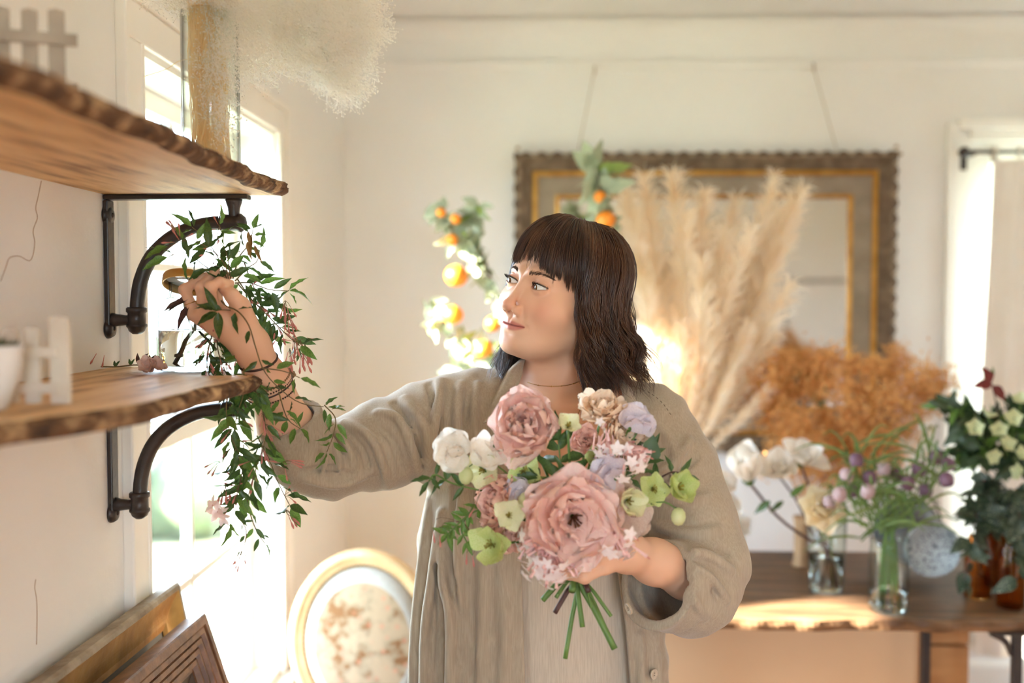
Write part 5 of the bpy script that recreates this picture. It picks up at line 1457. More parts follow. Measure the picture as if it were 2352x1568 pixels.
# ---------------------------------------------------------------- big mirror on the back wall
m_carved = mat('carved_frame', (124, 104, 82), .7, c2=(92, 74, 56), scale=24, bump=.5, bscale=40)
m_taupe = mat('frame_taupe', (150, 136, 118), .75, c2=(132, 118, 100), scale=16, bump=.15, bscale=60)
m_mirror = mat('mirror_glass', (222, 222, 218), .03, metal=1.0)
m_bright_gilt = mat('gilt_band', (206, 158, 80), .3, metal=.8, c2=(178, 128, 56), scale=18)
def mirror():
    a, b = P(1183, 352, 3.70), P(2062, 352, 3.70); zt = a[2]; zb = .93; w, h = b[0] - a[0], zt - zb
    M = np.eye(4); M[:3, 0] = (1, 0, 0); M[:3, 1] = (0, 0, 1); M[:3, 2] = (0, -1, 0); M[:3, 3] = ((a[0] + b[0]) / 2, 3.735, (zt + zb) / 2)
    e = empty('wall_mirror', (M[0, 3], 3.735, zb)); tag(e, 'large mirror in a carved grey and gilt frame hanging on the back wall', 'mirror'); wp = PINV(e)
    mk('carved_moulding', frame_ring(w, h, [(0, -.015), (0, .030), (.006, .044), (.018, .050), (.032, .046), (.044, .034), (.056, .030), (.064, .024), (.064, -.015)], M), m_carved, e, smooth=False)
    mk('gilt_band', frame_ring(w, h, [(.0642, -.014), (.0642, .026), (.070, .032), (.078, .032), (.084, .024), (.084, -.014)], M), m_bright_gilt, e, smooth=False)
    mk('flat_liner', frame_ring(w, h, [(.0842, -.014), (.0842, .021), (.150, .006), (.150, -.014)], M), m_taupe, e, smooth=False)
    mk('gilt_slip', frame_ring(w, h, [(.1502, -.013), (.1502, .008), (.158, .010), (.166, .002), (.166, -.013)], M), m_bright_gilt, e, smooth=False)
    mk('mirror_glass', plate(w - .325, h - .325, -.004, M), m_mirror, e, smooth=False)
    mk('backing', plate(w - .06, h - .06, -.016, M, .006), m_carved, e, smooth=False)
    m_tip = mat('carved_tip', (190, 172, 146), .6, c2=(150, 130, 104), scale=30)
    bead = mesh_data('carved_leaf', *ico(1, 1, (.020, .012, .013))); bead.materials.append(m_carved)
    tip = mesh_data('carved_tip', *ico(1, 1, (.010, .008, .008))); tip.materials.append(m_tip)
    for k in range(int(w / .058)):
        x = -w / 2 + .04 + k * .058
        for sy in (1, -1):
            inst('carved_leaf', bead, mat4(np.eye(3), M[:3, :3] @ np.array((x, sy * (h / 2 - .006), .036)) + M[:3, 3]), e, wp)
            inst('carved_tip', tip, mat4(np.eye(3), M[:3, :3] @ np.array((x + .029, sy * (h / 2 - .010), .048)) + M[:3, 3]), e, wp)
    for k in range(int(h / .058)):
        y = -h / 2 + .05 + k * .058
        for sx in (1, -1):
            inst('carved_leaf', bead, mat4(roty(HP), M[:3, :3] @ np.array((sx * (w / 2 - .006), y, .036)) + M[:3, 3]), e, wp)
            inst('carved_tip', tip, mat4(np.eye(3), M[:3, :3] @ np.array((sx * (w / 2 - .010), y + .029, .048)) + M[:3, 3]), e, wp)
    m_cord = mat('hanging_wire', (170, 150, 124), .6)
    for (x0, y0, x1, y1) in ((1366, 158, 1326, 352), (1868, 152, 1926, 352)):
        p0 = P(x0, y0, 3.735); p1 = P(x1, y1 + 8, 3.722); mk('hanging_wire', tube([p0, p1], .0016, 6), m_cord, e)
        mk('rail_hook', tube(curve([p0 + (0, .006, .010), p0 + (0, -.008, .004), p0 + (0, -.004, -.020)], 8), .0035, 6), m_cord, e)
mirror()
# ---------------------------------------------------------------- oval-back chair
m_giltwood = mat('pale_gilt_wood', (206, 174, 132), .4, c2=(188, 152, 108), scale=12, bump=.08, bscale=40)
m_bluegrey = mat('bluegrey_upholstery', (178, 175, 168), .8, c2=(166, 163, 156), scale=30, bump=.1, bscale=300)
def tapestry():
    m = mat('tapestry', (168, 144, 116), .85, c2=(124, 84, 46), c3=(152, 132, 106), scale=22, detail=5, bump=.2, bscale=300, ramp=(.42, .62))
    nt = m.node_tree; N = nt.nodes; L = nt.links; b = N['Principled BSDF']; old = b.inputs['Base Color'].links[0].from_socket
    vo = N.new('ShaderNodeTexVoronoi'); vo.inputs['Scale'].default_value = 34; r = N.new('ShaderNodeValToRGB'); e = r.color_ramp.elements
    e[0].position, e[1].position = .12, .3; e[0].color = (1, 1, 1, 1); e[1].color = (0, 0, 0, 1)
    tc = N.new('ShaderNodeTexCoord'); L.new(tc.outputs['Object'], vo.inputs['Vector']); L.new(vo.outputs['Distance'], r.inputs[0])
    mx = N.new('ShaderNodeMix'); mx.data_type = 'RGBA'; mu = N.new('ShaderNodeMath'); mu.operation = 'MULTIPLY'; mu.inputs[1].default_value = .5
    L.new(r.outputs[0], mu.inputs[0]); L.new(mu.outputs[0], mx.inputs[0]); L.new(old, mx.inputs[6]); mx.inputs[7].default_value = (*lin((196, 120, 92)), 1); L.new(mx.outputs[2], b.inputs['Base Color'])
    return m
def chair():
    Y = 2.60; top = np.array(P(835, 1262, Y)); a = (P(1008, 1440, Y)[0] - P(664, 1440, Y)[0]) / 2; cx = top[0]; zc = top[2] - .245; bz = .245
    e = empty('oval_back_chair', (cx, Y + .25, 0)); tag(e, 'gilt oval-back chair upholstered in faded floral tapestry by the window', 'chair')
    t = np.linspace(0, 2 * math.pi, 73)[:-1]
    def oval(prof, dy0=0):
        prof = np.asarray(prof); rows = []
        for x in t:
            d = np.array((math.cos(x) * a, 0, math.sin(x) * bz)); nrm = nz((math.cos(x) * bz, 0, math.sin(x) * a))
            rows.append([np.array((cx, Y + dy0, zc)) + d - nrm * i + np.array((0, -hh, 0)) for i, hh in prof])
        V = np.array(rows).reshape(-1, 3); n = len(prof); F = [(k * n + i, ((k + 1) % 72) * n + i, ((k + 1) % 72) * n + (i + 1) % n, k * n + (i + 1) % n) for k in range(72) for i in range(n)]
        return V, F
    mk('back_frame', oval([(0, -.018), (-.002, .002), (.003, .014), (.012, .019), (.020, .017), (.024, .011), (.030, .012), (.036, .010), (.040, .003), (.041, -.018)]), m_giltwood, e)
    # padded back: grey border and domed tapestry centre
    def pad(r0, r1, h0, h1, n=8):
        V, rows = [], []
        for i in range(n):
            s = i / (n - 1); rr = r0 + (r1 - r0) * s; hh = h0 + (h1 - h0) * math.sin(s * HP)
            V += [(cx + math.cos(x) * (a - .040) * rr, Y - hh, zc + math.sin(x) * (bz - .040) * rr) for x in t]
        return np.array(V), grid_faces(n, 72, True)
    mk('upholstery_border', pad(1.0, .80, -.004, .024), m_bluegrey, e); mk('tapestry_panel', pad(.80, .002, .0245, .042), tapestry(), e)
    nail = mesh_data('upholstery_nail', *ico(.0035, 1)); nail.materials.append(m_goldframe); wp = PINV(e)
    for x in np.linspace(0, 2 * math.pi, 90)[:-1]: inst('upholstery_nail', nail, mat4(np.eye(3), (cx + math.cos(x) * (a - .043), Y - .004, zc + math.sin(x) * (bz - .043))), e, wp)
    zs = zc - bz - .03
    for s in (-1, 1): mk('back_post', tube(curve([(cx + s * .13, Y + .0, zc - bz * .86), (cx + s * .15, Y + .01, zs), (cx + s * .17, Y + .02, zs - .06)], 8), .016, 10), m_giltwood, e)
    zseat = zs - .03
    # the back faces the camera: seat stands on the camera side
    mk('seat_rail', box((cx - .22, Y - .40, zseat - .06), (cx + .22, Y + .03, zseat), .01), m_giltwood, e, smooth=False)
    V, F = ico(1, 4); V = np.sign(V) * np.abs(V) ** .5; V = V * (.205, .20, .045) + (cx, Y - .19, zseat + .020); V[:, 2] = np.maximum(V[:, 2], zseat + .001); mk('seat_cushion', (V, F), MATS['tapestry'], e)
    for sx in (-1, 1):
        for y in (Y - .37, Y):
            mk('leg', lathe([(.010, 0), (.014, .01), (.012, .02), (.022, zseat - .12), (.026, zseat - .10), (.020, zseat - .09), (.026, zseat - .07), (.026, zseat - .058)], 16, (cx + sx * .19, y, .0005), True), m_giltwood, e)
chair()
# ---------------------------------------------------------------- plank table
m_tablewood = mat('table_wood', (132, 100, 72), .5, c2=(84, 60, 42), c3=(108, 80, 56), scale=3.5, stretch=(1.2, 9, 9), bump=.25, bscale=22)
ZT = .70
def table():
    e = empty('plank_table', (.9, 2.8, 0)); tag(e, 'rustic live-edge plank table on iron legs under the mirror', 'table')
    x0, x1, y0, y1 = .02, 1.95, 2.485, 3.16
    xs = np.linspace(x0, x1, 140); rows = []
    wob = np.array([.006 * math.sin(x * 17) + .004 * math.sin(x * 41 + 1) for x in xs])
    for x, w in zip(xs, wob):
        yf = y0 + w
        rows.append([(x, yf + .010, ZT), (x, yf + .002, ZT - .006), (x, yf + .006 + .003 * math.sin(x * 90), ZT - .020), (x, yf + .020, ZT - .038), (x, y1 - .36, ZT - .038), (x, y1 - .36, ZT)])
    n = 6; V = np.array(rows).reshape(-1, 3); F = grid_faces(len(xs), n, True) + [tuple(range(n)), tuple(range(len(V) - 1, len(V) - n - 1, -1))]
    mk('plank', (V, F), m_tablewood, e, smooth=False)
    mk('plank', box((x0, y1 - .357, ZT - .038), (x1, y1, ZT - .001), .003), m_tablewood, e, smooth=False)
    for x, y in ((.12, 2.50), (1.86, 2.50), (.12, 3.06), (1.86, 3.06)): pass
    def leg(px, Y):
        x = P(px, 1500, Y)[0]
        l = mk('leg', box((x - .011, Y - .011, .0005), (x + .011, Y + .011, ZT - .0385), .002), m_iron, e, smooth=False)
        mk('leg_brace', tube(curve([(x - .012, Y, ZT - .10), (x - .03, Y, ZT - .065), (x - .065, Y, ZT - .045)], 8), .008, 8), m_iron, l)
        mk('leg_flange', box((x - .07, Y - .02, ZT - .046), (x + .03, Y + .02, ZT - .039), .001), m_iron, l, smooth=False)
    leg(2126, 2.80); leg(2335, 2.52); leg(1275, 2.52); leg(1290, 3.04)
table()
# ---------------------------------------------------------------- chest added under the table, its tan standing in for the dim area
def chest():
    x1 = P(2112, 1500, 2.86)[0]; x0 = .30; e = empty('added_chest', ((x0 + x1) / 2, 2.95, 0)); tag(e, 'plain tan chest added under the table to cover the bright wall', 'chest')
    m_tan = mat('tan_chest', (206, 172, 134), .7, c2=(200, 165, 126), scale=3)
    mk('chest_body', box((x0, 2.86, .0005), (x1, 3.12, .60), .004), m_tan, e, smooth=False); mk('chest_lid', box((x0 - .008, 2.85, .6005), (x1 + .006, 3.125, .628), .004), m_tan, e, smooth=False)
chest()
def crate():  # crate added to cover bright wall and give a dimmer tone
    a, b = P(2136, 1500, 2.95)[0], P(2226, 1500, 2.95)[0]; e = empty('added_crate', ((a + b) / 2, 3.03, 0)); tag(e, 'narrow slatted crate added beside the chest to cover the bright wall', 'crate')
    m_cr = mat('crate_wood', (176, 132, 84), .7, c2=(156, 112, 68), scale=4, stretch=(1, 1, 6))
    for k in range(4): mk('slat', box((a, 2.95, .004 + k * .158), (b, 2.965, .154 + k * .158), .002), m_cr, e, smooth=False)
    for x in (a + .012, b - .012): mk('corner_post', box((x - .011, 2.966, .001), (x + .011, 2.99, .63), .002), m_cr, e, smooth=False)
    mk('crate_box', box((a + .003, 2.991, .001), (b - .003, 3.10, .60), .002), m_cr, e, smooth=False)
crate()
# ---------------------------------------------------------------- curtain and rod at the right window
m_curtain = mat('sheer_curtain', (238, 232, 222), .9, c2=(232, 224, 212), scale=8, translucent=.0)
def curtain():
    z = P(2240, 349, 3.66)[2]; e = empty('curtain_rod', (2.0, 3.66, z)); tag(e, 'black curtain rod above the right window', 'curtain rod')
    xl = P(2222, 349, 3.66)[0]
    mk('rod', tube([(xl, 3.66, z), (2.75, 3.66, z)], .0065, 12), m_iron, e)
    mk('finial', xf(lathe([(.006, -.004), (.016, 0), (.020, .010), (.017, .022), (.008, .030), (.001, .033)], 16, cap=True), np.array([[0, 0, -1, xl], [0, 1, 0, 3.66], [1, 0, 0, z], [0, 0, 0, 1.0]])), m_iron, e)
    xb = P(2235, 349, 3.66)[0]
    for x in (xb, 2.62):
        b = mk('rod_bracket', box((x - .008, 3.655, z - .012), (x + .008, 3.758, z - .004), .001), m_iron, e, smooth=False); mk('bracket_plate', box((x - .012, 3.738, z - .055), (x + .012, 3.7455, z + .01), .001), m_iron, b, smooth=False)
    c = empty('curtain', (2.1, 3.66, .3)); tag(c, 'sheer white curtain panel hanging from the black rod', 'curtain')
    xs0 = P(2282, 400, 3.64)[0]; n, m_ = 24, 120; rows = []
    for i in range(n):
        t = i / (n - 1); zz_ = z - .03 - t * (z - .22); r = []
        for j in range(m_):
            s = j / (m_ - 1); x = xs0 - .030 * min(1, t * 1.8) + s * .72
            r.append((x, 3.64 + .020 * math.sin(s * 38 + .4 * math.sin(t * 3)) * (.5 + .5 * t) + .01 * math.sin(s * 13), zz_))
        rows.append(r)
    mk('panel', (np.array(rows).reshape(-1, 3), grid_faces(n, m_)), m_curtain, c)
    for k in range(9):
        x = xs0 + .01 + k * .088
        mk('tab', tube(curve([(x, 3.652, z - .04), (x, 3.648, z), (x, 3.66, z + .011), (x, 3.672, z), (x, 3.668, z - .04)], 12), .004, 6, flat=3.0), m_curtain, c)
curtain()
# ---------------------------------------------------------------- what the mirror shows of the room behind the viewer
m_rackmetal = mat('rack_metal', (96, 92, 86), .4, metal=.6)
def rack():
    x, y = 2.20, -1.5; e = empty('clothes_rack', (x + .4, y, 0)); tag(e, 'grey metal clothes rack seen in the mirror', 'rack')
    for k in (0, .85): mk('upright', tube([(x + k, y, .02), (x + k, y, 1.66)], .014, 10), m_rackmetal, e); mk('foot', tube([(x + k, y - .25, .016), (x + k, y + .25, .016)], .014, 10), m_rackmetal, e)
    mk('top_bar', tube([(x - .02, y, 1.66), (x + .83, y, 1.66)], .014, 10), m_rackmetal, e)
rack()
# ================================================================== FLOWERS ON THE TABLE
def tabletop(px, py): Y = (1.5 - ZT) * FPX / (py - 686.0); p = PP(px, py, Y); p[2] = ZT + .0008; return p
m_glass2 = thin_glass('vase_glass', (248, 251, 249), refl=.8, edge=.25)
m_amber = thin_glass('amber_glass', (246, 214, 168), refl=.8, edge=.5)
def vessel(name, c, prof, m, label, cat='vase', water=None, seg=36):
    e = empty(name, c); tag(e, label, cat); prof = np.asarray(prof); inn = [(max(r - .0028, .0001), max(z, .007)) for r, z in prof[::-1]]
    mk('vase_wall', lathe(list(map(tuple, prof)) + inn, seg, c), m, e)
    if water:
        rw = np.interp(water, prof[:, 1], prof[:, 0]) - .0033; r0 = prof[2][0] - .0045
        mk('water', lathe([(.00001, .0076), (r0, .0076), (r0 + .0008, .012), (rw, water), (rw * .96, water - .0006), (.00001, water - .0006)], seg, c), m_water, e)
    return e
PET_W = variants('petal', lambda i: petal_vf(1, .95, .5, .28 - .1 * i, .06, phase=i), 4, m_white)
PET_C = variants('petal', lambda i: petal_vf(1, .95, .5, .28 - .1 * i, .06, phase=i), 4, m_cream)
def rose(name, c, axis, R, pets, label, cat, group, layers=((3, 12, .62), (4, 28, .74), (5, 46, .88), (6, 66, 1.0)), stem_to=None, sm=None, stem_r=.0022, leaves=()):
    e = empty(name, c if stem_to is None else stem_to[-1]); tag(e, label, cat, group); wp = PINV(e); B = basis(axis, rng.uniform(0, 6))
    base = c - B[:, 2] * R * .45
    for n, tl, s in layers: whorl(e, wp, pets, base, B, n, tl, R * s * 1.15, R * .06, rng.uniform(0, 6))
    mk('calyx', xf(lathe([(.001, -.22 * R), (.12 * R, -.2 * R), (.26 * R, -.02 * R), (.30 * R, .06 * R)], 10), mat4(B, base)), m_leaf_m, e)
    if stem_to is not None: stem(e, [base - B[:, 2] * R * .1] + list(stem_to), stem_r, sm or m_stem)
    for (p, d, s, ms) in leaves: inst('leaf', ms[rng.integers(len(ms))], align(d, (0.1, -.8, .6), p, s), e, wp)
    return e
def table_flowers():
    # ---- tumbler with white garden flowers
    cA = tabletop(1897, 1360)
    vessel('glass_tumbler', cA, [(.00001, 0), (.040, 0), (.046, .004), (.0505, .11), (.054, .212)], m_glass2, 'ribbed clear tumbler holding white flowers on the table', water=.10)
    inA = lambda dx, h: cA + (dx, .0, h)
    rose('white_tulip', PP(1716, 1082, 2.62), nz((-.25, -.25, 1)), .062, PET_W, 'tall white tulip-shaped bloom leaning left from the tumbler', 'flower', 'white flowers in the tumbler', ((3, 2, 1.25), (3, 10, 1.4), (4, 16, 1.45)), [PP(1790, 1190, 2.64), PP(1860, 1240, 2.68), inA(.0, .12), inA(.022, .012)], m_stem_d, .004,
         [(PP(1815, 1140, 2.63), nz((.6, 0, .5)), .055, LEAF_M), (PP(1800, 1150, 2.63), nz((-.7, -.2, -.5)), .05, LEAF_D), (PP(1770, 1150, 2.62), nz((-.8, 0, -.6)), .055, LEAF_D)])
    rose('white_garden_rose', PP(1790, 1075, 2.64), nz((-.1, -.6, .8)), .052, PET_W, 'round white bloom beside the tulip-shaped one', 'flower', 'white flowers in the tumbler', stem_to=[PP(1830, 1150, 2.66), PP(1870, 1230, 2.69), inA(-.006, .12), inA(.012, .012)], sm=m_stem_d, stem_r=.003)
    rose('white_garden_rose', PP(1848, 1045, 2.66), nz((.2, -.5, .85)), .060, PET_W, 'topmost white bloom in the tumbler', 'flower', 'white flowers in the tumbler', stem_to=[PP(1862, 1130, 2.67), PP(1882, 1230, 2.69), inA(.008, .12), inA(-.01, .012)], sm=m_stem_d, stem_r=.003)
    rose('cream_garden_rose', PP(1888, 1168, 2.58), nz((0, -.85, .5)), .060, PET_C, 'low cream bloom hanging over the tumbler rim', 'flower', 'white flowers in the tumbler', stem_to=[PP(1890, 1230, 2.64), inA(.010, .16), inA(.012, .012)], stem_r=.003)
    # ---- jar of fritillaries
    cB = tabletop(2040, 1405)
    vessel('glass_jar', cB, [(.00001, 0), (.044, 0), (.0485, .004), (.0495, .02), (.0490, .15), (.0470, .172), (.0480, .195)], m_glass2, 'clear straight jar holding purple fritillaries on the table', 'jar', water=.055)
    m_frit = mat('fritillary', (92, 58, 76), .5, c2=(142, 106, 122), scale=160, detail=1, translucent=.3, ramp=(.45, .55)); m_fritp = mat('fritillary_pale', (206, 182, 178), .5, c2=(176, 140, 146), scale=160, detail=1, translucent=.3)
    m_blade = mat('blade_leaf', (104, 130, 68), .45, c2=(130, 152, 84), scale=14, translucent=.3)
    bell = [mesh_data('bell', *lathe([(.002, 0), (.35, -.06), (.55, -.3), (.58, -.7), (.50, -1.0), (.42, -1.12)], 12)) for _ in range(2)]; bell[0].materials.append(m_frit); bell[1].materials.append(m_fritp)
    heads = [(1965, 1040, 0), (1945, 1075, 1), (1995, 1080, 0), (2000, 1115, 1), (1965, 1110, 0), (2060, 1075, 0), (2085, 1095, 0), (2110, 1060, 0), (2150, 1035, 0), (2175, 1050, 0), (1930, 1120, 1), (1905, 1135, 1), (2030, 1060, 1), (2128, 1110, 0), (2050, 1120, 1), (2170, 1085, 0)]
    FLAB = {0: 'topmost mauve fritillary at the left of the straight jar bunch', 1: 'pale fritillary high on the left of the straight jar bunch', 10: 'pale fritillary hanging low at the left', 11: 'leftmost pale fritillary, next to the cream rose', 8: 'mauve fritillary highest on the right, near the dark leaves', 9: 'mauve fritillary farthest right, touching the dark leaves', 15: 'lowest mauve fritillary on the right side', 12: 'pale fritillary upright in the centre of the straight jar bunch'}
    for k, (a, b, t) in enumerate(heads):
        f = empty('fritillary', cB + (0, 0, .01)); wp = PINV(f); Y = 2.53 + rng.uniform(-.09, .09); h = PP(a, b, Y); r0 = np.array((rng.uniform(-.03, .03), rng.uniform(-.03, .03), .012))
        tag(f, FLAB.get(k, ('mauve chequered fritillary bell in the middle of the straight jar bunch', 'pale fritillary bell in the middle of the straight jar bunch')[t]), 'flower', ('mauve fritillaries', 'pale fritillaries')[t])
        arch = h + (0, 0, .022); stem(f, [cB + r0, cB + r0 * (.5, .5, 0) + (0, 0, .19), cB + (arch - cB) * .6 + (0, 0, .05), arch, h + (0, 0, .004)], .0016, m_stem, n=20)
        inst('bell', bell[t], mat4(basis(nz(rng.normal(0, .25, 3) + (0, 0, 1))), h, .030), f, wp)
        for j in range(7):
            i0 = cB + (arch - cB) * rng.uniform(.45, .95) + (0, 0, .03); d = nz(rng.normal(0, .6, 3) * (1, .6, .5) + (0, 0, .6)); L = rng.uniform(.07, .15); s = nz(np.cross(d, (0, 1, .2)))
            mk('blade', tube(curve([i0, i0 + d * L * .4, i0 + d * L * .8 + np.array((d[0] * .02, 0, -.012)), i0 + d * L + np.array((d[0] * .05, 0, -.045))], 8), np.array([.0025, .0034, .0038, .0036, .003, .0024, .0016, .0005]), 5, flat=.25), m_blade, f)
    # ---- sunlit white cluster by the elbow
    cC = tabletop(1640, 1330); vessel('glass_vase', cC, [(.00001, 0), (.038, 0), (.043, .004), (.044, .16)], m_glass2, 'small glass vase behind the bent elbow')
    for k, (a, b, R) in enumerate(((1655, 1110, .045), (1668, 1160, .05), (1640, 1160, .045), (1690, 1210, .045), (1655, 1215, .045))):
        rose('white_blossom', PP(a, b, 2.70 + .02 * k), nz((.3 - .1 * k, -.7, .6)), R, PET_W, ('topmost sunlit white blossom beside the bent elbow', 'large sunlit white blossom beside the bent elbow', 'half hidden white blossom behind the sleeve', 'lowest white blossom right of the elbow', 'white blossom low behind the sleeve')[k], 'flower', 'white blossoms by the elbow',
             stem_to=[PP(1650, 1270, 2.76), cC + (0, 0, .02)], leaves=[(PP(a + 5, b + 25, 2.71), nz(rng.normal(0, .6, 3) + (0, 0, -.4)), .05, LEAF_M) for _ in range(4)])
    # ---- galvanised bucket lying with its base to the viewer
    m_zinc = mat('galvanised_zinc', (128, 134, 138), .6, metal=.2, c2=(84, 90, 94), c3=(176, 182, 184), scale=90, detail=3, bump=.1, bscale=80)
    m_zinc2 = mat('zinc_body', (92, 96, 100), .5, metal=.4, c2=(66, 70, 74), scale=20)
    c = PP(2142, 1262, 2.66); R = .0715; ax = nz((-.10, -1, .02)); e = empty('zinc_bucket', c); tag(e, 'galvanised zinc bucket on its side with its speckled round base facing out', 'bucket')
    M = mat4(basis(ax), c)
    mk('base', xf(lathe([(.00001, -.004), (R - .006, -.004), (R - .003, .004), (R, .005), (R + .002, .0), (R, -.012), (R - .004, -.012)], 40), M), m_zinc, e)
    mk('bucket_body', xf(lathe([(R - .001, -.012), (R + .010, -.15), (R + .022, -.26), (R + .024, -.262), (R + .019, -.26), (R - .004, -.014)], 40), M), m_zinc2, e)
    mk('handle', tube(curve([M[:3, :3] @ np.array((math.cos(t) * .096, math.sin(t) * .096 - .0, -.25)) + M[:3, 3] + (0, 0, .03 * math.sin(t)) for t in np.linspace(0.1, 3.0, 12)], 24), .003, 6), m_zinc2, e)
    # ---- amber vases and dark foliage at the right
    cD = tabletop(2245, 1372); cE = tabletop(2320, 1392); cF = tabletop(2290, 1345)
    for c_, H, lab in ((cD, .17, 'slim amber glass vase next to the zinc bucket'), (cE, .19, 'amber glass vase nearest the right edge'), (cF, .20, 'amber glass vase behind the two front ones')):
        vessel('amber_vase', c_, [(.00001, 0), (.030, 0), (.034, .004), (.035, H * .7), (.028, H * .85), (.024, H), ], m_amber, lab)
    m_var = mat('variegated_leaf', (48, 62, 44), .45, c2=(196, 200, 164), c3=(66, 80, 56), scale=16, detail=2, translucent=.12, ramp=(.52, .72))
    LEAF_V = variants('leaf', lambda i: leaf_vf(1, .62, 1.4, .25, .2 + .1 * i, .1, base=.75, phase=i), 4, m_var)
    for k, (c_, tips, lab) in enumerate(((cD, ((2225, 1250), (2215, 1330), (2260, 1150)), 'variegated ivy trailing from the slim amber vase'), (cE, ((2340, 1240), (2335, 1330), (2330, 1130)), 'variegated ivy spilling from the amber vase at the edge'), (cF, ((2280, 1180), (2300, 1260), (2250, 1110)), 'variegated ivy standing in the rear amber vase'))):
        v = empty('variegated_ivy', c_ + (0, 0, .02)); tag(v, lab, 'ivy', 'variegated ivy'); wp = PINV(v)
        for a, b in tips:
            top = c_ + (0, 0, .22); end = PP(a, b, c_[1] - .05); cc = curve([c_ + (0, 0, .02), top, (top + end) / 2 + (0, -.02, .05), end], 20); mk('stem', tube(cc, .0018, 5), m_stem_d, v)
            for i in range(7, 20):
                inst('leaf', LEAF_V[rng.integers(4)], align(nz(rng.normal(0, .7, 3) + (0, -.2, -.4)), nz(rng.normal(0, .4, 3) + (0, -.8, .5)), cc[i], rng.uniform(.045, .08)), v, wp)
    # hellebores over dark leaves
    m_hg = mat('hellebore_green', (198, 206, 150), .5, c2=(222, 222, 186), scale=20, translucent=.35); HP_ = variants('petal', lambda i: petal_vf(1, .85, .4, .15, .03, phase=i), 3, m_hg)
    cG = tabletop(2300, 1340); v0 = vessel('stoneware_vase', cG + (.03, .07, 0), [(.00001, 0), (.05, 0), (.06, .01), (.075, .10), (.06, .18), (.045, .22), (.05, .24)], mat('dark_stoneware', (72, 62, 54), .6), 'dark vase behind the amber glass holding the hellebores')
    m_deep = mat('leaf_deep', (40, 56, 32), .45, c2=(58, 76, 42), scale=20, translucent=.12); LEAF_B = variants('leaf', lambda i: leaf_vf(1, .48, 1.4, .3, .15 + .1 * i, .12, phase=i), 4, m_deep)
    bushv = empty('hellebore_foliage', cG + (.03, .07, .2)); tag(bushv, 'dark green leafy foliage of the hellebore bunch', 'foliage'); wp = PINV(bushv); hub = cG + (.03, .05, .28)
    for k in range(34):
        tip = PP(2160 + rng.uniform(0, 230), 925 + rng.uniform(0, 150), 2.70 + rng.uniform(-.1, .1)); cc = curve([hub, hub + (tip - hub) * .5 + (0, 0, .04), tip], 8); mk('stem', tube(cc, .0022, 5), m_stem, bushv)
        for j in range(8):
            q = cc[4 + j % 4]; inst('leaf', (LEAF_B if rng.random() < .8 else LEAF_M)[rng.integers(4)], align(nz(rng.normal(0, .8, 3) + (tip - hub) * 2), nz(rng.normal(0, .5, 3) + (0, -.6, .6)), q, rng.uniform(.05, .075)), bushv, wp)
    HLAB = ['pale hellebore just below the red-leaved twig', 'pale hellebore at the right edge, upper of the middle pair', 'topmost pale hellebore at the right edge', 'pale hellebore in the middle of the dark leafy bunch', 'pale hellebore low on the left of the dark leafy bunch', 'pale hellebore low at the right edge', 'leftmost pale hellebore in the dark leafy bunch', 'lowest pale hellebore, above the ivy', 'pale hellebore at the centre, below the topmost ones']
    for k, (a, b) in enumerate(((2270, 958), (2330, 960), (2345, 925), (2310, 1020), (2275, 1045), (2345, 1045), (2240, 985), (2345, 1085), (2295, 985))):
        c_ = PP(a, b, 2.56); h = empty('hellebore', c_); tag(h, HLAB[k], 'flower', 'hellebores in the leafy bunch'); w2 = PINV(h)
        whorl(h, w2, HP_, c_, basis(nz(rng.normal(0, .4, 3) + (-.2, -.8, .3))), 5, 62, .026, .002); stem(h, [c_, (c_ + hub) / 2 + (0, 0, .01), hub], .0016, m_stem)
    m_red = mat('red_leaf', (128, 44, 38), .5, c2=(96, 34, 32), scale=20, translucent=.3); lv = variants('leaf', lambda i: leaf_vf(1, .6, 1.4, .3, .2, .1, phase=i), 2, m_red)
    r = empty('red_leaf_twig', hub); tag(r, 'twig with dark red leaves rising above the hellebores', 'twig'); w3 = PINV(r); stem(r, [hub, PP(2290, 940, 2.62), PP(2278, 880, 2.60)], .0018, m_stem_d)
    for a, b, dx, dz in ((2278, 880, -.9, -.1), (2278, 878, -.5, .8), (2280, 885, .6, -.7)): inst('leaf', lv[0], align(nz((dx, -.2, dz)), (0, -1, .3), PP(a, b, 2.6), .05), r, w3)
    inst('leaf', LEAF_M[0], align((.1, 0, 1), (0, -1, .3), PP(2278, 868, 2.6), .03), r, w3)
table_flowers()
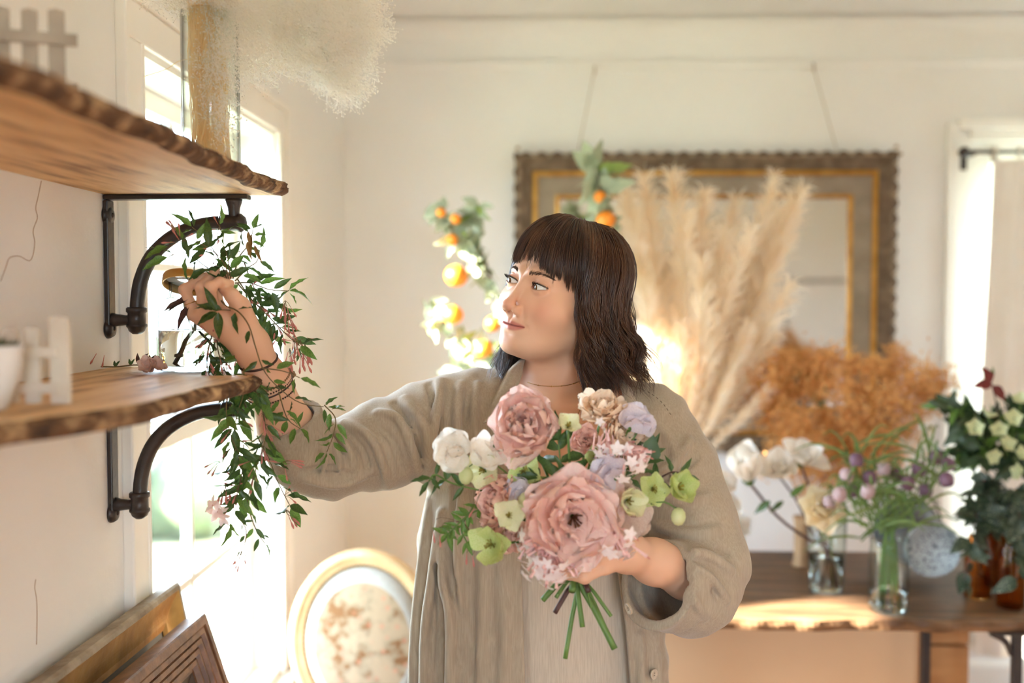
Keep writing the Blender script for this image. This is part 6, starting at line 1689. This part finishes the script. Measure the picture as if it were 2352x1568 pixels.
# ------------------------------------------------------------------ pampas grass
def pampas():
    m_pl = mat('pampas_plume', (254, 245, 230), .85, c2=(250, 234, 210), scale=10, translucent=.5); m_ps = mat('pampas_stalk', (198, 168, 120), .7)
    c = np.array((P(1560, 1200, 3.0)[0], 2.98, ZT + .0008)); vessel('stoneware_vase', c, [(.00001, 0), (.06, 0), (.075, .01), (.088, .12), (.07, .22), (.052, .27), (.058, .29)], mat('cream_stoneware', (222, 210, 190), .6), 'cream vase behind the woman holding the pampas grass')
    protos = []
    for k in range(5):
        paths = []
        for j in range(420):
            t = rng.random() ** .8; a = rng.uniform(0, 6.28); out = np.array((math.cos(a), math.sin(a), 0)); L = (.10 + .10 * math.sin(t * math.pi)) * rng.uniform(.6, 1.1); z0 = t * .86
            d = nz(out * .32 + (0.06, 0, 1)); p0 = np.array((.02 * math.sin(t * 3), 0, z0)); wv = rng.normal(0, .008, 3)
            paths.append([p0, p0 + d * L * .35, p0 + d * L * .7 + out * .014 + wv, p0 + d * L + out * .034 + wv * 2 - np.array((0, 0, .02))])
        V, F = strands(np.array(paths), [.0022, .0032, .0026, .0006], 2); V = V / .9; me = fast_mesh('plume', V, F); me.materials.append(m_pl); protos.append(me)
    tips = [(1480, 395, .02), (1540, 390, -.03), (1620, 430, .0), (1780, 395, .05), (1850, 425, .04), (1690, 450, .1), (1440, 430, -.05), (1500, 470, .07), (1580, 480, -.06), (1660, 520, -.04), (1730, 520, -.08), (1800, 560, .0), (1830, 500, .08),
            (1470, 560, -.1), (1530, 600, .05), (1610, 590, -.1), (1690, 620, -.1), (1760, 640, .0), (1820, 640, -.05), (1490, 720, -.08), (1560, 740, -.12), (1640, 720, -.12), (1720, 740, -.1), (1790, 760, -.05), (1460, 480, .1), (1790, 470, .1), (1770, 880, -.1), (1510, 840, -.14), (1600, 860, -.14), (1680, 860, -.13)]
    PLAB = {0: 'pampas plume reaching the gilt band just right of the orange branch', 1: 'second tall pampas plume from the left, over the gilt band', 2: 'pampas plume in the middle whose tip touches the mirror frame', 3: 'tallest pampas plume, leaning right across the mirror frame', 4: 'rightmost tall pampas plume, standing apart before the mirror glass',
            6: 'leftmost pampas plume, right behind the hair', 18: 'pampas plume leaning farthest right at middle height', 26: 'short pampas plume drooping right over the rust bunch', 27: 'short pampas plume low behind the shoulder'}
    for k, (a, b, dy) in enumerate(tips):
        tip = PP(a, b, 3.05 + dy); foot = c + (rng.uniform(-.02, .02), rng.uniform(-.02, .02), .02); mouth = c + (rng.uniform(-.03, .03), rng.uniform(-.03, .03), .28); d = nz(tip - mouth); L = min(.52, np.linalg.norm(tip - mouth) * .78); b0 = tip - d * L
        e = empty('pampas_plume', foot); tag(e, PLAB.get(k, 'feathery beige pampas plume within the dense bunch before the mirror'), 'dried plume', 'pampas plumes'); wp = PINV(e)
        mk('stalk', tube([foot, mouth, b0 + d * .1], .0022, 5), m_ps, e); o = inst('plume', protos[k % 5], mat4(basis(d, rng.uniform(0, 6)), b0, L), e, wp); o['kind'] = 'stuff'
    # rust coloured dried bunch in a wooden column vase
    cw = tabletop(1840, 1301); m_col = mat('pale_wood_column', (196, 160, 122), .6, c2=(170, 132, 94), scale=10, stretch=(6, 6, 1))
    vessel('wooden_column_vase', cw, [(.00001, 0), (.026, 0), (.028, .004), (.022, .02), (.0215, .12), (.024, .14), (.026, .15)], m_col, 'slim wooden column vase behind the tumbler')
    m_rust = mat('rust_grass', (222, 164, 94), .85, c2=(194, 130, 66), c3=(236, 190, 124), scale=9, translucent=.45)
    protos = []
    for k in range(4):
        tw, tips_ = [], []
        for j in range(260):
            p0 = rng.normal(0, .34, 3) * (1, 1, .8) + (0, 0, .6); d = nz(rng.normal(0, 1, 3) + (0, 0, .5)); L = rng.uniform(.08, .22)
            for q in range(4):
                d2 = nz(d + rng.normal(0, .7, 3)); tw.append([p0, p0 + d2 * L * .5, p0 + d2 * L + rng.normal(0, .02, 3)])
        V, F = strands(np.array(tw), [.0095, .015, .010], 2); me = fast_mesh('tuft', V, F); me.materials.append(m_rust); protos.append(me)
    b = empty('dried_rust_bunch', cw + (0, 0, .02)); tag(b, 'fluffy rust-orange dried foliage bunch below the mirror', 'dried flowers'); wp = PINV(b); hub = cw + (0, 0, .16)
    st = []
    spots = [(1770, 880), (1800, 840), (1850, 830), (1900, 830), (1950, 850), (2000, 850), (2050, 870), (2100, 890), (1760, 930), (1810, 910), (1860, 900), (1920, 900), (1980, 910), (2040, 930), (2090, 940), (1780, 980), (1830, 970), (1890, 970), (1950, 980), (2010, 990), (2070, 990), (1810, 1030), (1870, 1040), (1930, 1050), (1990, 1050), (1850, 1080), (2130, 920), (2140, 880), (1880, 860), (1960, 950), (2060, 830), (1830, 1000), (1890, 1085), (1940, 1095), (1980, 1085), (2040, 1050), (1800, 1060), (1920, 1010), (1990, 1010)]
    for k, (x, y) in enumerate(spots):
        p = PP(x, y, 2.98 + rng.uniform(-.10, .10)); d = nz(p - hub + (0, 0, .05)); s = rng.uniform(.055, .075); q = p - d * s * .6
        inst('tuft', protos[k % 4], mat4(basis(d, rng.uniform(0, 6)), q, s * 1.25), b, wp)['kind'] = 'stuff'; st.append(curve([hub, hub + (q - hub) * .5 + (0, 0, .02), q], 6))
    V, F = strands(np.array(st), np.full(6, .0013)); o = link('stems', fast_mesh('stems', V, F), m_rust, b); o['kind'] = 'stuff'
pampas()
# ------------------------------------------------------------------ orange branches
def oranges():
    m_or = mat('orange_peel', (244, 150, 40), .4, c2=(236, 132, 30), scale=30, bump=.15, bscale=400); m_bark2 = mat('citrus_branch', (124, 112, 88), .7, c2=(96, 88, 68), scale=30)
    c = np.array((P(1330, 1300, 2.92)[0], 2.90, ZT + .0008)); vessel('stoneware_vase', c, [(.00001, 0), (.06, 0), (.07, .01), (.08, .14), (.06, .25), (.045, .29), (.05, .31)], MATS['cream_stoneware'], 'cream vase hidden behind the woman holding the orange branches')
    LV = variants('leaf', lambda i: leaf_vf(1, .5 + .06 * (i % 3), 1.3, .2, .1 + .1 * i, .08, base=.85, phase=i), 4, m_leaf_g); LV2 = variants('leaf', lambda i: leaf_vf(1, .5, 1.3, .2, .1 + .1 * i, .08, base=.85, phase=i), 3, m_leaf_l)
    fruit = mesh_data('orange', *ico(1, 3, (1, 1, .93))); fruit.materials.append(m_or); calyx = mesh_data('calyx', *ico(.2, 1, (1, 1, .4), (0, 0, .93))); calyx.materials.append(m_leaf_m)
    Y = 2.90
    br = [('branch of small oranges rising left of the woman', [(1330, 1050), (1250, 880), (1165, 720), (1140, 665), (1085, 600), (1045, 545), (1030, 500), (1010, 470)], [(1013, 488, 12), (1047, 503, 13), (1038, 550, 14), (1048, 633, 27)], 1),
          ('forked twig beside the small oranges', [(1150, 690), (1110, 600), (1080, 545), (1085, 500), (1100, 470)], [], .8),
          ('low sunlit branch with oranges behind the cheek', [(1330, 1060), (1240, 930), (1150, 830), (1080, 790), (1020, 760), (985, 690)], [(1040, 723, 24), (1133, 743, 20), (1110, 801, 22)], 1),
          ('low twig with pale leaves above the shoulder', [(1240, 930), (1140, 850), (1090, 830), (1040, 850)], [], 1),
          ('leafy orange branch rising above the head', [(1340, 1000), (1370, 700), (1375, 560), (1385, 470), (1372, 400), (1365, 370)], [(1391, 505, 23), (1378, 452, 15)], 1.35)]
    for lab, pts, fr, sz in br:
        e = empty('orange_branch', c + (0, 0, .02)); tag(e, lab, 'branch', 'orange branches'); wp = PINV(e)
        cc = curve([c + (0, 0, .02), c + (0, 0, .30)] + [PP(a, b, Y + rng.uniform(-.03, .03)) for a, b in pts], 60); mk('stem', tube(cc, np.linspace(.006, .0018, 60), 6), m_bark2, e)
        for i in range(26, 60, 1):
          for _2 in range(2):
            if rng.random() < .22: continue
            d = nz(rng.normal(0, .8, 3) + (0, -.1, -.05)); inst('leaf', (LV if rng.random() < .88 else LV2)[rng.integers(3)], align(d, nz(rng.normal(0, .5, 3) + (-.3, -.7, .6)), cc[i], sz * rng.uniform(.048, .078)), e, wp)
        for a, b, r in fr:
            p = PP(a, b, Y - .02); rr = r * Y / FPX
            o = inst('orange', fruit, mat4(basis(nz(rng.normal(0, .3, 3) + (0, 0, 1))), p, rr), e, wp); inst('calyx', calyx, mat4(np.eye(3), p, rr), e, wp)
            near = cc[np.argmin(np.linalg.norm(cc - p, axis=1))]; mk('fruit_stalk', tube([near, p + (0, 0, rr * .9)], .0015, 5), m_bark2, e)
oranges()
# ================================================================== BOUQUET IN THE LEFT HAND
def bouquet():
    G = 'flowers of the hand-held bouquet'
    pk = mat('pink_petal', (251, 224, 216), .55, c2=(252, 232, 220), c3=(248, 212, 202), scale=30, translucent=.35)
    pk2 = mat('peach_petal', (252, 236, 214), .55, c2=(250, 222, 196), scale=30, translucent=.35)
    pk3 = mat('coral_petal', (242, 190, 176), .55, c2=(248, 212, 194), scale=40, translucent=.3)
    lav = mat('lilac_petal', (238, 230, 234), .55, c2=(222, 212, 224), scale=20, translucent=.4)
    blu = mat('blush_sheer_petal', (232, 214, 200), .55, c2=(222, 198, 184), scale=20, translucent=.45)
    grn = mat('lime_petal', (196, 212, 128), .5, c2=(220, 226, 168), scale=24, translucent=.4)
    crm = mat('ivory_petal', (244, 240, 214), .5, c2=(230, 232, 184), scale=24, translucent=.4)
    mk_ = lambda m, w, ru: variants('petal', lambda i: petal_vf(1, w, .45 - .1 * (i % 3), .34 - .16 * (i % 4), ru, n=10, m=13, k=7 + 2 * i, phase=i * 1.3), 6, m)
    PK, PK2, PK3, LAV, BLU, GRN, CRM, WHT = mk_(pk, 1.15, .085), mk_(pk2, 1.1, .08), mk_(pk3, 1.05, .09), mk_(lav, 1.2, .06), mk_(blu, 1.2, .05), mk_(grn, .95, .03), mk_(crm, .95, .03), mk_(m_white, 1.25, .06)
    BASE = BX + STEM_AX * .02
    def stemto(c, r=.0022, m=None): return [c + (BASE - c) * .55 + np.array((0, .012, 0)), BASE + rng.normal(0, .006, 3), BX - STEM_AX * .045 + rng.normal(0, .006, 3)]
    centre_m = mat('flower_heart', (196, 178, 88), .6, c2=(150, 132, 60), scale=80); heart_d = mat('flower_heart_dark', (150, 100, 64), .6, c2=(110, 66, 44), scale=80)
    def bloom(c, ax, R, pets, label, layers, name='lisianthus', heart=heart_d, st=True, cat='flower'):
        e = empty(name, c); tag(e, label, cat, G); wp = PINV(e); B = basis(nz(ax), rng.uniform(0, 6)); base = c - B[:, 2] * R * .35
        for n, tl, s in layers: whorl(e, wp, pets, base, B, n, tl, R * s, R * .05, rng.uniform(0, 6), jit=.22)
        tw = []
        for _ in range(16):
            d = nz(B[:, 2] + rng.normal(0, .35, 3)); tw.append([base, base + d * R * .2, base + d * R * .36])
        V, F = strands(np.array(tw), [R * .012, R * .012, R * .03], 5); mk('stamens', (V, [tuple(f) for f in F]), heart, e)['kind'] = 'stuff'
        mk('calyx', xf(lathe([(.001, -.16 * R), (.08 * R, -.14 * R), (.16 * R, 0), (.2 * R, .05 * R)], 10), mat4(B, base)), m_leaf_m, e)
        if st: stem(e, [base - B[:, 2] * R * .1] + stemto(c), .0020, m_stem)
        return e
    full = ((4, 14, .55), (5, 26, .70), (6, 42, .85), (7, 60, .98), (8, 78, 1.05))
    open_ = ((3, 22, .50), (5, 36, .75), (6, 54, .95), (8, 72, 1.08), (7, 88, 1.12))
    def Q(px, py, Y): return PP(px, py, Y)
    bloom(Q(1206, 972, 1.45), (-.12, -.85, .45), .057, PK, 'large ruffled pink bloom at the top of the bouquet', full)
    bloom(Q(1320, 1190, 1.40), (.10, -.95, .10), .066, PK, 'largest open pink bloom at the centre of the bouquet', open_)
    bloom(Q(1138, 1150, 1.45), (-.75, -.55, .25), .046, PK3, 'coral pink ruffled bloom seen from the side', full)
    bloom(Q(1384, 934, 1.47), (.05, -.5, .85), .036, PK2, 'peach ruffled bloom at the top right of the bouquet', full)
    bloom(Q(1430, 990, 1.47), (.35, -.8, .35), .040, PK2, 'peach bloom under the pale lilac one', full)
    bloom(Q(1345, 1010, 1.48), (.0, -.8, .4), .024, PK3, 'small coral bud between the two peach blooms and the large pink one', full)
    bloom(Q(1172, 1228, 1.45), (-.2, -.7, -.5), .032, PK3, 'low coral bloom beside the lime flower', full)
    five = ((5, 62, 1.0),); cup5 = ((5, 46, 1.0),)
    for k, (a, b, Y, ax, R, pets, lay, lab) in enumerate((
        (1306, 974, 1.44, (.1, -.8, .5), .026, CRM, cup5, 'ivory hellebore beside the large top bloom'),
        (1168, 1182, 1.40, (-.1, -1, .2), .027, CRM, five, 'ivory star-shaped hellebore in front of the coral bloom'),
        (1122, 1252, 1.41, (-.3, -.75, .1), .036, GRN, five, 'lime green hellebore at the lower left'),
        (1562, 1118, 1.44, (.3, -.8, .3), .037, GRN, cup5, 'lime green hellebore at the far right'),
        (1504, 1125, 1.45, (.2, -.9, -.1), .030, GRN, five, 'smaller lime hellebore left of the far right one'),
        (1108, 1078, 1.45, (-.2, -.9, .1), .034, CRM, five, 'pale green hellebore under the white sweet peas'),
        (1205, 1082, 1.44, (.1, -.9, .2), .030, GRN, five, 'green hellebore under the large top bloom'),
        (1448, 1150, 1.42, (.3, -.8, .1), .032, CRM, cup5, 'white cupped hellebore right of the centre bloom'),
        (1368, 1050, 1.46, (.0, -.9, .3), .024, GRN, cup5, 'small green hellebore among the jasmine'))):
        bloom(Q(a, b, Y), ax, R, pets, lab, lay, 'hellebore', centre_m)
    def sweet_pea(px, py, Y, ax, R, pets, lab, spin=0):
        c = Q(px, py, Y); e = empty('sweet_pea', c); tag(e, lab, 'flower', G); wp = PINV(e); B = basis(nz(ax), spin); b0 = c - B[:, 1] * R * .5
        for az, tl, s in ((0, 10, 1.25), (.55, 20, 1.1), (-.55, 20, 1.1)): inst('petal', pets[rng.integers(6)], mat4(B @ rotz(az) @ rotx(math.radians(tl)), b0, R * s), e, wp)
        for az in (.5, -.5): inst('wing', pets[rng.integers(6)], mat4(B @ rotz(az) @ rotx(math.radians(55)), b0 + B[:, 2] * R * .05, R * .75), e, wp)
        mk('calyx', ico(R * .16, 1, loc=b0), m_leaf_m, e); stem(e, [b0] + stemto(c), .0014, m_stem)
    sweet_pea(1042, 1022, 1.46, (-.2, -.9, .3), .036, WHT, 'white sweet pea at the far left of the bouquet', .4)
    sweet_pea(1045, 1050, 1.45, (-.3, -.9, -.1), .030, WHT, 'lower white sweet pea at the far left', 2.6)
    sweet_pea(1112, 1042, 1.45, (.1, -.95, .2), .036, WHT, 'white sweet pea between the far left one and the top bloom', 2.2)
    sweet_pea(1452, 962, 1.47, (.3, -.8, .4), .034, LAV, 'pale lilac sweet pea beside the peach blooms', -.5)
    sweet_pea(1480, 975, 1.47, (.6, -.6, .2), .022, LAV, 'curled lilac sweet pea petal at the upper right', -1.3)
    sweet_pea(1388, 1082, 1.43, (.1, -.95, .1), .036, LAV, 'pale lilac sweet pea above the centre bloom', 1.0)
    sweet_pea(1186, 1122, 1.44, (.0, -.9, .3), .026, LAV, 'lilac sweet pea between the coral and the centre bloom', .5)
    sweet_pea(1432, 1185, 1.45, (.4, -.85, -.1), .044, BLU, 'sheer blush sweet pea behind the white hellebore', 3.0)
    sweet_pea(1400, 1120, 1.46, (.2, -.9, .2), .040, BLU, 'sheer blush sweet pea behind the centre bloom', 2.4)
    # buds
    m_budg = mat('pale_bud', (226, 226, 180), .5, c2=(206, 212, 150), scale=30, translucent=.3)
    for a, b, Y, r, lab in ((1070, 1092, 1.45, .011, 'pale round bud at the left of the bouquet'), (1208, 1155, 1.42, .013, 'pale round bud above the centre bloom'), (1558, 1186, 1.44, .011, 'drooping pale bud under the far right hellebore')):
        c = Q(a, b, Y); e = mk('flower_bud', ico(r, 2, (1, 1, 1.25), c), m_budg); tag(e, lab, 'bud', G); stem(e, [c + (0, 0, r)] + [Q(a * .75 + 330, b - 30, Y + .01)] + stemto(c)[1:], .0012, m_stem)
    # jasmine clusters
    m_jp = mat('jasmine_star', (255, 251, 250), .5, c2=(252, 240, 240), scale=60, translucent=.4); m_jt = mat('jasmine_tube', (238, 200, 194), .5, c2=(224, 172, 166), scale=60)
    fl = []
    for k in range(3):
        parts = []
        for j in range(5):
            V, F = petal_vf(.42, .6, .2, -.15, .03, n=5, m=4, phase=j + k, narrow=.35); parts.append(xf((V, F), mat4(rotz(j * 1.2566 + k) @ rotx(RAD(12)), (0, 0, 1.0))))
        me = mesh_data('star', *merge(parts)); me.materials.append(m_jp); fl.append(me)
    tb = mesh_data('tube', *lathe([(.04, 0), (.05, .3), (.07, .8), (.10, 1.0)], 6)); tb.materials.append(m_jt)
    for px, py, Y, ax, n, spread, L, lab in ((1262, 1312, 1.385, (-.1, -.35, -.9), 46, .50, .026, 'pink and white jasmine cluster hanging at the bottom of the bouquet'), (1418, 1262, 1.385, (.2, -.3, -.9), 22, .38, .028, 'jasmine cluster hanging in front of the wrist'), (1462, 1062, 1.42, (.45, -.6, -.5), 30, .5, .025, 'jasmine cluster at the right below the peach blooms'), (1392, 1035, 1.43, (.0, -.6, -.8), 18, .4, .024, 'jasmine cluster between the peach blooms and the lilac sweet pea'), (1225, 1262, 1.40, (-.5, -.4, -.8), 16, .5, .025, 'jasmine cluster left under the centre bloom')):
        c = Q(px, py, Y) - nz(ax) * L * 1.2; e = empty('jasmine_cluster', c); tag(e, lab, 'flower', G); wp = PINV(e)
        for _ in range(n):
            d = nz(nz(ax) + rng.normal(0, spread, 3)); l = L * rng.uniform(.8, 1.25); p = c + d * L * .35 + rng.normal(0, .006, 3)
            inst('floret_tube', tb, mat4(basis(d), p, l), e, wp)
            if rng.random() < .72: inst('floret', fl[rng.integers(3)], mat4(basis(nz(d + rng.normal(0, .25, 3)), rng.uniform(0, 6)), p, l), e, wp)
            else: inst('bud', BUD, mat4(basis(d), p + d * l * .7, l * .5), e, wp)
        stem(e, [c] + stemto(c), .0014, m_vine)
    # foliage
    def spray(pts, meshes, size, lab, name='leaf_spray', step=3, m=None):
        cc = curve([Q(*p) for p in pts], 24); e = empty(name, cc[0]); tag(e, lab, 'foliage', G); wp = PINV(e); mk('stem', tube(np.vstack([curve([BX - STEM_AX * .04, BASE, cc[0]], 6)[:-1], cc]), .0013, 5), m or m_stem, e)
        for i in range(5, 24, step):
            t = nz(cc[min(i + 1, 23)] - cc[i - 1]); sd = nz(np.cross(t, (0, -1, .1)))
            for s in (-1, 1): inst('leaf', meshes[rng.integers(len(meshes))], align(nz(t * .6 + sd * s + rng.normal(0, .25, 3)), nz(rng.normal(0, .3, 3) + (0, -.8, .5)), cc[i], size * rng.uniform(.75, 1.2)), e, wp)
        inst('leaf', meshes[0], align(nz(cc[-1] - cc[-3]), (0, -.8, .5), cc[-1], size), e, wp)
    spray([(1150, 1150, 1.46), (1080, 1180, 1.45), (1045, 1210, 1.44), (1030, 1225, 1.44)], LEAF_M, .024, 'jasmine foliage trailing at the lower left of the bouquet')
    spray([(1120, 1130, 1.46), (1040, 1110, 1.45), (1000, 1090, 1.44), (985, 1105, 1.44)], LEAF_D, .028, 'green leaves pointing left at the bouquet edge', step=5)
    spray([(1090, 1160, 1.46), (1060, 1210, 1.45), (1072, 1245, 1.44)], LEAF_M, .022, 'short leafy sprig left of the lime hellebore', step=6)
    spray([(1290, 1130, 1.45), (1288, 1080, 1.455), (1285, 1040, 1.46), (1282, 1010, 1.465)], LEAF_D, .046, 'dark broad leaves in the middle of the bouquet', step=6)
    spray([(1300, 1130, 1.45), (1300, 1100, 1.44), (1240, 1095, 1.44)], LEAF_D, .042, 'dark leaves above the centre bloom', step=6)
    spray([(1420, 1120, 1.46), (1470, 1080, 1.46), (1492, 1040, 1.46)], LEAF_D, .034, 'dark leaves at the right edge behind the jasmine', step=6)
    spray([(1480, 1120, 1.46), (1540, 1085, 1.46), (1570, 1090, 1.46)], LEAF_D, .026, 'dark leaves above the far right hellebore', step=7, m=m_stem_d)
    rl = mesh_data('leaf', *leaf_vf(.036, .95, 1.2, .15, .1, .02, base=.6)); rl.materials.append(m_leaf_d); e = mk('round_leaf', xf(leaf_vf(.038, .95, 1.2, .15, .1, .02, base=.6), align((.25, 0, 1), (0, -1, .2), Q(1487, 1056, 1.455))), m_leaf_d); tag(e, 'single round green leaf at the right of the peach blooms', 'leaf', G)
    # hanging pink buds on the left
    for k, (a, b) in enumerate(((995, 1235), (1010, 1245), (1072, 1285), (1085, 1290), (1090, 1180))):
        c = Q(a, b, 1.44); e = mk('jasmine_bud', xf(lathe([(.02, 0), (.05, .4), (.1, .75), (.06, .93), (.01, 1)], 7, cap=True), mat4(basis((rng.normal(0, .2), 0, -1)), c + (0, 0, .01), .018)), m_bud); tag(e, 'tiny pink jasmine bud hanging at the left of the bouquet', 'bud', 'hanging jasmine buds'); mk('bud_stalk', tube(curve([c + (0, 0, .01), c + (.008, .0, .03), Q(1065, 1200, 1.45)], 8), .0004, 4), m_vine, e)
    # stems below the hand
    for k, (a, b, r, m, lab) in enumerate(((1246, 1378, .0042, m_stem, 'thick short green stem at the left below the hand'), (1277, 1372, .0028, m_stem, 'thin green stem beside the short thick one'), (1274, 1407, .0036, m_stem_d, 'dark red-brown stem below the hand'), (1314, 1358, .0048, m_stem, 'short broad green stem in the middle'), (1298, 1512, .0034, m_stem, 'longest thin green stem pointing straight down'), (1338, 1440, .0036, m_stem, 'pale green stem right of the longest one'),
        (1352, 1358, .0040, m_stem_d, 'second dark stem at the right of the middle'), (1412, 1490, .0046, m_stem, 'long thick green stem at the far right'), (1400, 1465, .0034, m_stem, 'green stem just left of the far right one'), (1358, 1395, .0020, m_stem, 'very thin short green stem'), (1404, 1415, .0026, m_stem, 'thin curved green stem at the right'))):
        end = Q(a, b, 1.455 - .004 * (k % 4)); s0 = BX + STEM_AX * .05 + np.array((((k * 7) % 11 - 5) * .0022, ((k * 5) % 7 - 3) * .002, 0)); md = BX - STEM_AX * .02 + (end - BX) * .12 + np.array((((k * 3) % 7 - 3) * .002, 0, 0))
        o = mk('cut_stem', tube(curve([s0, md, (md + end) / 2 + (0, 0, 0), end], 12), r * 1.05, 8), m); tag(o, lab, 'stem', 'cut stems of the bouquet')
bouquet()
